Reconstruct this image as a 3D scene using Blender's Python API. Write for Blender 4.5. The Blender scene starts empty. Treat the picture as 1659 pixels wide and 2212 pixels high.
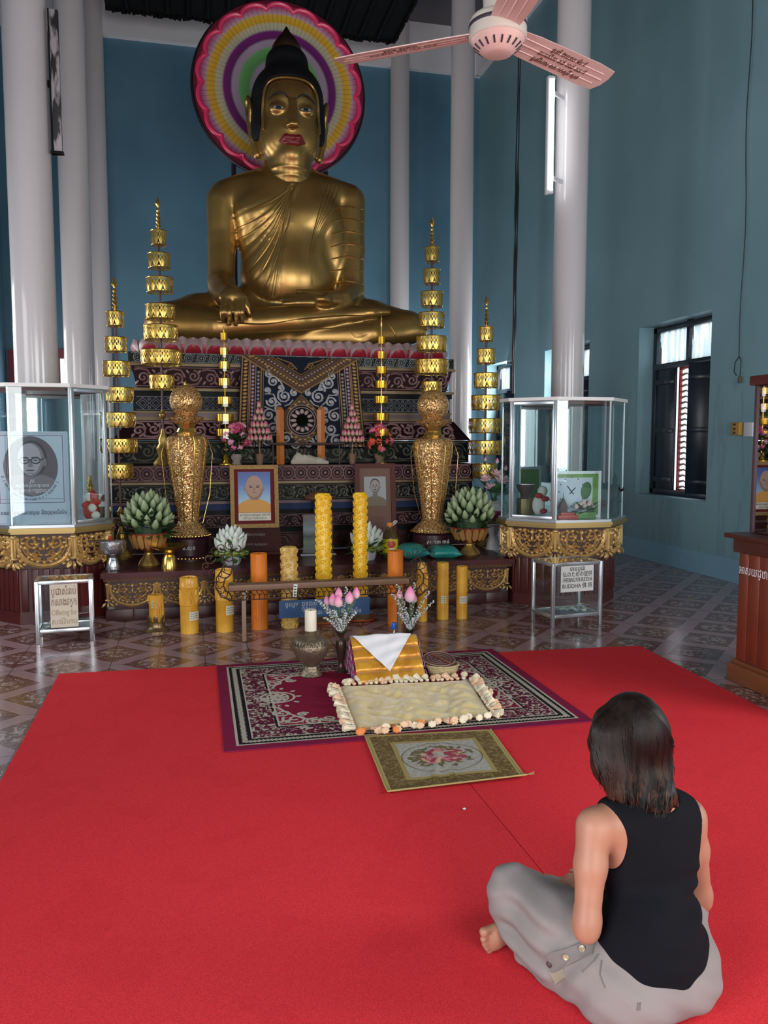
import bpy, bmesh, math, random
import numpy as np
from mathutils import Vector, Matrix
random.seed(7)
PI = math.pi
C = bpy.context.scene.collection
scene = bpy.context.scene

# ------------------------------------------------------------------ camera
F, CX, CY, EYE = 1760.0, 829.5, 1106.0, 1.55
YAW, PITCH = math.radians(13.5106), math.radians(5.0006)
FW = np.array([math.sin(YAW) * math.cos(PITCH), math.cos(YAW) * math.cos(PITCH), -math.sin(PITCH)])
RT = np.array([math.cos(YAW), -math.sin(YAW), 0.0])
UP = np.cross(RT, FW)
cam = bpy.data.cameras.new('camera')
camo = bpy.data.objects.new('camera', cam); C.objects.link(camo)
cam.sensor_fit = 'VERTICAL'; cam.sensor_height = 36.0; cam.lens = 36.0 * F / 2212.0
cam.clip_start = 0.05; cam.clip_end = 100
camo.matrix_world = Matrix(((RT[0], UP[0], -FW[0], 0), (RT[1], UP[1], -FW[1], 0), (RT[2], UP[2], -FW[2], EYE), (0, 0, 0, 1)))
scene.camera = camo

# ------------------------------------------------------------------ light and exposure
vs = scene.view_settings
vs.view_transform = 'Standard'; vs.look = 'None'; vs.gamma = 1.0; vs.use_curve_mapping = False
vs.exposure = 0.15
world = bpy.data.worlds.new('world'); scene.world = world; world.use_nodes = True
world.node_tree.nodes['Background'].inputs[0].default_value = (0.80, 0.90, 1.0, 1)
world.node_tree.nodes['Background'].inputs[1].default_value = 1.3

def area(name, loc, target, sx, sy, power, col=(1, 1, 1), spread=180):
    l = bpy.data.lights.new(name, 'AREA'); l.shape = 'RECTANGLE'; l.size = sx; l.size_y = sy
    l.energy = power; l.color = col; l.spread = math.radians(spread)
    o = bpy.data.objects.new(name, l); C.objects.link(o); o.location = loc
    o.rotation_euler = (Vector(target) - Vector(loc)).to_track_quat('-Z', 'Y').to_euler()
    return o
# daylight through the open doors behind the viewer and the tall windows at right; left wall lights are added
area('door_and_fill_light', (1.8, -4.6, 2.1), (1.5, 4.0, 0.7), 4.0, 3.6, 340, (1.0, 0.96, 0.92))
area('window_and_fill_light', (5.78, 0.85, 2.25), (1.2, 2.6, 0.4), 2.0, 2.5, 165, (0.97, 0.98, 1.0))
area('window_and_fill_light', (5.75, 11.9, 2.2), (1.2, 15.0, 3.2), 1.4, 2.0, 60, (0.94, 0.97, 1.0))
area('window_and_fill_light', (5.75, 14.7, 2.2), (1.2, 16.5, 3.2), 1.2, 2.0, 50, (0.94, 0.97, 1.0))
area('door_and_fill_light', (-3.12, -1.0, 1.8), (5.6, -1.0, 1.7), 3.3, 3.3, 300, (0.95, 0.98, 1.0))  # added light in an unseen left doorway, brightens the right wall
for _y, _p in ((6.2, 38), (9.6, 66), (13.2, 50)): area('window_and_fill_light', (-3.12, _y, 2.2), (5.6, _y + 0.6, 2.6), 1.5, 2.2, _p, (1.0, 0.97, 0.95))  # added fill lights in unseen left windows, lift the deep end of the hall
area('door_and_fill_light', (-2.4, 15.9, 1.6), (-1.6, 8.0, 1.4), 0.7, 3.0, 30, (0.92, 0.96, 1.0))

# ------------------------------------------------------------------ helpers: picture measure -> place
def ray(px, py): return FW + RT * (px - CX) / F - UP * (py - CY) / F
def P(px, py, Y):
    d = ray(px, py); t = Y / d[1]
    return Vector((d[0] * t, Y, EYE + d[2] * t))
def G(px, py, z=0.0):
    d = ray(px, py); t = (z - EYE) / d[2]
    return Vector((d[0] * t, d[1] * t, z))
def PX(px, py, X):
    d = ray(px, py); t = X / d[0]
    return Vector((X, d[1] * t, EYE + d[2] * t))
def L(n, px, py, Y):                 # length of n picture units at depth Y
    return n * (Y / ray(px, py)[1]) / F

# ------------------------------------------------------------------ helpers: materials
MATS = {}
def nodes_of(m): return m.node_tree.nodes, m.node_tree.links
def mat(name, col, rough=0.5, metal=0.0, spec=0.5, bump=0.0, bscale=40.0, var=0.0, vscale=6.0, emit=0.0, sheen=0.0, coat=0.0):
    if name in MATS: return MATS[name]
    m = bpy.data.materials.new(name); m.use_nodes = True; N, K = nodes_of(m)
    b = N['Principled BSDF']
    b.inputs['Base Color'].default_value = (*col, 1); b.inputs['Roughness'].default_value = rough
    b.inputs['Metallic'].default_value = metal; b.inputs['Specular IOR Level'].default_value = spec
    if coat: b.inputs['Coat Weight'].default_value = coat
    if sheen: b.inputs['Sheen Weight'].default_value = sheen
    if emit:
        b.inputs['Emission Color'].default_value = (*col, 1); b.inputs['Emission Strength'].default_value = emit
    tc = N.new('ShaderNodeTexCoord')
    if var:
        n = N.new('ShaderNodeTexNoise'); n.inputs['Scale'].default_value = vscale; n.inputs['Detail'].default_value = 4
        K.new(tc.outputs['Object'], n.inputs['Vector'])
        mx = N.new('ShaderNodeMix'); mx.data_type = 'RGBA'
        K.new(n.outputs[0], mx.inputs[0])
        mx.inputs[6].default_value = (*[c * (1 - var) for c in col], 1); mx.inputs[7].default_value = (*[min(1, c * (1 + var)) for c in col], 1)
        K.new(mx.outputs[2], b.inputs['Base Color'])
    if bump:
        n = N.new('ShaderNodeTexNoise'); n.inputs['Scale'].default_value = bscale; n.inputs['Detail'].default_value = 3
        K.new(tc.outputs['Object'], n.inputs['Vector'])
        bp = N.new('ShaderNodeBump'); bp.inputs['Strength'].default_value = bump; bp.inputs['Distance'].default_value = 0.01
        K.new(n.outputs[0], bp.inputs['Height']); K.new(bp.outputs[0], b.inputs['Normal'])
    MATS[name] = m
    return m
class NB:                            # short node-graph builder for scalar maths
    def __init__(s, name):
        s.m = bpy.data.materials.new(name); s.m.use_nodes = True; s.N, s.K = nodes_of(s.m)
        s.b = s.N['Principled BSDF']; s.tc = s.N.new('ShaderNodeTexCoord'); MATS[name] = s.m
    def xyz(s, out='Object'):
        n = s.N.new('ShaderNodeSeparateXYZ'); s.K.new(s.tc.outputs[out], n.inputs[0]); return n.outputs[0], n.outputs[1], n.outputs[2]
    def put(s, sock, v):
        if hasattr(v, 'is_linked') or hasattr(v, 'links'): s.K.new(v, sock)
        elif isinstance(v, tuple): sock.default_value = (*v, 1) if len(v) == 3 else v
        else: sock.default_value = v
    def m_(s, op, a, b=0.0, c=0.0):
        n = s.N.new('ShaderNodeMath'); n.operation = op
        for i, v in enumerate((a, b, c)): s.put(n.inputs[i], v)
        return n.outputs[0]
    def mix(s, f, a, b):
        n = s.N.new('ShaderNodeMix'); n.data_type = 'RGBA'
        s.put(n.inputs[0], f); s.put(n.inputs[6], a); s.put(n.inputs[7], b); return n.outputs[2]
    def noise(s, scale, detail=3, vec=None, dist=0.0):
        n = s.N.new('ShaderNodeTexNoise'); n.inputs['Scale'].default_value = scale; n.inputs['Detail'].default_value = detail; n.inputs['Distortion'].default_value = dist
        s.K.new(vec if vec else s.tc.outputs['Object'], n.inputs['Vector']); return n.outputs[0]
    def vor(s, scale, out='Distance', feature='F1', vec=None):
        n = s.N.new('ShaderNodeTexVoronoi'); n.feature = feature; n.inputs['Scale'].default_value = scale
        s.K.new(vec if vec else s.tc.outputs['Object'], n.inputs['Vector']); return n.outputs[out]
    def ramp(s, f, stops, interp='LINEAR'):
        n = s.N.new('ShaderNodeValToRGB'); n.color_ramp.interpolation = interp; r = n.color_ramp.elements
        while len(r) < len(stops): r.new(0.5)
        for e, (p, c) in zip(r, stops): e.position = p; e.color = (*c, 1)
        s.put(n.inputs[0], f); return n.outputs[0]
    def bump(s, h, strength=0.5, dist=0.01):
        n = s.N.new('ShaderNodeBump'); n.inputs['Strength'].default_value = strength; n.inputs['Distance'].default_value = dist
        s.K.new(h, n.inputs['Height']); s.K.new(n.outputs[0], s.b.inputs['Normal'])
    def done(s, col, rough=0.5, metal=0.0, spec=0.5):
        s.put(s.b.inputs['Base Color'], col); s.put(s.b.inputs['Roughness'], rough); s.put(s.b.inputs['Metallic'], metal)
        s.b.inputs['Specular IOR Level'].default_value = spec; return s.m

# ------------------------------------------------------------------ helpers: meshes
def link_mesh(name, me, m, parent=None, smooth=True):
    for x in (m if isinstance(m, (list, tuple)) else [m]): me.materials.append(x)
    if smooth: me.shade_smooth() if hasattr(me, 'shade_smooth') else [setattr(p, 'use_smooth', True) for p in me.polygons]
    o = bpy.data.objects.new(name, me); C.objects.link(o)
    if parent is not None: o.parent = parent
    return o
class MB:
    """collects shapes (in the coordinates of the thing they belong to) and links them as ONE mesh object"""
    def __init__(s): s.v = []; s.f = []; s.mi = []; s.cur = 0
    def add(s, vs, fs):
        o = len(s.v); s.v += [tuple(v) for v in vs]; s.f += [[i + o for i in f] for f in fs]; s.mi += [s.cur] * len(fs); return s
    def box(s, c, d, rz=0.0, ry=0.0, rx=0.0, bev=0.0):
        bm = bmesh.new(); bmesh.ops.create_cube(bm, size=1)
        for v in bm.verts: v.co = Vector((v.co.x * d[0], v.co.y * d[1], v.co.z * d[2]))
        if bev: bmesh.ops.bevel(bm, geom=bm.edges[:], offset=bev, segments=2, affect='EDGES', profile=0.5)
        M = Matrix.Translation(c) @ Matrix.Rotation(rz, 4, 'Z') @ Matrix.Rotation(ry, 4, 'Y') @ Matrix.Rotation(rx, 4, 'X')
        bm.verts.index_update(); s.add([M @ v.co for v in bm.verts], [[v.index for v in f.verts] for f in bm.faces]); bm.free(); return s
    def lathe(s, prof, n=32, c=(0, 0, 0), sx=1.0, sy=1.0, lob=0, lobd=0.0, cap=True):
        vs, fs = [], []
        for r, z in prof:
            for k in range(n):
                a = 2 * PI * k / n; q = r * (1 + (lobd * abs(math.cos(lob * a / 2)) if lob else 0))
                vs.append((c[0] + q * math.cos(a) * sx, c[1] + q * math.sin(a) * sy, c[2] + z))
        for i in range(len(prof) - 1):
            for k in range(n): fs.append([i * n + k, i * n + (k + 1) % n, (i + 1) * n + (k + 1) % n, (i + 1) * n + k])
        if cap:
            fs.append(list(range(n))[::-1]); fs.append([(len(prof) - 1) * n + k for k in range(n)])
        return s.add(vs, fs)
    def tube(s, pts, r, n=8, closed=False, cap=True):
        pts = [Vector(p) for p in pts]; m = len(pts); vs, fs = [], []
        rr = r if isinstance(r, (list, tuple)) else [r] * m
        up = Vector((0, 0, 1)); prev = None
        for i, p in enumerate(pts):
            a = pts[(i - 1) % m] if (closed or i > 0) else p; b = pts[(i + 1) % m] if (closed or i < m - 1) else p
            t = (b - a).normalized() if (b - a).length > 1e-9 else Vector((0, 0, 1))
            if prev is None: x = t.cross(up) if abs(t.z) < 0.95 else t.cross(Vector((1, 0, 0)))
            else: x = prev - t * prev.dot(t)
            x = x.normalized() if x.length > 1e-9 else Vector((1, 0, 0)); prev = x; y = t.cross(x)
            for k in range(n):
                q = 2 * PI * k / n; vs.append(p + (x * math.cos(q) + y * math.sin(q)) * rr[i])
        for i in range(m if closed else m - 1):
            j = (i + 1) % m
            for k in range(n): fs.append([i * n + k, i * n + (k + 1) % n, j * n + (k + 1) % n, j * n + k])
        if cap and not closed: fs += [list(range(n))[::-1], [(m - 1) * n + k for k in range(n)]]
        return s.add(vs, fs)
    def ball(s, c, r, seg=12, rings=8, M=None):
        vs, fs = [], []; r = r if isinstance(r, (tuple, list)) else (r, r, r)
        for i in range(rings + 1):
            t = PI * i / rings
            for k in range(seg):
                a = 2 * PI * k / seg; v = Vector((r[0] * math.sin(t) * math.cos(a), r[1] * math.sin(t) * math.sin(a), r[2] * math.cos(t)))
                if M is not None: v = M @ v
                vs.append(v + Vector(c))
        for i in range(rings):
            for k in range(seg): fs.append([i * seg + k, (i + 1) * seg + k, (i + 1) * seg + (k + 1) % seg, i * seg + (k + 1) % seg])
        return s.add(vs, fs)
    def prism(s, poly, z0, z1):      # upright prism over an xy polygon (anticlockwise)
        n = len(poly); vs = [(x, y, z0) for x, y in poly] + [(x, y, z1) for x, y in poly]
        return s.add(vs, [list(range(n))[::-1], [n + i for i in range(n)]] + [[i, (i + 1) % n, n + (i + 1) % n, n + i] for i in range(n)])
    def slab(s, poly, fn, h0, h1):   # polygon in (u, v), thickness h0..h1, mapped by fn(u, v, h)
        n = len(poly); vs = [fn(u, v, h0) for u, v in poly] + [fn(u, v, h1) for u, v in poly]
        return s.add(vs, [list(range(n))[::-1], [n + i for i in range(n)]] + [[i, (i + 1) % n, n + (i + 1) % n, n + i] for i in range(n)])
    def ridge(s, pts, w, h, fn, closed=False, base=0.0):   # raised line along (u, v) points
        m = len(pts); vs, fs = [], []
        for i, (u, v) in enumerate(pts):
            a = pts[(i - 1) % m] if (closed or i > 0) else pts[i]; b = pts[(i + 1) % m] if (closed or i < m - 1) else pts[i]
            dx, dy = b[0] - a[0], b[1] - a[1]; l = math.hypot(dx, dy) or 1; nx, ny = -dy / l, dx / l
            ww = w[i] if isinstance(w, (list, tuple)) else w
            vs += [fn(u - nx * ww / 2, v - ny * ww / 2, base), fn(u, v, base + h), fn(u + nx * ww / 2, v + ny * ww / 2, base)]
        for i in range(m if closed else m - 1):
            j = (i + 1) % m
            fs += [[3 * i, 3 * j, 3 * j + 1, 3 * i + 1], [3 * i + 1, 3 * j + 1, 3 * j + 2, 3 * i + 2]]
        return s.add(vs, fs)
    def blob(s, u, v, ru, rv, h, fn, rot=0.0, n=8, tip=0.0):   # raised bead or leaf in (u, v)
        vs = [fn(u, v, h)]; cr, sr = math.cos(rot), math.sin(rot)
        for q, hh in ((0.6, 0.75), (1.0, 0.0)):
            for k in range(n):
                a = 2 * PI * k / n; x, y = ru * q * math.cos(a), rv * q * math.sin(a)
                if tip: x *= 1 - tip * max(0, y / rv) if rv else 1
                vs.append(fn(u + x * cr - y * sr, v + x * sr + y * cr, h * hh))
        fs = [[0, 1 + k, 1 + (k + 1) % n] for k in range(n)] + [[1 + k, 1 + n + k, 1 + n + (k + 1) % n, 1 + (k + 1) % n] for k in range(n)]
        return s.add(vs, fs)
    def grid(s, fn, nu, nv):         # fn(u, v) with u, v in 0..1
        vs = [fn(i / nu, j / nv) for j in range(nv + 1) for i in range(nu + 1)]
        return s.add(vs, [[j * (nu + 1) + i, j * (nu + 1) + i + 1, (j + 1) * (nu + 1) + i + 1, (j + 1) * (nu + 1) + i] for j in range(nv) for i in range(nu)])
    def build(s, name, m, parent=None, smooth=True, angle=40, loc=None):
        me = bpy.data.meshes.new(name)
        o = Vector(loc) if loc is not None else Vector((0, 0, 0))
        me.from_pydata([tuple(Vector(v) - o) for v in s.v] if loc is not None else s.v, [], s.f); me.update()
        if s.cur: me.polygons.foreach_set('material_index', s.mi)
        ob = link_mesh(name, me, m, parent, smooth)
        if smooth and angle < 180: me.set_sharp_from_angle(angle=math.radians(angle))
        if loc is not None: ob.location = o
        return ob
def spiral(cx, cy, r, turns=1.6, a0=0.0, d=1, n=20, r1=0.12):
    return [(cx + r * (1 - (1 - r1) * i / n) * math.cos(a0 + d * 2 * PI * turns * i / n), cy + r * (1 - (1 - r1) * i / n) * math.sin(a0 + d * 2 * PI * turns * i / n)) for i in range(n + 1)]
def circ(cx, cy, r, n=16, a0=0.0): return [(cx + r * math.cos(a0 + 2 * PI * i / n), cy + r * math.sin(a0 + 2 * PI * i / n)) for i in range(n)]
def plane_fn(o, u, v, n):            # map (a, b, h) -> o + a u + b v + h n
    o, u, v, n = Vector(o), Vector(u), Vector(v), Vector(n)
    return lambda a, b, h: o + u * a + v * b + n * h

def tag(o, label, cat, group=None):
    o['label'] = label; o['category'] = cat
    if group: o['group'] = group
    return o
def thing(name, label, cat, loc=(0, 0, 0), rz=0.0, group=None):
    o = bpy.data.objects.new(name, None); C.objects.link(o); o.location = loc; o.rotation_euler = (0, 0, rz); o.empty_display_size = 0.05
    return tag(o, label, cat, group)
def struct(o): o['kind'] = 'structure'; return o
def copy_tree(o, parent=None):
    c = o.copy(); C.objects.link(c)
    if parent is not None: c.parent = parent
    for ch in o.children: copy_tree(ch, c)
    return c
def text(name, body, size, m, parent, o, u, v, extr=0.0006, align='CENTER', wmax=None):
    """flat lettering: origin o, reading direction u, up direction v"""
    cu = bpy.data.curves.new(name, 'FONT'); cu.body = body; cu.size = size; cu.extrude = extr; cu.align_x = align; cu.align_y = 'CENTER'; cu.resolution_u = 2
    t = bpy.data.objects.new(name, cu); C.objects.link(t); bpy.context.view_layer.update()
    me = bpy.data.meshes.new_from_object(t.evaluated_get(bpy.context.evaluated_depsgraph_get()))
    bpy.data.objects.remove(t)
    u = Vector(u).normalized(); v = Vector(v).normalized(); n = u.cross(v)
    xs = [q.co.x for q in me.vertices] or [0]
    k = min(1.0, wmax / (max(xs) - min(xs))) if wmax and max(xs) > min(xs) else 1.0
    for q in me.vertices: q.co = Vector(o) + u * q.co.x * k + v * q.co.y + n * (q.co.z + extr)
    me.materials.clear()
    return link_mesh(name, me, m, parent, False)

# ------------------------------------------------------------------ helpers: one continuous surface from blended limbs
class Body:
    def __init__(s, lo, hi, h):
        s.lo = np.array(lo, float); s.h = h; s.n = np.ceil((np.array(hi) - s.lo) / h).astype(int) + 1
        s.d = np.full(s.n, 1.0, np.float32)
    def _box(s, lo, hi, pad):
        a = np.clip(np.floor((np.array(lo) - pad - s.lo) / s.h).astype(int), 0, s.n); b = np.clip(np.ceil((np.array(hi) + pad - s.lo) / s.h).astype(int) + 1, 0, s.n)
        sl = tuple(slice(a[i], b[i]) for i in range(3))
        ax = [s.lo[i] + s.h * np.arange(a[i], b[i], dtype=np.float32) for i in range(3)]
        return sl, np.meshgrid(*ax, indexing='ij')
    def _put(s, sl, q, k, mode):
        a = s.d[sl]
        if mode == 'sub': q = -q; h = np.maximum(k - np.abs(a - q), 0) / max(k, 1e-6); s.d[sl] = np.maximum(a, q) + h * h * k * 0.25
        else: h = np.maximum(k - np.abs(a - q), 0) / max(k, 1e-6); s.d[sl] = np.minimum(a, q) - h * h * k * 0.25
    def cone(s, a, b, ra, rb, k=0.02, mode='add'):
        a = np.array(a, float); b = np.array(b, float); R = max(ra, rb)
        sl, (X, Y, Z) = s._box(np.minimum(a, b) - R, np.maximum(a, b) + R, k + 3 * s.h)
        if X.size == 0: return s
        ba = b - a; l2 = max(float(ba @ ba), 1e-9)
        t = np.clip(((X - a[0]) * ba[0] + (Y - a[1]) * ba[1] + (Z - a[2]) * ba[2]) / l2, 0, 1)
        q = np.sqrt((X - a[0] - ba[0] * t) ** 2 + (Y - a[1] - ba[1] * t) ** 2 + (Z - a[2] - ba[2] * t) ** 2) - (ra + (rb - ra) * t)
        s._put(sl, q.astype(np.float32), k, mode); return s
    def chain(s, pts, rs, k=0.02):
        for i in range(len(pts) - 1): s.cone(pts[i], pts[i + 1], rs[i], rs[i + 1], k)
        return s
    def ell(s, c, r, k=0.02, rz=0.0, rx=0.0, ry=0.0, mode='add'):
        c = np.array(c, float); r = np.array(r, float) if not np.isscalar(r) else np.array([r] * 3); R = r.max()
        sl, (X, Y, Z) = s._box(c - R, c + R, k + 3 * s.h)
        if X.size == 0: return s
        M = np.array((Matrix.Rotation(rz, 3, 'Z') @ Matrix.Rotation(ry, 3, 'Y') @ Matrix.Rotation(rx, 3, 'X')).transposed())
        D = np.stack([X - c[0], Y - c[1], Z - c[2]], -1) @ M.T.astype(np.float32)
        k0 = np.linalg.norm(D / r, axis=-1); k1 = np.linalg.norm(D / (r * r), axis=-1) + 1e-9
        s._put(sl, (k0 * (k0 - 1) / k1).astype(np.float32), k, mode); return s
    def axes(s):
        return np.meshgrid(*[s.lo[i] + s.h * np.arange(s.n[i], dtype=np.float32) for i in range(3)], indexing='ij')
    def mesh(s, name, m, parent=None, smooth=1):
        d = s.d; n = d.shape; ins = d < 0
        c = np.zeros([k - 1 for k in n], np.int8)
        for i in (0, 1):
            for j in (0, 1):
                for k in (0, 1): c += ins[i:n[0] - 1 + i, j:n[1] - 1 + j, k:n[2] - 1 + k]
        act = (c > 0) & (c < 8); idx = np.full(act.shape, -1, np.int64); cells = np.argwhere(act); idx[act] = np.arange(len(cells))
        acc = np.zeros((len(cells), 3)); cnt = np.zeros(len(cells))
        cor = [(i, j, k) for i in (0, 1) for j in (0, 1) for k in (0, 1)]
        for p in cor:
            for ax in range(3):
                if p[ax]: continue
                q = list(p); q[ax] = 1
                A = d[cells[:, 0] + p[0], cells[:, 1] + p[1], cells[:, 2] + p[2]]; B = d[cells[:, 0] + q[0], cells[:, 1] + q[1], cells[:, 2] + q[2]]
                x = (A < 0) != (B < 0); t = np.where(x, A / np.where(A == B, 1, A - B), 0)
                pt = np.tile(np.array(p, float), (len(cells), 1)); pt[:, ax] += t
                acc[x] += pt[x]; cnt[x] += 1
        V = s.lo + s.h * (cells + acc / cnt[:, None]); Q = []
        for ax in range(3):
            o1, o2 = [(1, 2), (2, 0), (0, 1)][ax]
            sl0 = [slice(None)] * 3; sl1 = [slice(None)] * 3; sl0[ax] = slice(0, -1); sl1[ax] = slice(1, None)
            x = ins[tuple(sl0)] != ins[tuple(sl1)]; e = np.argwhere(x)
            e = e[(e[:, o1] > 0) & (e[:, o2] > 0) & (e[:, o1] < n[o1] - 1) & (e[:, o2] < n[o2] - 1)]
            if not len(e): continue
            def at(a, b):
                g = e.copy(); g[:, o1] -= a; g[:, o2] -= b; return idx[g[:, 0], g[:, 1], g[:, 2]]
            q = np.stack([at(1, 1), at(0, 1), at(0, 0), at(1, 0)], 1)
            inside = ins[e[:, 0], e[:, 1], e[:, 2]]; q[~inside] = q[~inside][:, ::-1]; Q.append(q)
        Q = np.concatenate(Q)
        E = np.concatenate([Q[:, [0, 1]], Q[:, [1, 2]], Q[:, [2, 3]], Q[:, [3, 0]]])
        for _ in range(smooth):
            S = np.zeros_like(V); W = np.zeros(len(V))
            np.add.at(S, E[:, 0], V[E[:, 1]]); np.add.at(W, E[:, 0], 1)
            V = 0.5 * V + 0.5 * S / np.maximum(W, 1)[:, None]
        s.V = V
        me = bpy.data.meshes.new(name); me.from_pydata(V.tolist(), [], Q.tolist()); me.update()
        return link_mesh(name, me, m, parent)
# ------------------------------------------------------------------ the room
WX, WL, WB, HZ = 5.8, -3.14, 16.0, 9.6
def wall_mat(name, lo, hi, dark):
    n = NB(name)
    a = n.noise(0.9, 5); c = n.ramp(a, [(0.3, lo), (0.7, hi)])
    mp = n.N.new('ShaderNodeMapping'); mp.inputs['Scale'].default_value = (5, 5, 0.5); n.K.new(n.tc.outputs['Object'], mp.inputs[0])
    s = n.noise(1.6, 6, mp.outputs[0], 0.4); x, y, z = n.xyz()
    low = n.m_('MULTIPLY', n.m_('SMOOTHSTEP', z, 2.6, 0.2) if False else n.m_('LESS_THAN', z, 2.2), n.m_('MULTIPLY', n.m_('GREATER_THAN', s, 0.58), 0.35))
    c = n.mix(low, c, dark); n.bump(n.noise(60, 3), 0.08)
    return n.done(c, 0.42, 0, 0.35)
MWR = wall_mat('painted_wall', (0.18, 0.31, 0.35), (0.22, 0.365, 0.41), (0.13, 0.25, 0.28))
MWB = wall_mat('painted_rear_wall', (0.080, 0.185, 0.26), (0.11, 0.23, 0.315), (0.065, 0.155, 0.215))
MWHITE = mat('white_plaster', (0.74, 0.72, 0.74), 0.45, var=0.06, vscale=1.3)
MCOL = mat('glossy_column_paint', (0.56, 0.525, 0.53), 0.14, var=0.05, vscale=1.2)
MDARK = mat('dark_timber', (0.006, 0.006, 0.006), 0.8, spec=0.2)
MNAVY = mat('dark_shutter_paint', (0.012, 0.018, 0.028), 0.25, var=0.5, vscale=5)
MREDF = mat('red_frame_paint', (0.55, 0.06, 0.05), 0.4)

def floor_mat():
    n = NB('patterned_tiles'); x, y, z = n.xyz(); T = 0.32
    def fr(v, p): return n.m_('FRACT', n.m_('DIVIDE', v, p))
    gx = n.m_('ABSOLUTE', n.m_('SUBTRACT', fr(n.m_('ADD', x, 20.07), T), 0.5)); gy = n.m_('ABSOLUTE', n.m_('SUBTRACT', fr(n.m_('ADD', y, 20.1), T), 0.5))
    grout = n.m_('GREATER_THAN', n.m_('MAXIMUM', gx, gy), 0.492)
    ux = n.m_('ADD', n.m_('ADD', x, 20.07), n.m_('ADD', y, 20.1)); vx = n.m_('SUBTRACT', n.m_('ADD', x, 20.07), n.m_('ADD', y, 20.1))
    du = n.m_('ABSOLUTE', n.m_('SUBTRACT', fr(ux, 2 * T), 0.5)); dv = n.m_('ABSOLUTE', n.m_('SUBTRACT', fr(vx, 2 * T), 0.5))
    e = n.m_('MAXIMUM', du, dv)
    band = n.m_('GREATER_THAN', e, 0.40); line = n.m_('LESS_THAN', n.m_('ABSOLUTE', n.m_('SUBTRACT', e, 0.395)), 0.012)
    r = n.m_('SQRT', n.m_('ADD', n.m_('POWER', du, 2), n.m_('POWER', dv, 2)))
    sp = n.m_('GREATER_THAN', n.noise(22, 4, None, 1.2), 0.535)
    med = n.m_('MULTIPLY', sp, n.m_('LESS_THAN', r, 0.30))
    edge = n.m_('MULTIPLY', n.m_('GREATER_THAN', n.noise(30, 4, None, 1.5), 0.56), n.m_('LESS_THAN', e, 0.39))
    inner = n.ramp(n.noise(2.2, 3), [(0.4, (0.125, 0.048, 0.048)), (0.6, (0.155, 0.068, 0.040))])
    c = n.mix(edge, inner, (0.22, 0.13, 0.13)); c = n.mix(med, c, (0.38, 0.29, 0.28))
    c = n.mix(line, c, (0.38, 0.25, 0.26)); c = n.mix(band, c, (0.32, 0.20, 0.215))
    c = n.mix(grout, c, (0.035, 0.02, 0.02))
    rough = n.m_('ADD', 0.10, n.m_('MULTIPLY', n.noise(3, 3), 0.14))
    return n.done(c, rough, 0, 0.6)
fl = MB(); fl.add([(WL, -5, 0), (WX, -5, 0), (WX, WB, 0), (WL, WB, 0)], [[0, 1, 2, 3]])
struct(fl.build('floor', floor_mat(), smooth=False))
# right wall with its window openings
WIN = [(8.25, 9.78, 0.85, 3.03), (11.15, 12.70, 0.85, 3.03), (14.0, 15.4, 0.85, 3.03), (5.35, 6.88, 0.85, 3.03), (2.45, 3.98, 0.85, 3.03)]
SIDE = [(-0.2, 1.9, 0.9, 3.6)]
def wall_with_holes(X, holes, name, m, y0=-5.0, y1=WB, out=0.3):
    b = MB(); hs = sorted(holes); ys = [y0] + [v for h in hs for v in h[:2]] + [y1]
    def slabx(a, c, z0, z1):
        b.box((X + out / 2, (a + c) / 2, (z0 + z1) / 2), (abs(out), c - a, z1 - z0))
    for i in range(0, len(ys), 2): slabx(ys[i], ys[i + 1], 0, HZ)
    for h in hs: slabx(h[0], h[1], 0, h[2]); slabx(h[0], h[1], h[3], HZ)
    return struct(b.build(name, m, smooth=False))
wall_with_holes(WX, WIN + SIDE, 'wall_right', MWR)
wall_with_holes(WL, [(-2.7, 0.7, 0.0, 3.5), (5.4, 7.0, 1.0, 3.4), (8.8, 10.4, 1.0, 3.4), (12.4, 14.0, 1.0, 3.4)], 'wall_left', MWB, out=-0.3)  # left openings are unseen, cut for the added lights
b = MB(); b.box((-1.67, -5.15, HZ / 2), (2.94, 0.3, HZ)); b.box((4.8, -5.15, HZ / 2), (2.0, 0.3, HZ)); b.box((1.8, -5.15, (4.0 + HZ) / 2), (4.0, 0.3, HZ - 4.0)); struct(b.build('wall_front', MWR, smooth=False))
DOORX0, DOORX1, DOORZ = P(33, 790, WB).x, P(152, 790, WB).x, P(135, 772, WB).z
b = MB()
b.box(((WL + DOORX0) / 2, WB + 0.15, HZ / 2), (DOORX0 - WL, 0.3, HZ)); b.box(((DOORX1 + WX) / 2, WB + 0.15, HZ / 2), (WX - DOORX1, 0.3, HZ))
b.box(((DOORX0 + DOORX1) / 2, WB + 0.15, (DOORZ + HZ) / 2), (DOORX1 - DOORX0, 0.3, HZ - DOORZ)); struct(b.build('wall_back', MWB, smooth=False))
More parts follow.
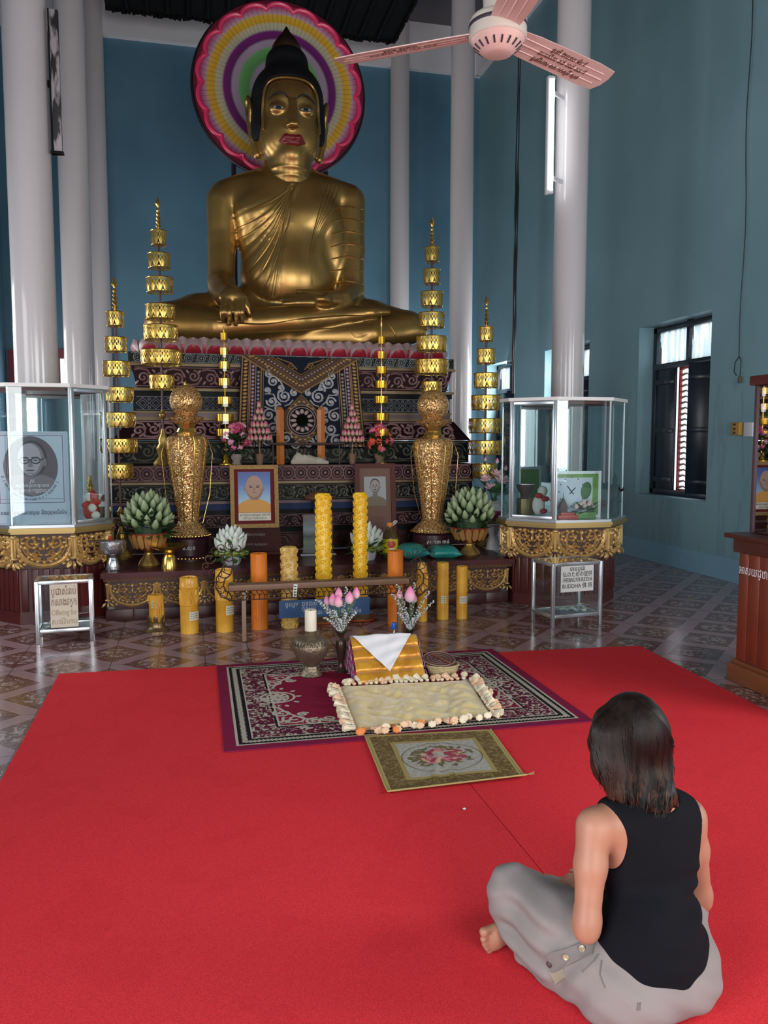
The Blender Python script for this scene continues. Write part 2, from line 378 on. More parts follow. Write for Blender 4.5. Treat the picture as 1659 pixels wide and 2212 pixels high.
# red framed doorway in the rear wall, one leaf open onto daylight
d = bpy.data.objects.new('door_1', None); C.objects.link(d); struct(d)
b = MB(); w = 0.13
b.box((DOORX0 - w / 2 + 0.03, WB - 0.03, DOORZ / 2 + 0.05), (w, 0.1, DOORZ + 0.1)); b.box((DOORX1 + w / 2 - 0.03, WB - 0.03, DOORZ / 2 + 0.05), (w, 0.1, DOORZ + 0.1))
b.box(((DOORX0 + DOORX1) / 2, WB - 0.03, DOORZ + 0.06), (DOORX1 - DOORX0, 0.1, 0.16)); b.build('door_frame', mat('maroon_frame', (0.20, 0.02, 0.03), 0.5), d, False)
b = MB(); xm = P(128, 800, WB).x
b.box(((DOORX0 + xm) / 2, WB + 0.12, DOORZ / 2), (xm - DOORX0, 0.05, DOORZ)); b.build('door_leaf', mat('maroon_frame', (0.20, 0.02, 0.03), 0.5), d, False)
CZ = P(600, 122, WB).z
b = MB(); b.box(((WL + WX) / 2, WB - 0.06, (CZ + HZ) / 2), (WX - WL, 0.12, HZ - CZ)); struct(b.build('trim_1', MWHITE, smooth=False))
b = MB(); b.box((WX - 0.06, 6.0, (CZ + HZ) / 2), (0.12, WB * 2 - 12.2, HZ - CZ)); struct(b.build('trim_2', MWHITE, smooth=False))
b = MB(); b.box(((WL + WX) / 2, (WB - 5) / 2, HZ + 0.1), (WX - WL + 0.6, WB + 5, 0.2)); struct(b.build('ceiling', mat('ceiling_boards', (0.10, 0.09, 0.10), 0.7), smooth=False))
b = MB(); b.box((WX - 0.012, 5.5, 0.13), (0.03, 20.9, 0.26), bev=0.004); struct(b.build('baseboard_right', mat('blue_skirting', (0.20, 0.37, 0.47), 0.4, var=0.1, vscale=2), smooth=False))
# dark ceiling canopy over the statue, with a ragged carved edge
CA0, CA1, CAZ, CAY = P(228, 20, 15).x, P(851, 85, 15).x, 8.78, 15.0
b = MB(); b.box(((CA0 + CA1) / 2, 12.0, CAZ + 0.36), (CA1 - CA0, 6.0, 0.72))
rnd = random.Random(3)
for i in range(60):
    t = (i + 0.5) / 60; b.box((CA0 + (CA1 - CA0) * t, CAY, CAZ - 0.01), (0.09, 0.04, 0.06 + 0.09 * rnd.random()), ry=rnd.uniform(-0.4, 0.4))
    b.box((CA1, 9 + 6 * t, CAZ - 0.01), (0.04, 0.11, 0.06 + 0.09 * rnd.random()), rx=rnd.uniform(-0.4, 0.4))
for i in range(14): b.box((CA0 + 0.35 + 0.33 * i, 12, CAZ - 0.03), (0.05, 5.8, 0.06))
struct(b.build('ceiling_canopy', MDARK, smooth=False))
def column(n, px, Y, r):
    p = P(px, 600, Y); b = MB(); b.lathe([(r, 0), (r, HZ)], 40, (p.x, Y, 0)); return struct(b.build('column_%d' % n, MCOL))
column(1, 1230, 8.4, 0.178); column(2, 996, 12.25, 0.178); column(3, 863, 15.92, 0.19)
column(4, 72, 8.4, 0.195); column(5, 166, 12.25, 0.20); column(6, 213, 15.92, 0.20)

# windows
MFROST = NB('painted_window_glass')
_n = MFROST; _mp = _n.N.new('ShaderNodeMapping'); _mp.inputs['Scale'].default_value = (14, 14, 2.0); _n.K.new(_n.tc.outputs['Object'], _mp.inputs[0])
_tr = _n.N.new('ShaderNodeBsdfTranslucent'); _tp = _n.N.new('ShaderNodeBsdfTransparent'); _mx = _n.N.new('ShaderNodeMixShader')
_tr.inputs[0].default_value = (0.80, 0.86, 0.86, 1)
_n.K.new(_n.m_('GREATER_THAN', _n.noise(1.0, 4, _mp.outputs[0]), 0.5), _mx.inputs[0]); _n.K.new(_tp.outputs[0], _mx.inputs[1]); _n.K.new(_tr.outputs[0], _mx.inputs[2])
_n.K.new(_mx.outputs[0], _n.N['Material Output'].inputs[0]); MFROST = _n.m
MSLAT = mat('timber_grille', (0.45, 0.33, 0.26), 0.6)
for i, (y0, y1, z0, z1) in enumerate(WIN):
    w = bpy.data.objects.new('window_%d' % (i + 1), None); C.objects.link(w); struct(w); w.location = (WX + 0.24, (y0 + y1) / 2, z0)
    W2 = (y1 - y0) / 2 - 0.02; H = z1 - z0; f = 0.075; zt = H * 0.76
    b = MB()
    for s in (-1, 1): b.box((0, s * (W2 - f / 2), H / 2), (0.08, f, H - 0.02), bev=0.004)
    b.box((0, 0, H - f / 2 - 0.01), (0.08, W2 * 2, f), bev=0.004); b.box((0, 0, f / 2), (0.08, W2 * 2, f), bev=0.004); b.box((0, 0, zt), (0.085, W2 * 2, f), bev=0.004); b.box((0, 0, (zt + H) / 2), (0.07, f * 0.7, H - zt), bev=0.004)
    b.build('window_frame', MNAVY, w)
    for s in (-1, 1):
        b = MB(); b.box((0.01, s * W2 / 2, (zt + H) / 2), (0.006, W2 - f, H - zt - f)); b.build('window_pane', MFROST, w, False)
    # far shutter closed, near shutter folded inward, a strip of barred daylight between
    b = MB(); L2 = W2 * 0.56; y = W2 - f - L2 / 2
    b.box((-0.01, y, zt / 2 + 0.02), (0.035, L2, zt - 0.09), bev=0.004)
    for zz in (0.12, 0.5, 0.88): b.box((-0.035, y, zz * zt), (0.016, L2 - 0.02, 0.06), bev=0.003)
    b.build('shutter', MNAVY, w)
    b = MB(); yn = -W2 + f + 0.10; A = 0.62; L3 = W2 * 0.42; cx, cy = -0.03 - math.sin(A) * L3 / 2, yn + math.cos(A) * L3 / 2
    b.box((cx, cy, zt / 2 + 0.02), (0.035, L3, zt - 0.09), rz=A, bev=0.004)
    for zz in (0.12, 0.5, 0.88): b.box((cx - 0.025, cy - 0.014, zz * zt), (0.016, L3 - 0.02, 0.06), rz=A, bev=0.003)
    b.build('shutter', MNAVY, w)
    b = MB(); ya, yb = yn, W2 - f - L2 - 0.02
    for s in (ya + 0.01, yb - 0.012): b.box((0.035, s, zt / 2 + 0.02), (0.03, 0.028, zt - 0.1))
    for zz in (0.075, zt - 0.045): b.box((0.035, (ya + yb) / 2, zz), (0.03, yb - ya, 0.03))
    b.build('red_frame', MREDF, w, False)
    b = MB()
    for k in range(22): b.tube([(0.05, yb - 0.02, 0.11 + k * (zt - 0.17) / 21), (0.05, yb - 0.11, 0.125 + k * (zt - 0.17) / 21), (0.05, yb - 0.19, 0.10 + k * (zt - 0.17) / 21)], [0.018, 0.012, 0.004], 6)
    b.build('grille', MSLAT, w)
    b = MB()
    for zz in (0.15, 0.83): b.box((-0.05, -W2 + 0.05, zz * zt), (0.05, 0.16, 0.045))
    b.build('hinge', MDARK, w, False)

# ------------------------------------------------------------------ red carpet in two strips
def carpet_mat():
    n = NB('red_carpet_pile')
    a = n.noise(320, 2); b_ = n.noise(3.0, 4)
    c = n.ramp(a, [(0.3, (0.56, 0.026, 0.034)), (0.7, (0.80, 0.048, 0.060))]); c2 = n.mix(n.m_('MULTIPLY', n.m_('GREATER_THAN', b_, 0.56), 0.12), c, (0.50, 0.018, 0.026))
    n.bump(n.noise(420, 2), 0.35, 0.003); return n.done(c2, 0.95, 0, 0.05)
MCARP = carpet_mat()
XS = G(1030, 1715).x; cz = 0.008
for nm, poly, lab in (('carpet', [(-0.86, -2.5), (XS - 0.002, -2.5), (XS - 0.002, 5.555), (-0.86, 5.66)], 'plain red carpet strip left of the dark seam, under most of the rugs'),
                      ('carpet', [(XS + 0.002, -2.5), (3.17, -2.5), (3.20, 3.9), (3.29, 5.43), (XS + 0.002, 5.555)], 'plain red carpet strip right of the dark seam, under the sitting person')):
    c = Vector((sum(p[0] for p in poly) / len(poly), sum(p[1] for p in poly) / len(poly), 0))
    b = MB(); b.prism([(x - c.x, y - c.y) for x, y in poly], 0.0005, cz); o = b.build(nm, MCARP, smooth=False); o.location = c; tag(o, lab, 'carpet', 'red carpet strips')

# ------------------------------------------------------------------ patterned rug
def rug_mat():
    n = NB('woven_rug'); x, y, z = n.xyz()
    ax = n.m_('SUBTRACT', 1.0, n.m_('ABSOLUTE', x)); ay = n.m_('SUBTRACT', 0.80, n.m_('ABSOLUTE', y)); e = n.m_('MINIMUM', ax, ay)
    al = n.mix(n.m_('LESS_THAN', ax, ay), x, y)
    def inr(lo, hi): return n.m_('MULTIPLY', n.m_('GREATER_THAN', e, lo), n.m_('LESS_THAN', e, hi))
    s = n.N.new('ShaderNodeSeparateColor'); n.K.new(al, s.inputs[0]); run = s.outputs[0]
    run = n.m_('ADD', n.m_('MULTIPLY', n.m_('LESS_THAN', ax, ay), y), n.m_('MULTIPLY', n.m_('GREATER_THAN', ax, ay), x))
    plum, cream, black, field = (0.20, 0.012, 0.050), (0.46, 0.42, 0.34), (0.012, 0.008, 0.012), (0.225, 0.010, 0.040)
    zig = n.m_('PINGPONG', n.m_('MULTIPLY', n.m_('ADD', run, 5.0), 1.0), 0.022)
    chain = n.m_('LESS_THAN', n.m_('ABSOLUTE', n.m_('SUBTRACT', n.m_('SUBTRACT', e, 0.098), zig)), 0.007)
    chain2 = n.m_('LESS_THAN', n.m_('ABSOLUTE', n.m_('SUBTRACT', n.m_('SUBTRACT', 0.120, n.m_('SUBTRACT', e, 0.0)), zig)), 0.007)
    fl1 = n.noise(24, 3, None, 1.8)
    flor = n.m_('GREATER_THAN', fl1, 0.535); rose = n.m_('GREATER_THAN', n.noise(34, 2), 0.62)
    c = n.mix(inr(-1, 0.062), field, plum)
    c = n.mix(inr(0.062, 0.076), c, cream); c = n.mix(inr(0.076, 0.145), c, black)
    c = n.mix(n.m_('MULTIPLY', inr(0.088, 0.13), n.m_('MAXIMUM', chain, chain2)), c, cream)
    c = n.mix(inr(0.145, 0.153), c, cream); c = n.mix(inr(0.153, 0.285), c, (0.10, 0.012, 0.035))
    c = n.mix(n.m_('MULTIPLY', inr(0.153, 0.285), flor), c, cream)
    c = n.mix(n.m_('MULTIPLY', inr(0.165, 0.27), n.m_('MULTIPLY', rose, flor)), c, (0.25, 0.02, 0.05))
    c = n.mix(inr(0.285, 0.297), c, black); c = n.mix(inr(0.297, 0.309), c, cream)
    wob = n.m_('SUBTRACT', 0.405, n.m_('MULTIPLY', n.m_('ABSOLUTE', n.m_('SINE', n.m_('MULTIPLY', run, 6.5))), 0.07))
    ed = n.m_('MULTIPLY', n.m_('GREATER_THAN', e, 0.309), n.m_('LESS_THAN', e, wob))
    c = n.mix(n.m_('MULTIPLY', ed, n.m_('GREATER_THAN', n.noise(26, 3, None, 2.0), 0.56)), c, cream)
    n.bump(n.noise(300, 2), 0.4, 0.003)
    return n.done(c, 0.9, 0, 0.1)
RC = Vector((1.155, 4.785, 0)); rz = 0.0087
RZ = cz + 0.0065
b = MB(); b.box((0, 0, 0.0035), (2.0, 1.6, 0.006), bev=0.002)
rug = b.build('rug', rug_mat(), smooth=False); rug.location = (RC.x, RC.y, cz + 0.0003); rug.rotation_euler = (0, 0, -0.012); tag(rug, 'maroon rug with cream scroll border lying on the red carpet', 'rug')
fn = lambda u, v, h: (u, v, 0.0066 + h); MCREAM = mat('cream_wool', (0.46, 0.42, 0.34), 0.9); b = MB()
for sx in (-1, 1):
    for sy in (-1, 1):
        for (u, v, r, a) in ((0.60, 0.40, 0.075, 0.5), (0.50, 0.46, 0.055, 2), (0.66, 0.29, 0.06, 1), (0.42, 0.43, 0.045, 0.2), (0.55, 0.33, 0.035, 3)):
            p = spiral(sx * u, sy * v, r, 1.5, a if sx > 0 else PI - a, sx * sy, 14); b.ridge(p, 0.017, 0.0008, fn)
        b.ridge([(sx * 0.68, sy * 0.18), (sx * 0.63, sy * 0.30), (sx * 0.56, sy * 0.40), (sx * 0.42, sy * 0.47), (sx * 0.28, sy * 0.50)], 0.016, 0.0008, fn)
for (u, v, ru, rv) in ((-0.66, 0, 0.10, 0.14), (0.66, 0, 0.10, 0.14), (0, 0.47, 0.15, 0.09), (0, -0.47, 0.15, 0.09)):
    b.ridge(circ(u, v, ru, 18), 0.016, 0.0008, fn, True); b.ridge([(u + (x - u) * 1.0, v + (y - v) * rv / ru) for x, y in circ(u, v, ru * 0.62, 18)], 0.014, 0.0008, fn, True)
    for k in range(8): b.blob(u + ru * 0.35 * math.cos(k * PI / 4), v + rv * 0.35 * math.sin(k * PI / 4), 0.03, 0.016, 0.0008, fn, k * PI / 4)
    for k in range(10): b.blob(u + ru * 1.25 * math.cos(k * PI / 5), v + rv * 1.25 * math.sin(k * PI / 5), 0.02, 0.013, 0.0008, fn, k * PI / 5)
b.build('woven_scrolls', MCREAM, rug, False)

# ------------------------------------------------------------------ gold satin mat with tassel fringe
def bil(c, u, v):
    a, b_, d_, e = c   # TL TR BR BL
    return (a * (1 - u) + b_ * u) * (1 - v) + (e * (1 - u) + d_ * u) * v
MZ = RZ + 0.0015
gq = [G(733, 1486, MZ), G(1012, 1472, MZ), G(1062, 1548, MZ), G(770, 1582, MZ)]
def satin_mat():
    n = NB('gold_satin'); a = n.vor(9, 'Distance', 'SMOOTH_F1'); c = n.mix(n.m_('GREATER_THAN', n.noise(13, 3, None, 2.5), 0.55), (0.86, 0.67, 0.30), (0.90, 0.75, 0.46))
    n.bump(n.noise(30, 3, None, 1.0), 0.25, 0.01); n.b.inputs['Sheen Weight'].default_value = 0.3
    return n.done(c, 0.30, 0.15, 0.7)
gc = (gq[0] + gq[1] + gq[2] + gq[3]) / 4; mt = thing('satin_mat', 'shiny gold satin mat with peach tassels in front of the triangular cushion', 'mat', (gc.x, gc.y, 0))
def gsurf(u, v, top=True):
    p = bil(gq, u, v) - gc; e = min(u, 1 - u, v, 1 - v)
    puff = 0.022 * min(1, e * 9) ** 0.6
    wr = 0.008 * math.sin(14 * u + 5 * math.sin(6 * v)) * math.sin(9 * v + 3 * u) + 0.007 * math.sin(31 * u - 12 * v + 2 * math.sin(11 * v)) + 0.004 * math.sin(47 * v + 9 * u + 3 * math.sin(17 * u)) - 0.012 * abs(math.sin(5.5 * u + 1.2 * v)) ** 8
    return (p.x, p.y, MZ + 0.002 + (puff + wr * min(1, e * 8) + 0.004 if top else 0.0))
b = MB(); b.grid(lambda u, v: gsurf(u, v), 70, 60); b.grid(lambda u, v: gsurf(1 - u, v, False), 8, 8); b.build('satin_cover', satin_mat(), mt)
tm = MB(); tm.lathe([(0.002, 0.0), (0.007, 0.005), (0.0085, 0.013), (0.0055, 0.019), (0.009, 0.032), (0.0155, 0.058), (0.012, 0.062)], 14, lob=7, lobd=0.22, sy=0.8)
TMAT = [mat('peach_tassel', (0.80, 0.52, 0.33), 0.7), mat('cream_tassel', (0.82, 0.70, 0.50), 0.7), mat('orange_tassel', (0.80, 0.25, 0.06), 0.7)]
TME = []
for m in TMAT: o = tm.build('tassel', m, mt); TME.append(o.data); bpy.data.objects.remove(o)
rnd = random.Random(5)
def tassels(a0, b0, n, out):
    for i in range(n):
        t = (i + 0.5) / n; p = bil(gq, *(a0[k] + (b0[k] - a0[k]) * t for k in (0, 1))) - gc
        o = bpy.data.objects.new('tassel', TME[rnd.choice((0, 0, 1, 1, 2)) if out[1] < 0 else rnd.choice((0, 1, 1))]); C.objects.link(o); o.parent = mt
        an = math.atan2(out[1], out[0]) + rnd.uniform(-0.7, 0.7); el = rnd.uniform(0.0, 0.35)
        o.location = (p.x, p.y, MZ + 0.0165); o.scale = (1.35, 1.35, rnd.uniform(0.9, 1.4)); o.rotation_euler = Vector((math.cos(an), math.sin(an), el)).to_track_quat('Z', 'Y').to_euler()
tassels((0, 1), (1, 1), 26, (0.2, -1)); tassels((0, 0), (0, 1), 24, (-1, 0.1)); tassels((1, 0), (1, 1), 24, (1, 0.1)); tassels((0.02, 0), (0.98, 0), 24, (0, 1))

# ------------------------------------------------------------------ tapestry mat
tq = [G(788, 1592, cz), G(1060, 1578, cz), G(1138, 1686, cz), G(838, 1716, cz)]
tcn = (tq[0] + tq[1] + tq[2] + tq[3]) / 4
def tap_mat():
    n = NB('tapestry_weave'); x, y, z = n.xyz('UV'); e = n.m_('MINIMUM', n.m_('MINIMUM', x, n.m_('SUBTRACT', 1, x)), n.m_('MINIMUM', y, n.m_('SUBTRACT', 1, y)))
    c = n.mix(n.m_('GREATER_THAN', n.noise(60, 3), 0.5), (0.36, 0.34, 0.30), (0.43, 0.41, 0.35))
    scr = n.mix(n.m_('GREATER_THAN', n.noise(30, 3, None, 2.0), 0.52), (0.13, 0.085, 0.028), (0.24, 0.17, 0.07))
    c = n.mix(n.m_('LESS_THAN', e, 0.20), c, (0.36, 0.27, 0.10)); c = n.mix(n.m_('LESS_THAN', e, 0.165), c, scr); c = n.mix(n.m_('LESS_THAN', e, 0.03), c, (0.42, 0.33, 0.12))
    n.bump(n.noise(220, 2), 0.5, 0.004); return n.done(c, 0.85, 0, 0.2)
tp = thing('tapestry_mat', 'small beige mat with woven roses and olive border, half under the gold mat', 'mat', (tcn.x, tcn.y, 0))
def tsurf(u, v, top=True):
    p = bil(tq, u, v) - tcn; e = min(u, 1 - u, v, 1 - v)
    fold = 0.010 * math.exp(-((u - 0.42 - 0.1 * v) / 0.02) ** 2) * min(1, 3 * v) + 0.007 * math.exp(-((u - 0.62 + 0.3 * v) / 0.03) ** 2)
    curl = 0.014 * max(0, v - 0.93) / 0.07 * (0.5 + u) if v > 0.93 else 0
    zz = 0.006 if v < 0.12 else 0.006 + (fold + 0.003 * math.sin(8 * u + 3 * v)) * min(1, e * 12) * min(1, (v - 0.12) * 6) + curl
    return (p.x, p.y, cz + 0.001 + (zz if top else max(0, zz - 0.005)))
b = MB(); b.grid(lambda u, v: tsurf(u, 1 - v), 60, 50); nv = len(b.f); b.grid(lambda u, v: tsurf(1 - u, 1 - v, False), 60, 50)
o = b.build('cloth', tap_mat(), tp)
uvl = o.data.uv_layers.new(name='uv'); uvs = []
for pl in o.data.polygons:
    k = pl.index % nv; i, j = k % 60, k // 60
    for a, c in ((0, 0), (1, 0), (1, 1), (0, 1)): uvs += [((i + a) / 60), (j + c) / 50]
uvl.data.foreach_set('uv', uvs)
def tfn(u, v, h): q = tsurf(u, 1 - v); return (q[0], q[1], q[2] + 0.001 + h)
ROSE = [mat('rose_red', (0.34, 0.035, 0.06), 0.85), mat('rose_pink', (0.55, 0.20, 0.22), 0.85), mat('rose_peach', (0.58, 0.36, 0.24), 0.85), mat('olive_leaf', (0.14, 0.11, 0.04), 0.85)]
rnd = random.Random(11); b = MB()
for k in range(110):
    a = rnd.uniform(0, 2 * PI); q = rnd.uniform(0.1, 1) ** 0.6; u, v = 0.5 + 0.24 * q * math.cos(a), 0.52 + 0.19 * q * math.sin(a); b.cur = 3 if q > 0.7 else rnd.choice((0, 0, 1, 2, 3))
    b.blob(u, v, 0.030 if b.cur == 3 else 0.032, 0.012 if b.cur == 3 else 0.024, 0.001, tfn, rnd.uniform(0, PI), 7)
for (u, v) in ((0.40, 0.50), (0.50, 0.62), (0.60, 0.50), (0.52, 0.45)):
    b.cur = rnd.choice((0, 1, 2)); b.ridge(spiral(u, v, 0.05, 2.2, 0, 1, 18), 0.014, 0.0012, tfn)
b.cur = 3; b.ridge([(0.5 + 0.30 * math.cos(a * PI / 16), 0.5 + 0.26 * math.sin(a * PI / 16)) for a in range(8, 25)], 0.006, 0.001, tfn); b.ridge([(0.5 + 0.30 * math.cos(a * PI / 16), 0.5 + 0.26 * math.sin(a * PI / 16)) for a in range(-8, 9)], 0.006, 0.001, tfn)
b.build('rose_pattern', ROSE, tp, False)
b = MB(); b.cur = 0
b.tube([Vector(tsurf(1, v)) for v in [i / 12 for i in range(13)]] , 0.004, 6); b.tube([Vector(tsurf(u, 1)) for u in [i / 12 for i in range(13)]], 0.004, 6); b.tube([Vector(tsurf(0, v)) for v in [i / 12 for i in range(13)]], 0.004, 6)
for k in range(4): b.tube([Vector(tsurf(1, 1)), Vector(tsurf(1, 1)) + Vector((0.03 + 0.004 * k, 0.01 * (k - 1.5), 0.004))], 0.001, 4)
b.build('edge_piping', mat('gold_piping', (0.42, 0.33, 0.12), 0.7), tp)
# ------------------------------------------------------------------ carved altar materials
MGOLDC = mat('carved_gold_paint', (0.62, 0.41, 0.16), 0.40, 0.6, var=0.25, vscale=14)
MMAROON = mat('maroon_lacquer', (0.065, 0.012, 0.014), 0.4, spec=0.35, var=0.25, vscale=4)
MRED = mat('red_brown_lacquer', (0.085, 0.012, 0.010), 0.35, var=0.2, vscale=3)
MBLACK = mat('black_lacquer', (0.005, 0.005, 0.007), 0.5, spec=0.15)
MPLUM = mat('plum_lacquer', (0.022, 0.006, 0.010), 0.5, spec=0.15)
MGREENB = mat('dark_green_lacquer', (0.005, 0.014, 0.011), 0.5, spec=0.15)
MBLUEB = mat('dark_blue_lacquer', (0.006, 0.010, 0.020), 0.5, spec=0.15)
MBLUEL = mat('blue_band_paint', (0.012, 0.03, 0.10), 0.5, spec=0.2)
MSILV = mat('silver_relief_paint', (0.42, 0.41, 0.42), 0.45, 0.2, var=0.15, vscale=20)
MPINKS = mat('mauve_relief_paint', (0.37, 0.225, 0.225), 0.45, 0.15, var=0.15, vscale=20)
MGREYG = mat('grey_green_relief_paint', (0.21, 0.215, 0.165), 0.45, 0.15)
MOCHRE = mat('ochre_relief_paint', (0.34, 0.19, 0.06), 0.45, 0.3, var=0.3, vscale=20)
MMAUVE = mat('mauve_moulding_paint', (0.10, 0.045, 0.055), 0.4)
MGLINE = mat('old_gold_line', (0.17, 0.12, 0.055), 0.45, 0.3)

def rings(b, x0, x1, v0, v1, fn, pitch):
    n = max(1, round((x1 - x0) / pitch)); p = (x1 - x0) / n; vc = (v0 + v1) / 2; H = (v1 - v0)
    for i in range(n):
        u = x0 + (i + 0.5) * p
        for q, w in ((0.47, 0.10), (0.29, 0.085)): b.ridge(circ(u, vc, H * q, 14), H * w, H * 0.09, fn, True)
        b.blob(u, vc, H * 0.11, H * 0.11, H * 0.12, fn, n=6)
        if i:
            for s in (-1, 1): b.ridge([(u - p / 2, vc + s * H * 0.12), (u - p / 2 - s * 0.12 * p, vc + s * H * 0.42)], H * 0.08, H * 0.06, fn)
    for v in (v0, v1): b.ridge([(x0, v), (x1, v)], H * 0.10, H * 0.09, fn)
def scrolls(b, x0, x1, v0, v1, fn, pitch, lines=True):
    n = max(1, round((x1 - x0) / pitch)); p = (x1 - x0) / n; vc = (v0 + v1) / 2; H = v1 - v0
    for i in range(n):
        u = x0 + (i + 0.5) * p; s = 1 if i % 2 else -1
        b.ridge(spiral(u, vc + s * H * 0.05, H * 0.33, 1.5, s * PI / 2, -s, 14), H * 0.11, H * 0.10, fn)
        b.ridge([(u - p / 2, vc - s * H * 0.36), (u - p * 0.2, vc - s * H * 0.42), (u + p * 0.25, vc - s * H * 0.36), (u + p / 2, vc + s * H * 0.02)], H * 0.10, H * 0.09, fn)
        b.blob(u + p * 0.34, vc + s * H * 0.30, H * 0.16, H * 0.08, H * 0.10, fn, s * 0.8, 6); b.blob(u - p * 0.36, vc + s * H * 0.30, H * 0.14, H * 0.07, H * 0.10, fn, -s * 0.9, 6); b.blob(u + p * 0.42, vc - s * H * 0.1, H * 0.12, H * 0.06, H * 0.10, fn, s * 1.4, 6)
    if lines:
        for v in (v0, v1): b.ridge([(x0, v), (x1, v)], H * 0.07, H * 0.08, fn)
def lattice(b, x0, x1, v0, v1, fn, pitch):
    n = max(1, round((x1 - x0) / pitch)); p = (x1 - x0) / n; H = v1 - v0; vc = (v0 + v1) / 2
    for i in range(n):
        u = x0 + (i + 0.5) * p
        b.ridge([(u - p / 2, vc), (u, v1 - H * 0.06), (u + p / 2, vc), (u, v0 + H * 0.06)], H * 0.08, H * 0.08, fn, True)
        b.ridge([(u - p * 0.27, vc), (u, vc + H * 0.24), (u + p * 0.27, vc), (u, vc - H * 0.24)], H * 0.07, H * 0.07, fn, True)
        for s in (-1, 1): b.ridge(circ(u + p / 2, vc + s * H * 0.32, H * 0.10, 6), H * 0.06, H * 0.06, fn, True)
    for v in (v0, v1): b.ridge([(x0, v), (x1, v)], H * 0.07, H * 0.08, fn)
def frieze(b, x0, x1, vt, h, fn, n):
    """hanging swags filled with scrolls, pendants between them; u from x0 to x1, from vt downwards"""
    p = (x1 - x0) / n
    def arch(u, r, k=14): return [(u + p * 0.46 * r * math.sin(PI * (i / k - 0.5)), vt - h * 0.10 - h * 0.82 * r * math.cos(PI * (i / k - 0.5)) ** 0.75) for i in range(k + 1)]
    for i in range(n):
        u = x0 + (i + 0.5) * p
        b.ridge(arch(u, 1.0), h * 0.13, h * 0.06, fn); b.ridge(arch(u, 0.83), h * 0.05, h * 0.05, fn)
        for q in range(1, 14): a = PI * (q / 14 - 0.5); b.blob(u + p * 0.46 * 0.92 * math.sin(a), vt - h * 0.1 - h * 0.82 * 0.92 * math.cos(a) ** 0.75, h * 0.03, h * 0.03, h * 0.07, fn, n=5)
        for s in (-1, 1):
            b.ridge(spiral(u + s * p * 0.20, vt - h * 0.24, h * 0.19, 1.5, PI if s > 0 else 0, s, 14), h * 0.075, h * 0.07, fn)
            b.ridge([(u + s * p * 0.30, vt - h * 0.28), (u + s * p * 0.27, vt - h * 0.52), (u + s * p * 0.14, vt - h * 0.68), (u + s * p * 0.05, vt - h * 0.72)], h * 0.08, h * 0.07, fn)
            b.ridge(spiral(u + s * p * 0.13, vt - h * 0.53, h * 0.10, 1.3, 0 if s > 0 else PI, -s, 10), h * 0.06, h * 0.06, fn)
            for (du, dv, r) in ((0.06, 0.42, 0.7), (0.35, 0.14, -0.6), (0.08, 0.14, 0.8), (0.26, 0.66, -0.6), (0.05, 0.60, 0.3)): b.blob(u + s * p * du, vt - h * dv, h * 0.075, h * 0.04, h * 0.08, fn, s * r, 6)
        for s in (-1, 1):
            for (du, dv, r, k) in ((0.12, 0.30, 0.4, 0.05), (0.16, 0.40, -0.5, 0.045), (0.31, 0.40, 0.9, 0.05), (0.35, 0.26, 0.2, 0.05), (0.22, 0.58, 0.6, 0.05), (0.11, 0.78, -0.4, 0.045), (0.20, 0.72, 0.5, 0.045), (0.38, 0.36, 1.2, 0.045), (0.17, 0.10, 0.0, 0.05), (0.28, 0.10, 0.0, 0.05), (0.43, 0.16, 1.2, 0.05), (0.43, 0.62, 1.0, 0.05), (0.40, 0.76, 0.8, 0.05), (0.33, 0.86, 0.5, 0.045)): b.blob(u + s * p * du, vt - h * dv, h * k * 1.5, h * k, h * 0.07, fn, s * r, 6)
        b.blob(u, vt - h * 0.16, h * 0.07, h * 0.10, h * 0.11, fn); b.blob(u, vt - h * 0.36, h * 0.045, h * 0.12, h * 0.10, fn); b.blob(u, vt - h * 0.80, h * 0.06, h * 0.05, h * 0.09, fn)
        for e in ((-0.5,) if i else (-0.5,)) + ((0.5,) if i == n - 1 else ()):
            q = u + e * p
            b.ridge([(q, vt - h * 0.05), (q, vt - h * 0.72)], [h * 0.16, h * 0.08], h * 0.09, fn)
            for k in (-1, 0, 1): b.blob(q + k * h * 0.15, vt - h * (0.92 if k == 0 else 0.88), h * 0.05, h * 0.13, h * 0.08, fn, k * 0.7, 6)
            b.blob(q, vt - h * 0.10, h * 0.10, h * 0.07, h * 0.11, fn); b.blob(q, vt - h * 0.70, h * 0.12, h * 0.05, h * 0.10, fn)

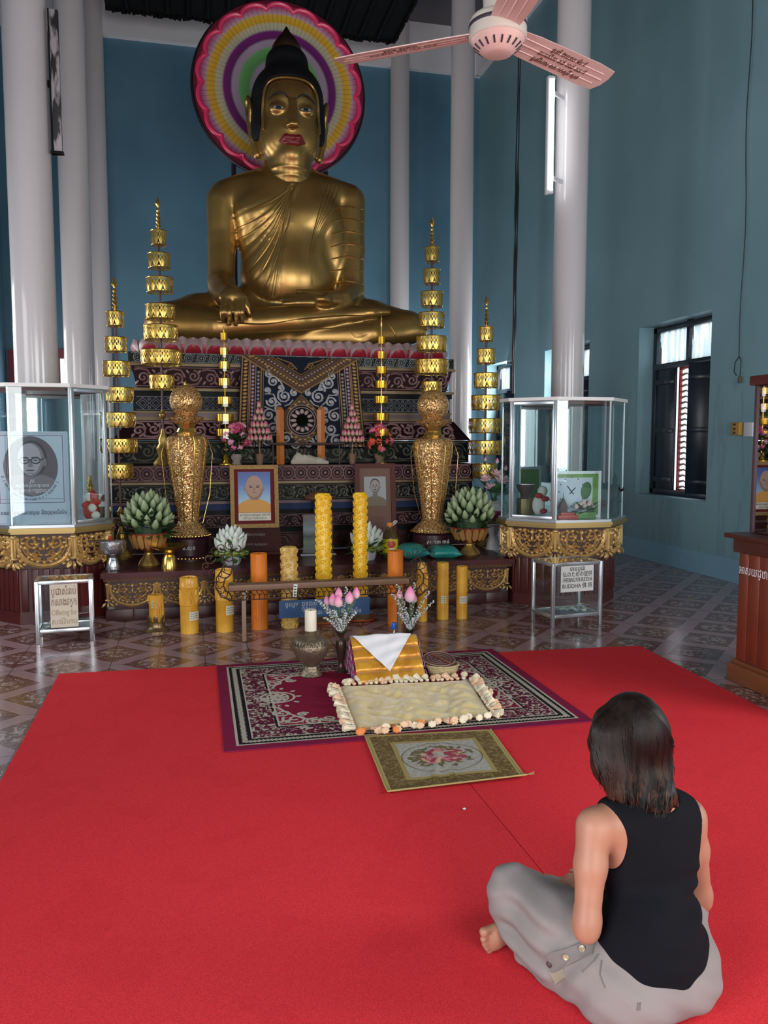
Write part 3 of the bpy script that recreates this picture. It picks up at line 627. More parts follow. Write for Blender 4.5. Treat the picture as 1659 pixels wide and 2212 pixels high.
# ------------------------------------------------------------------ stepped altar throne
XC = P(632, 900, 8.6).x
throne = thing('altar_throne', 'tall stepped throne with carved dark bands carrying the golden seated statue', 'throne', (XC, 9.5, 0))
def tier_x(pl, pr_, y, Y): return P(pl, y, Y).x - XC, P(pr_, y, Y).x - XC
YB = 10.55 - 9.5
ZP = P(700, 1222, 7.15).z
def tier(name, pl, pr_, yt, yb, Y, ground, pat, relief, Y2=None, pitch=0.12, margin=0.0):
    Y2 = Y2 or Y; x0, x1 = tier_x(pl, pr_, (yt + yb) / 2, Y); z1, z0 = P(640, yt, Y).z, P(640, yb, Y2).z
    ex = (Y - Y2)
    b = MB(); y1, y0 = Y - 9.5, Y2 - 9.5
    b.add([(x0 - ex, y0, z0), (x1 + ex, y0, z0), (x1 + ex, YB, z0), (x0 - ex, YB, z0), (x0, y1, z1), (x1, y1, z1), (x1, YB, z1), (x0, YB, z1)],
          [[3, 2, 1, 0], [4, 5, 6, 7], [0, 1, 5, 4], [1, 2, 6, 5], [2, 3, 7, 6], [3, 0, 4, 7]])
    o = b.build(name, ground, throne, False)
    if pat:
        H = z1 - z0; d = Vector((0, y1 - y0, z1 - z0)); L_ = d.length; v = d / L_; n = Vector((0, -v.z, v.y)); fn = plane_fn((0, y0, z0), (1, 0, 0), v, n)
        r = MB(); pat(r, x0 + 0.03, x1 - 0.03, L_ * 0.08, L_ * 0.92, fn, pitch); r.build('relief', relief, o)
        if ex == 0:        # the same carving along both flanks
            pass
    return o, z0, z1
tier('ring_band', 277, 980, 768, 790, 8.78, MGREENB, rings, MSILV, pitch=0.125)
tier('moulding', 274, 984, 790, 796, 8.765, MGLINE, None, None)
tier('scroll_band', 284, 976, 796, 842, 8.79, MPLUM, scrolls, MPINKS, Y2=8.84, pitch=0.17)
tier('moulding', 280, 980, 842, 848, 8.80, MGLINE, None, None); tier('moulding', 283, 976, 848, 858, 8.83, MBLACK, None, None)
tier('lattice_band', 288, 971, 858, 890, 8.80, MBLUEB, lattice, MSILV, pitch=0.13)
tier('moulding', 283, 975, 890, 894, 8.78, MGLINE, None, None); tier('moulding', 286, 972, 894, 903, 8.79, MMAUVE, None, None); tier('moulding', 280, 976, 903, 909, 8.77, MGLINE, None, None)
tier('scroll_band', 278, 980, 909, 951, 8.77, MPLUM, scrolls, MPINKS, Y2=8.62, pitch=0.15)
tier('scroll_band', 247, 1012, 952, 1001, 8.60, MBLACK, scrolls, MGREYG, pitch=0.19)
o, LZ0, LEDGE = tier('ring_band', 237, 1022, 1004, 1039, 8.30, MPLUM, rings, MPINKS, pitch=0.128)
tier('moulding', 235, 1024, 1039, 1044, 8.29, MGLINE, None, None)
tier('floral_band', 240, 1020, 1044, 1080, 8.34, MBLACK, scrolls, MGREYG, pitch=0.11)
tier('moulding', 236, 1023, 1080, 1086, 8.32, MMAUVE, None, None); tier('moulding', 238, 1022, 1086, 1100, 8.34, MBLUEL, None, None); tier('moulding', 236, 1023, 1100, 1108, 8.31, MBLACK, None, None)
tier('scroll_band', 236, 1024, 1108, 1138, 8.31, MPLUM, scrolls, MPINKS, pitch=0.14)
tier('moulding', 232, 1026, 1138, 1148, 8.29, MBLACK, None, None)
x0, x1 = tier_x(232, 1026, 1160, 8.3); zt = P(640, 1148, 8.29).z
b = MB(); b.box(((x0 + x1) / 2, (8.32 - 9.5 + YB) / 2, (zt + ZP) / 2), (x1 - x0, YB - (8.32 - 9.5), zt - ZP - 0.001)); o = b.build('plinth', MMAROON, throne, False)
r = MB(); scrolls(r, x0 + 0.03, x1 - 0.03, ZP + 0.02, zt - 0.02, plane_fn((0, 8.32 - 9.5, 0), (1, 0, 0), (0, 0, 1), (0, -1, 0)), 0.2); r.build('relief', mat('brown_relief', (0.10, 0.055, 0.04), 0.5), o)
# lotus petals under the statue: two rows round the front and the sides
PZ = P(620, 768, 8.80).z; PH = P(620, 736, 8.85).z - PZ
x0, x1 = tier_x(300, 960, 770, 8.9)
SEATZ0 = P(600, 750, 9.0).z - 0.003
b = MB(); b.box(((x0 + x1) / 2, (9.0 - 9.5 + YB) / 2, (PZ + SEATZ0) / 2), (x1 - x0 - 0.1, YB + 0.4, SEATZ0 - PZ)); b.build('lotus_core', mat('dusty_rose', (0.20, 0.06, 0.07), 0.5), throne, False)
MPET = [mat('petal_grey_rose', (0.36, 0.25, 0.25), 0.35, var=0.15, vscale=12), mat('petal_crimson', (0.30, 0.014, 0.030), 0.4)]
def petal(w, h, d, red):
    b = MB(); n, k = 10, 10; vs, fs = [], []
    for j in range(k + 1):
        t = math.sin(PI / 2 * j / k); ww = w * 0.5 * (1 - t ** 3.6) ** 0.5 * (0.90 + 0.10 * math.sin(t * PI)) if j < k else 0.004
        for i in range(n + 1):
            s = i / n * 2 - 1; bulge = d * (1 - s * s) * (0.55 + 0.45 * math.sin(min(1, t * 1.15) * PI)) + d * 0.3 * t
            vs.append((s * ww, -bulge, t * h))
    for j in range(k):
        for i in range(n):
            a = j * (n + 1) + i; fs.append([a, a + 1, a + n + 2, a + n + 1])
            b.mi.append(0)
    b.v, b.f = [Vector(v) for v in vs], fs; b.cur = 1
    return b
def add_petal(x, y, rz, w, h, d, z, me=[None, {}]):
    key = (round(w, 3), round(h, 3))
    if key not in me[1]:
        b = petal(w, h, d, True); o = b.build('lotus_petal', MPET, throne, angle=180)
        r = MB(); r.cur = 0; q = circ(0, 0.0, 1, 18); fnp = lambda u, v, hh: (u, -(d * (1 - min(1, (u / (w * 0.5)) ** 2)) * (0.55 + 0.45 * math.sin(min(1, max(0, v / h) * 1.15) * PI)) + d * 0.3 * max(0, v / h)) - 0.001 - hh, v)
        def red(u, v):
            a = (u - 0.5) * PI; rr = 0.36 * w * (1 + 0.08 * math.cos(9 * a)); return fnp(rr * v * math.sin(a), h * 0.02 + 0.52 * h * v * math.cos(a) ** 0.8, 0.0015)
        r.grid(lambda u, v: red(u, v), 18, 4); r.build('crimson_heart', MPET[1], o, angle=180)
        me[1][key] = o
    else: o = copy_tree(me[1][key], throne)
    o.location = (x, y, z); o.rotation_euler = (0.0, 0, rz)
n = 15
for i in range(n): add_petal(x0 + (x1 - x0) * (i + 0.5) / n, 8.87 - 9.5, 0, (x1 - x0) / n * 0.98, PH * 1.02, 0.075, PZ + 0.002)
for i in range(n - 1): add_petal(x0 + (x1 - x0) * (i + 1) / n, 8.90 - 9.5, 0, (x1 - x0) / n * 0.9, PH * 1.10, 0.05, PZ + 0.002)
for s in (-1, 1):
    for i in range(6): add_petal((x0 + x1) / 2 + s * (x1 - x0) / 2, 9.05 - 9.5 + 0.22 * i, s * PI / 2, 0.21, PH * 0.98, 0.075, PZ + 0.002)
# carved hanging panel on the front of the throne
pw = MB(); Yt, Yb = 8.745, 8.50
c4 = [P(521, 767, Yt), P(773, 776, Yt), P(790, 966, Yb), P(513, 966, Yb)]; o4 = Vector((XC, 9.5, 0)); c4 = [q - o4 for q in c4]
nrm = (c4[1] - c4[0]).cross(c4[0] - c4[3]).normalized()
def pf(u, v, h): q = bil(c4, u, 1 - v); return q + nrm * h
AS = 1.40    # v stretch so that scrolls stay round
pw.slab([(0, 0), (1, 0), (1, 1), (0, 1)], pf, -0.05, 0.0); pan = pw.build('hanging_panel', MBLUEB, throne, False)
b = MB()
def mir(fnc):
    for s in (0, 1): fnc((lambda u: u) if s == 0 else (lambda u: 1 - u), 1 if s == 0 else -1)
def bandpoly(b, pts, w): b.ridge(pts, w, 0.006, pf)
def spv(u, v, r, t, a, d): return [(x, v + (y - v) * AS) for x, y in spiral(u, v, r, t, a, d, 16)]
def silver(M, s):
    for (u, v, r, t, a) in ((0.235, 0.80, 0.035, 1.4, 1), (0.27, 0.72, 0.05, 1.7, 0), (0.36, 0.56, 0.058, 1.8, 2), (0.26, 0.50, 0.045, 1.5, 3), (0.235, 0.35, 0.05, 1.6, 1), (0.27, 0.20, 0.05, 1.6, 0.5), (0.235, 0.07, 0.045, 1.5, 2), (0.37, 0.10, 0.052, 1.6, 0), (0.45, 0.03, 0.035, 1.4, 3), (0.33, 0.65, 0.032, 1.3, 4), (0.315, 0.42, 0.036, 1.4, 1), (0.44, 0.60, 0.03, 1.3, 2), (0.31, 0.30, 0.03, 1.3, 2), (0.22, 0.62, 0.028, 1.3, 5)):
        p = spv(u, v, r, t, a, s); b.ridge([(M(x), y) for x, y in p], 0.017, 0.008, pf); b.blob(M(u), v, 0.012, 0.016, 0.010, pf)
    for pts in ([(0.20, 0.92), (0.24, 0.82), (0.33, 0.72), (0.36, 0.64)], [(0.20, 0.58), (0.27, 0.58), (0.30, 0.50), (0.33, 0.47)], [(0.20, 0.44), (0.27, 0.40), (0.33, 0.36)], [(0.20, 0.14), (0.30, 0.13), (0.33, 0.04)], [(0.43, 0.52), (0.40, 0.47), (0.36, 0.45)]):
        b.ridge([(M(x), y) for x, y in pts], 0.014, 0.008, pf)
mir(silver); b.build('silver_scrolls', MSILV, pan)
b = MB()
def borders(M, s):
    g = MB(); k = MB()
    b.ridge([(M(0.012), 0), (M(0.012), 1)], 0.012, 0.006, pf); b.ridge([(M(0.070), 0), (M(0.070), 0.97)], 0.010, 0.006, pf)
    for i in range(24): b.blob(M(0.041), 0.02 + i * 0.04, 0.020, 0.017, 0.007, pf, s * 0.6, 6)
    for u in (0.082, 0.125): k.ridge([(M(u), 0), (M(u), 0.93)], 0.009, 0.006, pf)
    for i in range(22): k.blob(M(0.103), 0.02 + i * 0.041, 0.013, 0.018, 0.008, pf, n=6)
    for i in range(20): g.blob(M(0.148), 0.02 + i * 0.042, 0.013, 0.018, 0.008, pf, n=6)
    b.ridge([(M(0.170), 0), (M(0.170), 0.88)], 0.012, 0.006, pf); k.ridge([(M(0.188), 0), (M(0.188), 0.86)], 0.006, 0.006, pf)
    g.build('bead_border', MGREYG, pan); k.build('mauve_border', MPINKS, pan)
mir(borders); k = MB()
MBROWNP = mat('brown_panel_ground', (0.05, 0.028, 0.018), 0.45)
gr = MB(); gr.slab([(0.0, 1.0), (0.5, 0.60), (1.0, 1.0), (0.80, 1.0), (0.5, 0.775), (0.20, 1.0)], pf, -0.001, 0.004)
gr.slab([(0.5, 0.005), (0.70, 0.29), (0.5, 0.575), (0.30, 0.29)][::1], pf, -0.001, 0.004)
gr.v = gr.v; gr.build('brown_ground', MBROWNP, pan, False)
for (v, w) in ((0.60, 0.022), (0.635, 0.012), (0.705, 0.012), (0.775, 0.012), (0.80, 0.012)):
    t = (1 - v); M0 = 0.5 * 0 if True else 0
    b.ridge([(max(0.0, 0.5 - (1.0 - v) / 0.80), 1.0) if True else 0, (0.5, v), (min(1.0, 0.5 + (1.0 - v) / 0.80), 1.0)], w, 0.010, pf)
for i in range(17):
    t = (i + 0.5) / 17
    for s in (-1, 1): b.blob(0.5 + s * 0.44 * t, 0.672 + 0.352 * t if t < 0.93 else 0.99, 0.017, 0.020, 0.012, pf, s * 0.7, 6)
    for s in ((-1, 1) if t < 0.62 else ()): k.blob(0.5 + s * 0.44 * t, 0.742 + 0.352 * t, 0.012, 0.014, 0.010, pf, s * 0.7, 6)
for s in (-1, 1):
    b.ridge([(0.5, 0.575), (0.5 + s * 0.20, 0.29), (0.5, 0.005)], 0.014, 0.010, pf); b.ridge([(0.5, 0.535), (0.5 + s * 0.172, 0.29), (0.5, 0.045)], 0.010, 0.010, pf)
    for (u, v) in ((0.05, 0.47), (0.09, 0.425), (0.05, 0.11), (0.09, 0.155), (0.02, 0.50), (0.02, 0.085)): b.blob(0.5 + s * u, v, 0.018, 0.020, 0.012, pf, s * 0.6, 6)
    b.ridge([(0.5 + s * 0.03, 0.86), (0.5 + s * 0.08, 0.93), (0.5 + s * 0.15, 0.96), (0.5 + s * 0.20, 0.985)], 0.014, 0.010, pf); b.ridge(spv(0.5 + s * 0.08, 0.90, 0.03, 1.4, 0, s), 0.012, 0.010, pf)
b.build('gold_border', MOCHRE, pan); k.build('rose_beads', MPINKS, pan)
md = MB(); mc = (0.5, 0.29); cv = lambda r, n=28: [(mc[0] + r * math.cos(2 * PI * i / n), mc[1] + r * AS * math.sin(2 * PI * i / n)) for i in range(n)]
md.slab(cv(0.125), pf, 0.0, 0.010); md.build('medallion', MBLACK, pan, False)
md = MB()
for r in (0.122, 0.104): md.ridge(cv(r), 0.010, 0.008, pf, True, 0.010)
for i in range(12):
    a = 2 * PI * i / 12; md.blob(mc[0] + 0.072 * math.cos(a), mc[1] + 0.072 * AS * math.sin(a), 0.036, 0.0215, 0.022, pf, math.atan2(AS * math.sin(a), math.cos(a)), 8)
md.build('medallion_petals', mat('petal_cream_rose', (0.42, 0.30, 0.26), 0.4), pan)
md = MB(); md.slab(cv(0.044), pf, 0.010, 0.020); md.build('medallion_mirror', mat('dark_mirror', (0.03, 0.035, 0.02), 0.08, 0.9), pan, False)

# ------------------------------------------------------------------ low altar platform between the two pedestals
CLX, CRX = P(93, 1138, 7.25).x, P(1253, 1128, 6.86).x + 0.02; PYF = 7.15
PX0, PX1 = CLX + 0.452, CRX - 0.535; pc = (PX0 + PX1) / 2
plat = thing('altar_platform', 'low maroon platform with a gold carved swag frieze in front of the throne', 'platform', (pc, 7.8, 0))
def plat_poly(i): w = (PX1 - PX0) / 2; return [(-w + i, -0.65 + i), (w - i, -0.65 + i), (w - i, 0.48), (-w + i, 0.48)]
b = MB(); b.prism(plat_poly(0), ZP - 0.045, ZP); b.prism(plat_poly(0.02), ZP - 0.075, ZP - 0.045); b.build('top_slab', MMAROON, plat, False)
b = MB(); b.prism(plat_poly(0.10), 0.001, ZP - 0.075); b.build('body', MMAROON, plat, False)
fy = PYF - 7.8 + 0.07
b = MB(); frieze(b, -(PX1 - PX0) / 2 + 0.05, (PX1 - PX0) / 2 - 0.05, ZP - 0.085, 0.225, plane_fn((0, fy - 0.002, 0), (1, 0, 0), (0, 0, 1), (0, -1, 0)), 9); b.build('swag_frieze', MGOLDC, plat)
b = MB(); b.box((0, fy + 0.02, ZP - 0.19), (PX1 - PX0 - 0.12, 0.05, 0.215)); b.build('frieze_ground', mat('frieze_ground', (0.045, 0.012, 0.012), 0.4), plat, False)
b = MB(); f2 = plane_fn((0, PYF - 7.8 - 0.0, ZP - 0.06), (1, 0, 0), (0, 0, 1), (0, -1, 0)); scrolls(b, -(PX1 - PX0) / 2 + 0.03, (PX1 - PX0) / 2 - 0.03, -0.014, 0.014, f2, 0.035)
b.v = [(x, y + 0.02, z) for x, y, z in b.v]; b.build('edge_carving', mat('dull_gold_carving', (0.46, 0.30, 0.11), 0.4, 0.5), plat)
b = MB()
for i in range(16): b.box((-(PX1 - PX0) / 2 + 0.14 + i * (PX1 - PX0 - 0.28) / 15, fy + 0.03, 0.055), (0.225, 0.02, 0.10), bev=0.004)
b.build('panelling', mat('dark_panelling', (0.05, 0.010, 0.012), 0.4), plat)

# ------------------------------------------------------------------ glass cases on carved pedestals
def glass_mat(name, tint=(0.93, 0.97, 0.97), f=1.0):
    n = NB(name); t = n.N.new('ShaderNodeBsdfTransparent'); g = n.N.new('ShaderNodeBsdfGlossy'); x = n.N.new('ShaderNodeMixShader'); fr = n.N.new('ShaderNodeFresnel')
    t.inputs[0].default_value = (*tint, 1); g.inputs['Roughness'].default_value = 0.015; g.inputs[0].default_value = (0.95, 1, 1, 1); fr.inputs[0].default_value = 1.5
    ge = n.N.new('ShaderNodeNewGeometry'); n.K.new(n.m_('MULTIPLY', n.m_('MINIMUM', n.m_('MULTIPLY', fr.outputs[0], 1.9 * f), 1.0), n.m_('SUBTRACT', 1.0, ge.outputs['Backfacing'])), x.inputs[0]); n.K.new(t.outputs[0], x.inputs[1]); n.K.new(g.outputs[0], x.inputs[2]); n.K.new(x.outputs[0], n.N['Material Output'].inputs[0])
    return n.m
MGLASS = glass_mat('case_glass'); MALU = mat('aluminium', (0.62, 0.64, 0.67), 0.28, 0.85); MMIR = mat('mirror', (0.80, 0.84, 0.84), 0.02, 1.0); MWHITEP = mat('white_paint', (0.72, 0.70, 0.68), 0.4)
MGRIM = mat('gilt_rim', (0.46, 0.32, 0.12), 0.35, 0.7)
CASES = []
def case(cx, yf, A_, D_, hy, pxc, pyb, pyt, lab1, lab2, door_k):
    cyy = yf + hy; ZT, ZC = P(pxc, pyb, yf).z, P(pxc, pyt, yf).z; CASE_R = 0.0
    def octa(o):
        a = A_ + o * 0.414; w = A_ + D_ + o; h = hy + o; q = h - D_ - o * 0.586
        return [(-a, -h), (a, -h), (w, -q), (w, q), (a, h), (-a, h), (-w, q), (-w, -q)]
    pd = thing('case_pedestal', lab1, 'pedestal', (cx, cyy, 0), 0, 'carved octagonal pedestals')
    b = MB(); b.prism(octa(CASE_R - 0.06), 0.10, ZT - 0.04); b.build('body', MRED, pd, False)
    b = MB(); b.prism(octa(CASE_R - 0.052), 0.001, 0.07); b.prism(octa(CASE_R - 0.056), 0.07, 0.10); b.build('plinth', MRED, pd, False)
    b = MB(); b.prism(octa(CASE_R - 0.012), ZT - 0.345, ZT - 0.04); b.build('frieze_ground', mat('frieze_ground', (0.045, 0.012, 0.012), 0.4), pd, False)
    b = MB(); b.prism(octa(CASE_R + 0.03), ZT - 0.05, ZT - 0.012); b.prism(octa(CASE_R + 0.05), ZT - 0.03, ZT); b.build('gilt_rim', MGRIM, pd, False)
    b = MB(); pts = octa(CASE_R - 0.010)
    for k in range(8):
        a, c = Vector((*pts[k], 0)), Vector((*pts[(k + 1) % 8], 0)); u = (c - a).normalized(); n = Vector((u.y, -u.x, 0)); w = (c - a).length
        if n.y > 0.5: continue
        frieze(b, 0.0, w, ZT - 0.05, 0.30, plane_fn(a, u, (0, 0, 1), n), 1)
    b.build('swag_frieze', MGOLDC, pd)
    b = MB(); pb = octa(CASE_R - 0.06)
    for k in range(8):
        a, c = Vector(pb[k]), Vector(pb[(k + 1) % 8]); u = (c - a).normalized(); ang = math.atan2(u.y, u.x); nn = Vector((u.y, -u.x))
        for t in (0.1, 0.3, 0.5, 0.7, 0.9): q = a + (c - a) * t + nn * 0.006; b.box((q.x, q.y, 0.29), (0.055, 0.014, 0.36), rz=ang, bev=0.004)
    b.build('panelling', MRED, pd)
    cs = thing('display_case', lab2, 'display case', (cx, cyy, ZT + 0.001), 0, 'octagonal glass display cases'); H = ZC - ZT; CASES.append((cs, H))
    b = MB(); b.prism(octa(CASE_R + 0.035), 0, 0.022); b.build('base_rail', MALU, cs, False)
    b = MB(); b.prism(octa(CASE_R + 0.03), H - 0.03, H); b.build('top_panel', MWHITEP, cs, False)
    b = MB(); b.prism(octa(-0.10), H - 0.055, H - 0.03); b.build('lining', mat('brown_board', (0.16, 0.05, 0.04), 0.5), cs, False)
    pts = octa(CASE_R)
    fr = MB()
    for k in range(8):
        a, c = Vector((*pts[k], 0)), Vector((*pts[(k + 1) % 8], 0)); u = (c - a).normalized(); ang = math.atan2(u.y, u.x); n = Vector((u.y, -u.x, 0)); w = (c - a).length; mid = (a + c) / 2
        b = MB(); b.box((mid.x, mid.y, H / 2 - 0.005), (w - 0.012, 0.006, H - 0.055), rz=ang)
        b.build('mirror_pane' if k in (4,) else 'glass_pane', MMIR if k in (4,) else MGLASS, cs, False)
        fr.box((a.x, a.y, H / 2), (0.012, 0.012, H - 0.05), rz=ang)
        if k == door_k:
            d = MB()
            for q in (0.022, w - 0.022): p = a + u * q; d.box((p.x + n.x * 0.008, p.y + n.y * 0.008, H / 2), (0.032, 0.022, H - 0.035), rz=ang, bev=0.003)
            for z in (0.04, H - 0.05): d.box((mid.x + n.x * 0.008, mid.y + n.y * 0.008, z), (w - 0.05, 0.022, 0.032), rz=ang, bev=0.003)
            d.build('door_frame', MALU, cs)
    fr.build('corner_post', mat('clear_edge', (0.62, 0.70, 0.72), 0.2, 0.3), cs, False)
    return pd, cs
case(CLX, 7.25, 0.238, 0.262, 0.40, 93, 1140, 828, 'carved gold swag octagonal pedestal under the case with the large portrait', 'octagonal glass case holding the large black and white portrait board', 1)
case(CRX, 6.86, 0.265, 0.32, 0.42, 1253, 1128, 858, 'carved gold swag octagonal pedestal beside the blue wall', 'octagonal glass case holding a green framed clock and a dark statue', 7)
# ------------------------------------------------------------------ the golden seated statue
def gold_mat(name, col, lo, rough, sc):
    n = NB(name); a = n.noise(sc, 5); c = n.ramp(a, [(0.35, lo), (0.65, col)])
    n.bump(n.noise(9, 4), 0.06, 0.02); r = n.m_('ADD', rough, n.m_('MULTIPLY', n.noise(5, 3), 0.18))
    n.b.inputs['Coat Weight'].default_value = 0.25; n.b.inputs['Coat Roughness'].default_value = 0.25
    return n.done(c, r, 0.82, 0.5)
MSTAT = gold_mat('aged_gilding', (0.44, 0.265, 0.075), (0.29, 0.165, 0.045), 0.24, 1.6)
MHAIR = mat('black_curled_hair', (0.004, 0.004, 0.005), 0.7, spec=0.2, bump=0.4, bscale=60)
BY = 9.6; BC = Vector((P(622, 600, BY).x, BY, 0))
stat = thing('golden_statue', 'huge golden seated statue with black hair, red lips and a pointed finial on the throne', 'statue', (BC.x, BC.y, 0))
def Q(px, py, Y): p = P(px, py, Y) - BC; return (p.x, p.y, p.z)
SEATZ = P(600, 750, 9.0).z
bd = Body((-1.75, -1.15, SEATZ - 0.06), (1.75, 0.75, P(620, 330, BY).z), 0.0165)
# trunk
bd.ell(Q(617, 490, 9.62), (0.60, 0.36, 0.60), 0.05); bd.ell(Q(618, 420, 9.66), (0.66, 0.30, 0.22), 0.15)
bd.ell(Q(625, 600, 9.60), (0.56, 0.40, 0.50), 0.15); bd.ell(Q(560, 455, 9.45), (0.24, 0.14, 0.17), 0.15); bd.ell(Q(680, 460, 9.45), (0.24, 0.14, 0.17), 0.15)
bd.cone(Q(620, 335, 9.66), Q(620, 395, 9.66), 0.25, 0.28, 0.06)
bd.cone(Q(488, 425, 9.66), Q(622, 398, 9.66), 0.18, 0.22, 0.12); bd.cone(Q(752, 432, 9.66), Q(622, 398, 9.66), 0.18, 0.22, 0.12)
bd.ell(Q(716, 540, 9.62), (0.20, 0.26, 0.55), 0.06)
# right arm hanging to the shin, hand over the knee
bd.chain([Q(482, 436, 9.64), Q(480, 520, 9.60), Q(478, 610, 9.44), Q(487, 632, 9.14)], [0.185, 0.155, 0.145, 0.135], 0.03)
bd.chain([Q(487, 632, 9.14), Q(499, 640, 8.93)], [0.135, 0.12], 0.04); bd.ell(Q(502, 643, 8.87), (0.150, 0.075, 0.075), 0.04)
for (x0, x1_, y1, xm) in ((484, 481, 697, 480), (496, 496, 706, 495), (509, 510, 707, 510), (521, 523, 700, 523)):
    bd.chain([Q(x0, 650, 8.83), Q(xm, 674, 8.765), Q(x1_, y1 - 5, 8.80)], [0.036, 0.032, 0.025], 0.003)
bd.chain([Q(523, 644, 8.90), Q(534, 664, 8.87), Q(540, 680, 8.87)], [0.05, 0.034, 0.026], 0.015)
# left arm bent, hand lying palm up in the lap
bd.chain([Q(755, 440, 9.64), Q(757, 540, 9.58), Q(757, 628, 9.46), Q(740, 648, 9.16), Q(700, 646, 8.96)], [0.185, 0.165, 0.155, 0.115, 0.085], 0.04)
bd.ell(Q(690, 648, 8.92), (0.13, 0.10, 0.055), 0.04)
for k, (xa, ya, xb, yb) in enumerate(((690, 636, 642, 629), (676, 642, 616, 639), (676, 648, 607, 648), (676, 654, 612, 656))):
    bd.chain([Q(xa, ya, 8.90 - 0.03 * k), Q((xa + xb) / 2, (ya + yb) / 2 - 1, 8.88 - 0.03 * k), Q(xb, yb, 8.89 - 0.03 * k)], [0.042, 0.035, 0.024], 0.008)
def QL(px, py, Y): return Q(px, py, Y + 0.15)
# legs folded, one over the other
bd.chain([QL(560, 672, 9.55), QL(430, 690, 9.30), QL(362, 702, 9.14)], [0.30, 0.27, 0.235], 0.06)
bd.chain([QL(362, 702, 9.14), QL(470, 706, 8.95), QL(640, 692, 8.92), QL(770, 681, 8.96)], [0.235, 0.19, 0.16, 0.10], 0.05)
bd.chain([QL(760, 680, 8.94), QL(800, 676, 8.92), QL(838, 674, 8.92)], [0.09, 0.065, 0.035], 0.04)
bd.chain([QL(690, 680, 9.5), QL(800, 695, 9.28), QL(882, 708, 9.14)], [0.29, 0.24, 0.185], 0.06)
bd.chain([QL(882, 708, 9.14), QL(800, 722, 9.0), QL(620, 728, 8.98), QL(470, 733, 9.0)], [0.185, 0.16, 0.13, 0.09], 0.04)
bd.ell(QL(620, 705, 9.45), (0.95, 0.40, 0.26), 0.08)
bd.cone(QL(905, 716, 9.05), QL(780, 738, 8.95), 0.10, 0.09, 0.05); bd.cone(QL(780, 738, 8.95), QL(440, 738, 8.96), 0.09, 0.06, 0.05)
# robe folds: grooves and ridges traced over the chest and the left sleeve
X, Yg, Zg = bd.axes()
dep = (Yg + BC.y); t = dep / (FW[1])   # front view measure of every grid point
def to_px(Xa, Ya, Za):
    dx, dy, dz = Xa + BC.x, Ya + BC.y, Za - EYE
    d = dx * FW[0] + dy * FW[1] + dz * FW[2]
    return CX + F * (dx * RT[0] + dy * RT[1] + dz * RT[2]) / d, CY - F * (dx * UP[0] + dy * UP[1] + dz * UP[2]) / d
front = (Yg < 0.12)
def seg_dist(px, py, pts):
    best = np.full(px.shape, 1e6, np.float32)
    for (x0, y0), (x1_, y1) in zip(pts[:-1], pts[1:]):
        vx, vy = x1_ - x0, y1 - y0; tt = np.clip(((px - x0) * vx + (py - y0) * vy) / (vx * vx + vy * vy), 0, 1)
        best = np.minimum(best, np.hypot(px - x0 - vx * tt, py - y0 - vy * tt))
    return best
px_, py_ = to_px(X, np.full_like(X, -0.25), Zg)     # measured on the plane of the chest, as a sculptor would mark it
folds = []
for k, (ex, ey) in enumerate(((508, 462), (512, 492), (517, 515), (523, 538), (528, 560), (535, 585), (548, 610), (565, 632))):
    sx, sy = 634 - k * 1.2, 400 + k * 2.5
    folds.append([(sx, sy), (sx - (sx - ex) * 0.35, sy + (ey - sy) * 0.52), (sx - (sx - ex) * 0.72, sy + (ey - sy) * 0.84), (ex, ey)])
folds += [[(636, 402), (626, 470), (607, 540), (592, 640)], [(629, 402), (614, 480), (600, 560), (585, 640)]]
for k in range(4): folds.append([(735 - 9 * k, 400), (706 - 8 * k + 10, 450), (688 - 3 * k, 500), (676 - 2 * k, 560), (668 + 4 * k, 640)])
for k in range(7): folds.append([(715, 452 + 27 * k), (750, 446 + 27 * k), (784, 452 + 27 * k)])
for f in folds[:10]:
    s = seg_dist(px_, py_, f); bd.d += (np.where(front & (s < 16), 0.0045 * np.exp(-(s / 3.5) ** 2) - 0.004 * np.exp(-((s - 6.5) / 3.0) ** 2), 0)).astype(np.float32)
bd.d[:, :, Zg[0, 0] < SEATZ] = np.maximum(bd.d[:, :, Zg[0, 0] < SEATZ], 0.01)
bo = bd.mesh('body', MSTAT, stat, 3)
from mathutils.bvhtree import BVHTree
bv = BVHTree.FromPolygons([v.co for v in bo.data.vertices], [p.vertices[:] for p in bo.data.polygons])
legl = [[(405, 728), (445, 738)], [(755, 708), (770, 728), (795, 722)], [(838, 698), (850, 716), (858, 738)], [(640, 690), (740, 682), (800, 682)], [(470, 722), (640, 714), (760, 706)], [(440, 690), (560, 700), (640, 690)]]
b = MB(); eye = Vector((0, 0, EYE)) - BC
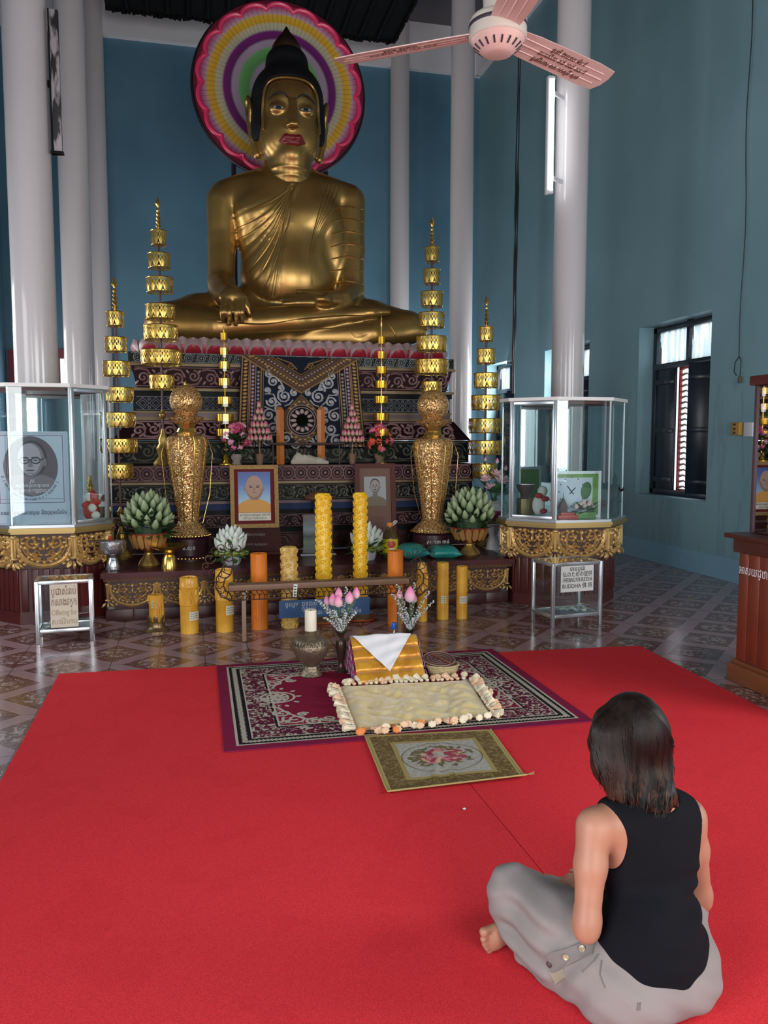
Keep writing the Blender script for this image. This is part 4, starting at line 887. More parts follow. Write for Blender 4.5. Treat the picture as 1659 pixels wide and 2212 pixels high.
for fi, f in enumerate(folds + legl):
    pts = []
    n = 22
    cum = [0.0]
    for (x0, y0), (x1_, y1) in zip(f[:-1], f[1:]): cum.append(cum[-1] + math.hypot(x1_ - x0, y1 - y0))
    for i in range(n + 1):
        q = cum[-1] * i / n; k = max(j for j in range(len(f) - 1) if cum[j] <= q + 1e-9); t = (q - cum[k]) / max(cum[k + 1] - cum[k], 1e-6)
        a = f[max(k - 1, 0)]; p0, p1 = f[k], f[k + 1]; c = f[min(k + 2, len(f) - 1)]
        cr = lambda u: 0.5 * (2 * p0[u] + (p1[u] - a[u]) * t + (2 * a[u] - 5 * p0[u] + 4 * p1[u] - c[u]) * t * t + (3 * p0[u] - a[u] - 3 * p1[u] + c[u]) * t ** 3)
        d = Vector(ray(cr(0), cr(1))); hit = bv.ray_cast(eye, d)
        if hit[0] is not None and (not pts or (hit[0] - pts[-1]).length < 0.35): pts.append(hit[0] + hit[1] * 0.0005)
    if len(pts) > 4: b.tube(pts, [0.004 + 0.0075 * math.sin(PI * min(1, 0.1 + i / len(pts))) for i in range(len(pts))], 6)
b.build('robe_folds', MSTAT, stat)

# head
HC = P(628, 252, 9.2) - BC; HC.y = 9.62 - BC.y; HC.x += 0.02
hx = lambda x, y, z: (HC.x + x, HC.y + y, HC.z + z)
def T(m): return np.array(m) + np.array((HC.x, HC.y, HC.z))
face = Body(T((-0.56, -0.66, -0.82)), T((0.56, 0.56, 0.74)), 0.011)
face.ell(hx(0, 0.03, 0.14), (0.365, 0.43, 0.46), 0.02); face.ell(hx(0, -0.07, 0.22), (0.340, 0.335, 0.32), 0.06); face.ell(hx(0, -0.03, -0.10), (0.352, 0.365, 0.34), 0.08)
face.ell(hx(0, -0.11, -0.27), (0.285, 0.275, 0.165), 0.07); face.ell(hx(0, -0.350, -0.375), (0.080, 0.035, 0.050), 0.08)
for s in (-1, 1):
    face.ell(hx(s * 0.18, -0.22, -0.16), (0.13, 0.13, 0.18), 0.10); face.ell(hx(s * 0.155, -0.445, 0.110), (0.120, 0.055, 0.095), 0.06, mode='sub')
    face.ell(hx(s * 0.152, -0.350, 0.100), (0.098, 0.050, 0.062), 0.025)
    face.ell(hx(s * 0.43, 0.03, 0.20), (0.050, 0.11, 0.16), 0.03, ry=s * 0.12); face.chain([hx(s * 0.42, 0.02, 0.08), hx(s * 0.40, 0.0, -0.12), hx(s * 0.355, -0.02, -0.30)], [0.052, 0.038, 0.045], 0.03)
    face.ell(hx(s * 0.465, 0.0, 0.20), (0.028, 0.055, 0.09), 0.02, mode='sub')
    face.cone(hx(s * 0.022, -0.432, 0.17), hx(s * 0.024, -0.500, -0.085), 0.024, 0.030, 0.012)
face.ell(hx(0, -0.470, -0.110), (0.088, 0.062, 0.034), 0.03)
face.cone(hx(0, -0.15, -0.34), hx(0, 0.02, -0.82), 0.245, 0.250, 0.03)
for z, yo in ((-0.50, -0.095), (-0.58, -0.065)): face.ell(hx(0, yo, z), (0.258, 0.258, 0.014), 0.02)
fd = face.mesh('head', MSTAT, stat, 2)
lips = Body(T((-0.26, -0.6, -0.38)), T((0.26, -0.2, -0.12)), 0.006)
lips.chain([hx(-0.138, -0.375, -0.252), hx(-0.07, -0.412, -0.215), hx(0, -0.425, -0.222), hx(0.07, -0.412, -0.215), hx(0.138, -0.375, -0.252)], [0.010, 0.032, 0.030, 0.032, 0.010], 0.02)
lips.chain([hx(-0.130, -0.375, -0.258), hx(-0.06, -0.405, -0.265), hx(0.06, -0.405, -0.265), hx(0.130, -0.375, -0.258)], [0.010, 0.028, 0.028, 0.010], 0.012)
o = lips.mesh('lips', mat('red_lip_paint', (0.15, 0.004, 0.008), 0.45), stat, 1)
def on_face(x, z, off=0.004):        # front of the face at (x, z), found on the head's own surface
    V = face.V; d = (V[:, 0] - HC.x - x) ** 2 + (V[:, 2] - HC.z - z) ** 2; c = np.where(d < 0.0009)[0]
    i = c[np.argmin(V[c, 1])] if len(c) else np.argmin(d); return Vector((HC.x + x, V[i, 1] - off, HC.z + z))
for s in (-1, 1):
    b = MB(); n = 14; pts = []
    for i in range(n + 1):
        t = i / n; x = s * (0.045 + 0.215 * t); z = 0.192 + 0.058 * math.sin(PI * t ** 0.85)
        pts.append(on_face(x, z, 0.002))
    b.tube(pts, [0.003 + 0.0085 * math.sin(PI * (0.12 + 0.83 * i / n)) for i in range(n + 1)], 8); b.build('eyebrow', mat('black_paint', (0.004, 0.004, 0.006), 0.4), stat)
    ex, ez = s * 0.150, 0.092
    def eye(name, ru, rv, ox, m, off, lid=False):
        b = MB(); c = on_face(ex + ox, ez, off)
        ring = [on_face(ex + ox + ru * math.cos(a), ez + rv * math.sin(a) * (1 if math.sin(a) > 0 else 0.75), off) for a in [2 * PI * i / 18 for i in range(18)]]
        ym = [q.y for q in ring]; b.add([c + Vector((0, -0.004, 0))] + ring, [[0, 1 + (i + 1) % 18, 1 + i] for i in range(18)]); b.build(name, m, stat)
        return ring
    rg = eye('eye_white', 0.062, 0.023, 0, mat('eye_white_paint', (0.30, 0.27, 0.24), 0.4), 0.003)
    eye('iris', 0.030, 0.023, 0.0, mat('black_paint', (0.004, 0.004, 0.006), 0.4), 0.006)
    b = MB(); b.tube(rg[0:10], 0.006, 6); b.tube([rg[9]] + rg[9:18] + [rg[0]], 0.0045, 6); b.build('eyeline', mat('black_paint', (0.004, 0.004, 0.006), 0.4), stat)
# hair cap with topknot
hair = Body(T((-0.50, -0.60, -0.30)), T((0.50, 0.60, 1.10)), 0.013)
hair.cone(hx(0, 0.02, 0.0), hx(0, 0.02, 0.325), 0.415, 0.41, 0.02); hair.ell(hx(0, 0.04, 0.75), (0.240, 0.240, 0.185), 0.10)
for s in (-1, 1): hair.ell(hx(s * 0.360, -0.06, 0.0), (0.05, 0.13, 0.22), 0.05)
X, Yg, Zg = hair.axes(); xx, yy, zz = X - HC.x, Yg - HC.y, Zg - HC.z
zc = -0.25; w = 0.325; hh = 0.705
q = ((np.abs(xx) / w) ** 5.0 + (np.abs(zz - zc) / hh) ** 5.0) ** (1 / 5.0) - 1
cut = np.maximum(q * w, yy + 0.02 - 0.16 * (zz < 0.0) * 0); hair.d = np.maximum(hair.d, -cut).astype(np.float32)
hair.d = np.maximum(hair.d, (-(zz + 0.16)).astype(np.float32))
hair.mesh('hair', MHAIR, stat, 2)
b = MB(); pts = []
for i in range(41):
    q = PI * (0.06 + 0.88 * i / 40); c_, s_ = math.cos(q), math.sin(q); k = (abs(c_) ** 5 + abs(s_) ** 5) ** -0.2
    pts.append(on_face(0.318 * c_ * k * 0.985, zc + 0.70 * s_ * k * 0.985, 0.004))
b.tube(pts, 0.014, 8); b.build('hairline_rim', MSTAT, stat)
b = MB(); zt_ = (P(620, 57, 9.67) - BC).z; zb_ = HC.z + 0.925
b.lathe([(0.175, zb_ - 0.10), (0.175, zb_ - 0.04), (0.165, zb_ + 0.0), (0.150, zb_ + 0.03), (0.105, zb_ + 0.03 + (zt_ - zb_) * 0.3), (0.050, zb_ + (zt_ - zb_) * 0.68), (0.012, zt_ - 0.01), (0.002, zt_)], 32, (HC.x, HC.y + 0.05, 0)); b.build('finial', gold_mat('dark_bronze', (0.10, 0.055, 0.03), (0.06, 0.03, 0.02), 0.3, 4), stat)

# ------------------------------------------------------------------ painted halo disc
HY = 10.75; hp = P(605, 196, HY); HR = L(183, 605, 196, HY)
halo = thing('halo_disc', 'round painted halo with pink scalloped rim and coloured rings behind the head', 'halo', hp)
def halo_mat():
    n = NB('halo_rings'); x, y, z = n.xyz(); r = n.m_('DIVIDE', n.m_('SQRT', n.m_('ADD', n.m_('MULTIPLY', x, x), n.m_('MULTIPLY', z, z))), HR)
    lil, cream, org, pur, grn = (0.34, 0.24, 0.33), (0.50, 0.46, 0.26), (0.62, 0.34, 0.02), (0.115, 0.008, 0.10), (0.09, 0.26, 0.07)
    c = n.ramp(r, [(0.0, lil), (0.33, lil), (0.37, grn), (0.47, (0.12, 0.33, 0.10)), (0.50, lil), (0.555, (0.33, 0.26, 0.33)), (0.58, pur), (0.655, (0.15, 0.01, 0.14)), (0.68, (0.44, 0.40, 0.30)), (0.74, cream), (0.765, org), (0.835, (0.66, 0.40, 0.03)), (0.86, (0.50, 0.32, 0.38)), (0.91, (0.42, 0.10, 0.22)), (0.95, (0.42, 0.02, 0.08)), (0.965, (0.12, 0.004, 0.02))])
    a = n.m_('ARCTAN2', z, x); l = n.m_('LESS_THAN', n.m_('ABSOLUTE', n.m_('SUBTRACT', n.m_('FRACT', n.m_('MULTIPLY', a, 96 / (2 * PI))), 0.5)), 0.035)
    l = n.m_('MULTIPLY', l, n.m_('MULTIPLY', n.m_('GREATER_THAN', r, 0.66), n.m_('LESS_THAN', r, 0.93)))
    c = n.mix(n.m_('MULTIPLY', l, 0.75), c, (0.02, 0.015, 0.02)); return n.done(c, 0.35, 0, 0.5)
b = MB(); n = 96
b.add([(HR * math.cos(2 * PI * i / n), -0.02, HR * math.sin(2 * PI * i / n)) for i in range(n)] + [(HR * math.cos(2 * PI * i / n), 0.02, HR * math.sin(2 * PI * i / n)) for i in range(n)],
      [list(range(n))[::-1] if False else list(range(n)), [n + i for i in range(n)][::-1]] + [[i, n + i, n + (i + 1) % n, (i + 1) % n] for i in range(n)])
b.build('painted_disc', halo_mat(), halo, False)
b = MB(); k = 18; pts = []
for i in range(k):
    for j in range(10):
        t = j / 10; a = 2 * PI * (i + t) / k; r = HR * (0.895 + 0.065 * math.sin(PI * t) ** 0.6); pts.append((r * math.cos(a), -0.035, r * math.sin(a)))
b.tube(pts, 0.028, 8, closed=True); b.build('scalloped_rim', mat('hot_pink_tube', (0.75, 0.035, 0.13), 0.3), halo)
b = MB(); b.tube([(HR * 1.01 * math.cos(a), 0.03, HR * 1.01 * math.sin(a)) for a in [2 * PI * i / 64 for i in range(64)]], 0.025, 8, closed=True)
for s in (-1, 1): b.tube([(s * HR * 0.55, 0.06, -HR * 0.8), (s * HR * 0.55, 0.08, -HR - 1.6)], 0.03, 8)
b.build('metal_hoop', mat('dark_steel', (0.03, 0.02, 0.03), 0.4, 0.6), halo)
# ------------------------------------------------------------------ altar furnishings: gold tiered parasols
def pierced_mat(name, col, rough=0.3, sheer=False):
    n = NB(name); u, v, _ = n.xyz('UV')
    fu = n.m_('SUBTRACT', n.m_('FRACT', u), 0.5)
    def disc(cx, cy, r, sx=1.0):
        a = n.m_('MULTIPLY', n.m_('SUBTRACT', n.m_('ABSOLUTE', fu), cx), sx); b_ = n.m_('MULTIPLY', n.m_('SUBTRACT', v, cy), 0.9)
        return n.m_('LESS_THAN', n.m_('ADD', n.m_('MULTIPLY', a, a), n.m_('MULTIPLY', b_, b_)), r * r)
    hole = disc(0.0, 0.66, 0.12)
    for q in (disc(0.5, 0.66, 0.12), disc(0.25, 0.50, 0.10), disc(0.25, 0.82, 0.07)): hole = n.m_('MAXIMUM', hole, q)
    arch = n.m_('MULTIPLY', n.m_('LESS_THAN', n.m_('ABSOLUTE', fu), n.m_('MULTIPLY', n.m_('SUBTRACT', 0.44, v), 0.75)), n.m_('GREATER_THAN', v, 0.10))
    bot = n.m_('MULTIPLY', n.m_('LESS_THAN', v, 0.10), n.m_('LESS_THAN', n.m_('ABSOLUTE', n.m_('SUBTRACT', n.m_('ABSOLUTE', fu), 0.22)), 0.10)); bot = n.m_('MULTIPLY', bot, n.m_('GREATER_THAN', v, 0.035))
    hole = n.m_('MAXIMUM', n.m_('MAXIMUM', hole, arch), bot)
    n.b.inputs['Base Color'].default_value = (*col, 1); n.b.inputs['Metallic'].default_value = 0.9; n.b.inputs['Roughness'].default_value = rough
    t = n.N.new('ShaderNodeBsdfTransparent'); x = n.N.new('ShaderNodeMixShader')
    n.K.new(hole, x.inputs[0]); n.K.new(n.b.outputs[0], x.inputs[1]); n.K.new(t.outputs[0], x.inputs[2]); n.K.new(x.outputs[0], n.N['Material Output'].inputs[0])
    return n.m
MPIERCE = pierced_mat('pierced_gold', (0.62, 0.42, 0.10))
MGOLD = mat('polished_gold', (0.70, 0.46, 0.12), 0.22, 0.95)
MGOLD2 = mat('satin_gold', (0.55, 0.37, 0.11), 0.35, 0.9)
MPOLE = mat('maroon_pole', (0.07, 0.015, 0.018), 0.4)
def tier_mesh(r, h, cells, m, parent, z, name='tier'):
    n = cells * 4; vs, fs, uv = [], [], []
    for k in range(n + 1):
        a = 2 * PI * k / n
        for q, zz in ((0.97, -h / 2), (1.0, -h / 4), (1.015, 0), (1.01, h / 4), (1.0, h / 2)): vs.append((r * q * math.cos(a), r * q * math.sin(a), zz))
    for k in range(n):
        for j in range(4):
            fs.append([k * 5 + j, (k + 1) * 5 + j, (k + 1) * 5 + j + 1, k * 5 + j + 1])
            uv += [c for a, b_ in ((k, j), (k + 1, j), (k + 1, j + 1), (k, j + 1)) for c in (a / 4, b_ / 4)]
    me = bpy.data.meshes.new(name); me.from_pydata(vs, [], fs); me.uv_layers.new(name='uv').data.foreach_set('uv', uv); me.update()
    o = link_mesh(name, me, m, parent); o.location = (0, 0, z)
    for zz in (h / 2, -h / 2):
        b = MB(); b.tube([(r * (0.97 if zz < 0 else 1.0) * math.cos(a), r * (0.97 if zz < 0 else 1.0) * math.sin(a), zz) for a in [2 * PI * i / 28 for i in range(28)]], 0.004, 5, closed=True)
        if zz > 0: b.build('rim', MGOLD, o)
    for i in range(4): b.tube([(0.006 * math.cos(i * PI / 2), 0.006 * math.sin(i * PI / 2), -h / 2 + 0.004), (r * 0.97 * math.cos(i * PI / 2), r * 0.97 * math.sin(i * PI / 2), -h / 2 + 0.004)], 0.0025, 4)
    b.build('wheel', MGOLD, o)
    return o
def parasol(lab, Y, base_px, base_py, zbase, tiers, top_py, base_prof_h=0.30, ph=30):
    bp = P(base_px, base_py, Y); t = thing('tiered_parasol', lab, 'tiered parasol', (bp.x, Y, zbase), 0, 'gold tiered parasols beside the throne')
    zt = P(tiers[0][1], tiers[0][0], Y).z - zbase; ztop = P(tiers[0][1], top_py, Y).z - zbase
    dxp = P(tiers[0][1], top_py, Y).x - bp.x
    b = MB(); b.tube([(0, 0, base_prof_h * 0.7), (0, 0, zt + 0.06)], 0.011, 10); b.build('pole', MPOLE, t)
    s = base_prof_h; b = MB(); b.lathe([(0.10, 0.001), (0.105, 0.02), (0.085, 0.05), (0.05, 0.09), (0.055, 0.11), (0.075, 0.14 * s / 0.3), (0.045, 0.18 * s / 0.3), (0.05, 0.21 * s / 0.3), (0.025, 0.26 * s / 0.3), (0.016, s)], 20); b.build('base', MGOLD2, t)
    for (py, pc_, half) in tiers:
        d = P(pc_, py, Y); r = L(half, pc_, py, Y); h = L(ph, pc_, py, Y)
        tier_mesh(r, h, max(10, int(2 * PI * r / 0.062)), MPIERCE, t, d.z - zbase)
    # spire of stacked beads
    b = MB(); z0 = zt + 0.06; H = ztop - z0; prof = [(0.012, 0)]
    for i in range(6):
        z = i / 6 * 0.66; prof += [(0.012, z), (0.030 - 0.0025 * i, z + 0.05), (0.010, z + 0.10)]
    prof += [(0.010, 0.70), (0.026, 0.78), (0.018, 0.86), (0.006, 0.95), (0.001, 1.0)]
    b.lathe([(r, z0 + z * H) for r, z in prof], 12); b.build('spire', MGOLD, t)
    b = MB(); zk = P(base_px, 0, Y).z
    b.lathe([(0.013, s + 0.10), (0.032, s + 0.12), (0.035, s + 0.145), (0.02, s + 0.16), (0.013, s + 0.19)], 12); b.build('collar', MGOLD2, t)
    return t
ZL = LEDGE
parasol('gold parasol of pierced bands beside the left glass case, leftmost of four', 8.10, 262, 1160, ZP, [(690, 262, 18), (745, 263, 23), (797, 264, 28), (853, 265, 34), (907, 266, 37), (963, 267, 39), (1018, 266, 29)], 597)
parasol('tallest gold parasol of pierced bands, in front of the statue knee on the left', 8.41, 354, 1000, ZL, [(515, 355, 16), (565, 356, 23), (617, 356, 28), (675, 357, 31), (720, 358, 36), (773, 358, 43), (826, 358, 26)], 425, 0.36)
parasol('gold parasol of pierced bands rising behind the right gold vase', 8.41, 931, 1000, ZL, [(550, 927, 15), (598, 927, 18), (647, 927, 24), (692, 927, 28), (743, 926, 33), (793, 926, 36), (840, 927, 22)], 467, 0.36)
parasol('gold parasol of pierced bands beside the right glass case, rightmost of four', 8.10, 1046, 1160, ZP, [(722, 1049, 15), (770, 1049, 20), (822, 1048, 26), (870, 1047, 31), (920, 1047, 36), (967, 1047, 38), (1017, 1046, 27)], 635)

# small clear acrylic parasols with gilt foil
MCLEAR = glass_mat('clear_acrylic', (0.75, 0.68, 0.50), 0.8); MFOIL = mat('gilt_foil', (0.70, 0.44, 0.06), 0.25, 0.85)
def small_parasol(lab, Y, px, zb, tiers, top_py):
    bp = P(px, 980, Y); t = thing('acrylic_parasol', lab, 'tiered parasol', (bp.x, Y, zb), 0, 'small clear parasols on the throne')
    ztop = P(px, top_py, Y).z - zb; b = MB(); b.tube([(0, 0, 0.03), (0, 0, ztop - 0.10)], 0.006, 8); b.lathe([(0.006, ztop - 0.12), (0.011, ztop - 0.09), (0.006, ztop - 0.06), (0.009, ztop - 0.04), (0.001, ztop)], 10); b.build('pole', MFOIL, t)
    b = MB(); b.lathe([(0.07, 0.001), (0.07, 0.012), (0.03, 0.022), (0.02, 0.05), (0.03, 0.07), (0.014, 0.10)], 20); b.build('base', MFOIL, t)
    for (py, half) in tiers:
        z = P(px, py, Y).z - zb; r = L(half, px, py, Y); h = L(20, px, py, Y)
        b = MB(); b.lathe([(r * 0.95, z - h * 0.25), (r * 0.97, z + h * 0.5)], 20, lob=0); b.build('foil_band', MFOIL, t)
        b = MB(); b.lathe([(r, z - h * 0.55), (r * 1.0, z + h * 0.5)], 10, cap=False); b.build('clear_skirt', MCLEAR, t, angle=20)
small_parasol('small clear and gilt tiered parasol standing left of the hanging panel', 8.42, 488, ZL, [(730, 8), (762, 10), (792, 12), (828, 14), (868, 17), (905, 19), (937, 20)], 705)
small_parasol('small clear and gilt tiered parasol standing right of the hanging panel', 8.42, 824, ZL, [(738, 8), (770, 10), (802, 12), (833, 14), (866, 16), (903, 18), (937, 18)], 680)

# ------------------------------------------------------------------ large gold mosaic vases
def mosaic_mat():
    n = NB('gold_mosaic'); v = n.N.new('ShaderNodeTexVoronoi'); v.inputs['Scale'].default_value = 115; n.K.new(n.tc.outputs['Object'], v.inputs['Vector'])
    s = n.N.new('ShaderNodeSeparateColor'); n.K.new(v.outputs['Color'], s.inputs[0])
    c = n.ramp(s.outputs[0], [(0.0, (0.22, 0.09, 0.03)), (0.25, (0.50, 0.24, 0.07)), (0.5, (0.62, 0.38, 0.14)), (0.85, (0.85, 0.62, 0.30)), (1.0, (1.0, 0.85, 0.55))], 'CONSTANT')
    nm = n.N.new('ShaderNodeNormalMap') if False else None
    mp = n.N.new('ShaderNodeVectorMath'); mp.operation = 'SUBTRACT'; n.K.new(v.outputs['Color'], mp.inputs[0]); mp.inputs[1].default_value = (0.5, 0.5, 0.5)
    sc = n.N.new('ShaderNodeVectorMath'); sc.operation = 'SCALE'; n.K.new(mp.outputs[0], sc.inputs[0]); sc.inputs['Scale'].default_value = 0.55
    ge = n.N.new('ShaderNodeNewGeometry'); ad = n.N.new('ShaderNodeVectorMath'); ad.operation = 'ADD'; n.K.new(ge.outputs['Normal'], ad.inputs[0]); n.K.new(sc.outputs[0], ad.inputs[1])
    no = n.N.new('ShaderNodeVectorMath'); no.operation = 'NORMALIZE'; n.K.new(ad.outputs[0], no.inputs[0]); n.K.new(no.outputs[0], n.b.inputs['Normal'])
    return n.done(c, 0.24, 0.5, 0.5)
MMOS = mosaic_mat(); MPLINTH = mat('dark_maroon_plinth', (0.035, 0.008, 0.014), 0.35)
def big_vase(lab, px, Y, y_bot, y_neck, y_top, w, words):
    p = P(px, 1170, Y); t = thing('mosaic_vase', lab, 'vase', (p.x, Y, ZP), 0, 'large gold mosaic vases')
    U = lambda py: P(px, py, Y).z - ZP; R_ = lambda half: L(half, px, 1000, Y)
    zf = U(y_bot); zn = U(y_neck); zt = U(y_top)
    z1 = zf - 0.085
    b = MB(); b.lathe([(R_(50), 0.001), (R_(50), 0.025), (R_(42), 0.05), (R_(42), max(0.06, zf - 0.05)), (R_(46), zf - 0.03), (R_(46), zf - 0.015)], 40); b.build('plinth', MPLINTH, t)
    for (r, z) in ((R_(49), 0.030), (R_(46.5), zf - 0.02)):
        b = MB()
        for i in range(40): a = 2 * PI * i / 40; b.ball((r * math.cos(a), r * math.sin(a), z), 0.012, 6, 5)
        b.build('bead_row', MGOLD, t)
    if words:
        text('inscription', words, 0.05, mat('white_lettering', (0.7, 0.7, 0.72), 0.5), t, (0, -R_(42) - 0.003, (0.05 + zf - 0.05) / 2), (1, 0, 0), (0, 0, 1), wmax=R_(60))
    b = MB(); k = (zn - zf)
    b.lathe([(R_(44), zf - 0.015), (R_(43), zf), (R_(33), zf + k * 0.05), (R_(24), zf + k * 0.09), (R_(21), zf + k * 0.12)], 40); b.build('foot', MMOS, t)
    b = MB(); b.lathe([(R_(21), zf + k * 0.12), (R_(23), zf + k * 0.20), (R_(30), zf + k * 0.45), (R_(37), zf + k * 0.68), (R_(42), zf + k * 0.85), (R_(42), zf + k * 0.92), (R_(37), zf + k * 0.97), (R_(22), zn)], 44, lob=8, lobd=0.045); b.build('body', MMOS, t)
    b = MB()
    for i in range(8):
        a = 2 * PI * (i + 0.5) / 8; q = lambda r, z: (r * 1.005 * math.cos(a), r * 1.005 * math.sin(a), z)
        b.tube([q(R_(21), zf + k * 0.12), q(R_(23), zf + k * 0.20), q(R_(30), zf + k * 0.45), q(R_(37), zf + k * 0.68), q(R_(42), zf + k * 0.85), q(R_(42), zf + k * 0.92), q(R_(37), zf + k * 0.97)], 0.006, 6)
    b.build('rib', MGOLD, t)
    hn = zt - zn; b = MB(); b.lathe([(R_(20), zn), (R_(21), zn + hn * 0.04), (R_(17), zn + hn * 0.12), (R_(20), zn + hn * 0.22)], 10); b.build('neck', MGOLD, t, angle=20)
    b = MB(); b.lathe([(R_(20), zn + hn * 0.20), (R_(33), zn + hn * 0.30), (R_(34), zn + hn * 0.33), (R_(22), zn + hn * 0.37), (R_(18), zn + hn * 0.42)], 40, lob=10, lobd=0.12); b.build('flared_lip', MMOS, t)
    rg = R_(34.5); zc = zt - rg * 0.98; b = MB(); b.ball((0, 0, zc), (rg, rg, rg * 1.0), 28, 18); b.build('globe', MMOS, t)
    b = MB(); b.lathe([(0.012, zt - 0.02), (0.016, zt), (0.004, zt + 0.045), (0.001, zt + 0.05)], 10); b.build('tip', MGOLD, t)
    # thin wire arcs hanging from the shoulders
    b = MB()
    for s in (-1, 1): b.tube([(s * R_(44), -0.03, zf + k * 0.95), (s * R_(53), -0.06, zf + k * 0.80), (s * R_(46), -0.08, zf + k * 0.4), (s * R_(30), -0.10, zf + k * 0.1)], 0.0022, 5)
    b.build('wire', MGOLD, t)
big_vase('large gold mosaic vase left of the framed colour portrait', 408, 7.86, 1150, 937, 832, 44, 'ឧ.សុខ')
big_vase('large gold mosaic vase right of the brown framed portrait', 934, 7.86, 1142, 943, 842, 44, 'សោភា ចាន់')

# ------------------------------------------------------------------ lotus buds, bowls, flower arrangements
MBUDG = NB('green_bud'); _z = MBUDG.xyz('Generated')[2]; MBUDG = MBUDG.done(MBUDG.ramp(_z, [(0.0, (0.05, 0.10, 0.03)), (0.5, (0.22, 0.30, 0.15)), (1.0, (0.36, 0.42, 0.24))]), 0.5)
MBUDW = NB('white_bud'); _z = MBUDW.xyz('Generated')[2]; MBUDW = MBUDW.done(MBUDW.ramp(_z, [(0.0, (0.35, 0.42, 0.30)), (0.4, (0.60, 0.65, 0.58)), (1.0, (0.72, 0.74, 0.70))]), 0.5)
MBUDP = NB('pink_bud'); _z = MBUDP.xyz('Generated')[2]; MBUDP = MBUDP.done(MBUDP.ramp(_z, [(0.0, (0.42, 0.40, 0.22)), (0.35, (0.62, 0.34, 0.30)), (0.8, (0.60, 0.12, 0.20))]), 0.5)
MPINKL = NB('pink_lotus'); _z = MPINKL.xyz('Generated')[2]; MPINKL = MPINKL.done(MPINKL.ramp(_z, [(0.0, (0.72, 0.62, 0.58)), (0.4, (0.80, 0.38, 0.52)), (1.0, (0.78, 0.14, 0.36))]), 0.45)
MLEAF = mat('dark_leaf', (0.020, 0.055, 0.018), 0.5, var=0.3, vscale=20); MSTEM = mat('green_stem', (0.05, 0.12, 0.03), 0.5)
def bud_mesh(name, r, h, m, lob=5):
    b = MB(); b.lathe([(r * 0.30, 0), (r * 0.75, h * 0.10), (r, h * 0.30), (r * 0.95, h * 0.48), (r * 0.65, h * 0.72), (r * 0.28, h * 0.90), (r * 0.02, h)], 14, lob=lob, lobd=0.13)
    o = b.build(name, m, angle=180); me = o.data; bpy.data.objects.remove(o); return me
def place(me, name, parent, loc, d, s=1.0):
    o = bpy.data.objects.new(name, me); C.objects.link(o); o.parent = parent; o.location = loc; o.scale = (s, s, s); o.rotation_euler = Vector(d).to_track_quat('Z', 'Y').to_euler(); return o
def leaves(b, c, r, n, rnd_, size, droop=0.3):
    for i in range(n):
        a = rnd_.uniform(0, 2 * PI); e = rnd_.uniform(-droop, 0.9); d = Vector((math.cos(a) * math.cos(e), math.sin(a) * math.cos(e), math.sin(e))); s = Vector((-math.sin(a), math.cos(a), 0)); u = d.cross(s)
        o = Vector(c) + d * r * rnd_.uniform(0.5, 1.0); l = size * rnd_.uniform(0.7, 1.2)
        b.add([o - s * 0.004, o + s * 0.004, o + d * l * 0.5 + s * l * 0.22 + u * 0.004, o + d * l * 0.5 - u * 0.006, o + d * l * 0.5 - s * l * 0.22 + u * 0.004, o + d * l], [[0, 1, 2, 3], [0, 3, 4], [3, 2, 5], [4, 3, 5]])
def bowl_lotus(lab, px, Y, py_bot, py_rim, py_top, half, nb, seed):
    p = P(px, py_bot, Y); t = thing('lotus_bowl', lab, 'offering bowl', (p.x, Y, ZP), 0, 'gilt bowls of green lotus buds'); rn = random.Random(seed)
    zr = P(px, py_rim, Y).z - ZP; R_ = lambda h: L(h, px, py_rim, Y); zt = P(px, py_top, Y).z - ZP
    b = MB(); b.lathe([(R_(22), 0.001), (R_(23), 0.015), (R_(19), 0.05), (R_(10), zr * 0.33), (R_(9), zr * 0.40), (R_(13), zr * 0.47)], 28); b.build('pedestal_foot', MGOLD2, t)
    b = MB(); b.lathe([(R_(13), zr * 0.45), (R_(30), zr * 0.58), (R_(38), zr * 0.78), (R_(39.5), zr), (R_(36), zr), (R_(33), zr * 0.85)], 36); b.build('bowl', mat('red_enamel_bowl', (0.22, 0.035, 0.020), 0.35, 0.3), t)
    b = MB()
    for i in range(16):
        a = 2 * PI * i / 16
        rb = lambda v: R_(30 + 8 * min(1, max(0, v) / 0.476) + 1.5 * max(0, (v - 0.476) / 0.524)) + 0.003
        fnb = lambda u, v, h: Vector(((rb(v) + h) * math.cos(a + u), (rb(v) + h) * math.sin(a + u), zr * (0.58 + 0.42 * v)))
        b.slab([(-0.16, 0.05), (0.0, -0.10), (0.16, 0.05), (0.165, 0.6), (0.12, 0.86), (0, 0.95), (-0.12, 0.86), (-0.165, 0.6)], fnb, 0, 0.004)
    b.build('gilt_petal_band', mat('ochre_gilt', (0.55, 0.30, 0.09), 0.35, 0.5), t)
    b = MB(); leaves(b, (0, 0, zr + 0.03), R_(half * 0.8), 120, rn, 0.11); b.ball((0, 0, zr + 0.06), (R_(half * 0.55), R_(half * 0.55), (zt - zr) * 0.50), 14, 8); b.build('leaves', MLEAF, t, False)
    me = bud_mesh('lotus_bud', R_(6.8), R_(27), MBUDG)
    for i in range(nb):
        f = (i + 0.5) / nb; el = math.asin(1 - f * 0.93); a = i * 2.39996; d = Vector((math.cos(a) * math.cos(el), math.sin(a) * math.cos(el), math.sin(el)))
        base = Vector((d.x * R_(half - 15), d.y * R_(half - 15), zr + 0.02 + d.z * (zt - zr - R_(26)))); dd = Vector((d.x * 0.6, d.y * 0.6, 0.75 + d.z * 0.4)); place(me, 'lotus_bud', t, base, dd, rn.uniform(0.85, 1.1))
    return t
bowl_lotus('gilt pedestal bowl of green lotus buds beside the left gold vase', 322, 7.50, 1222, 1150, 1063, 56, 46, 1)
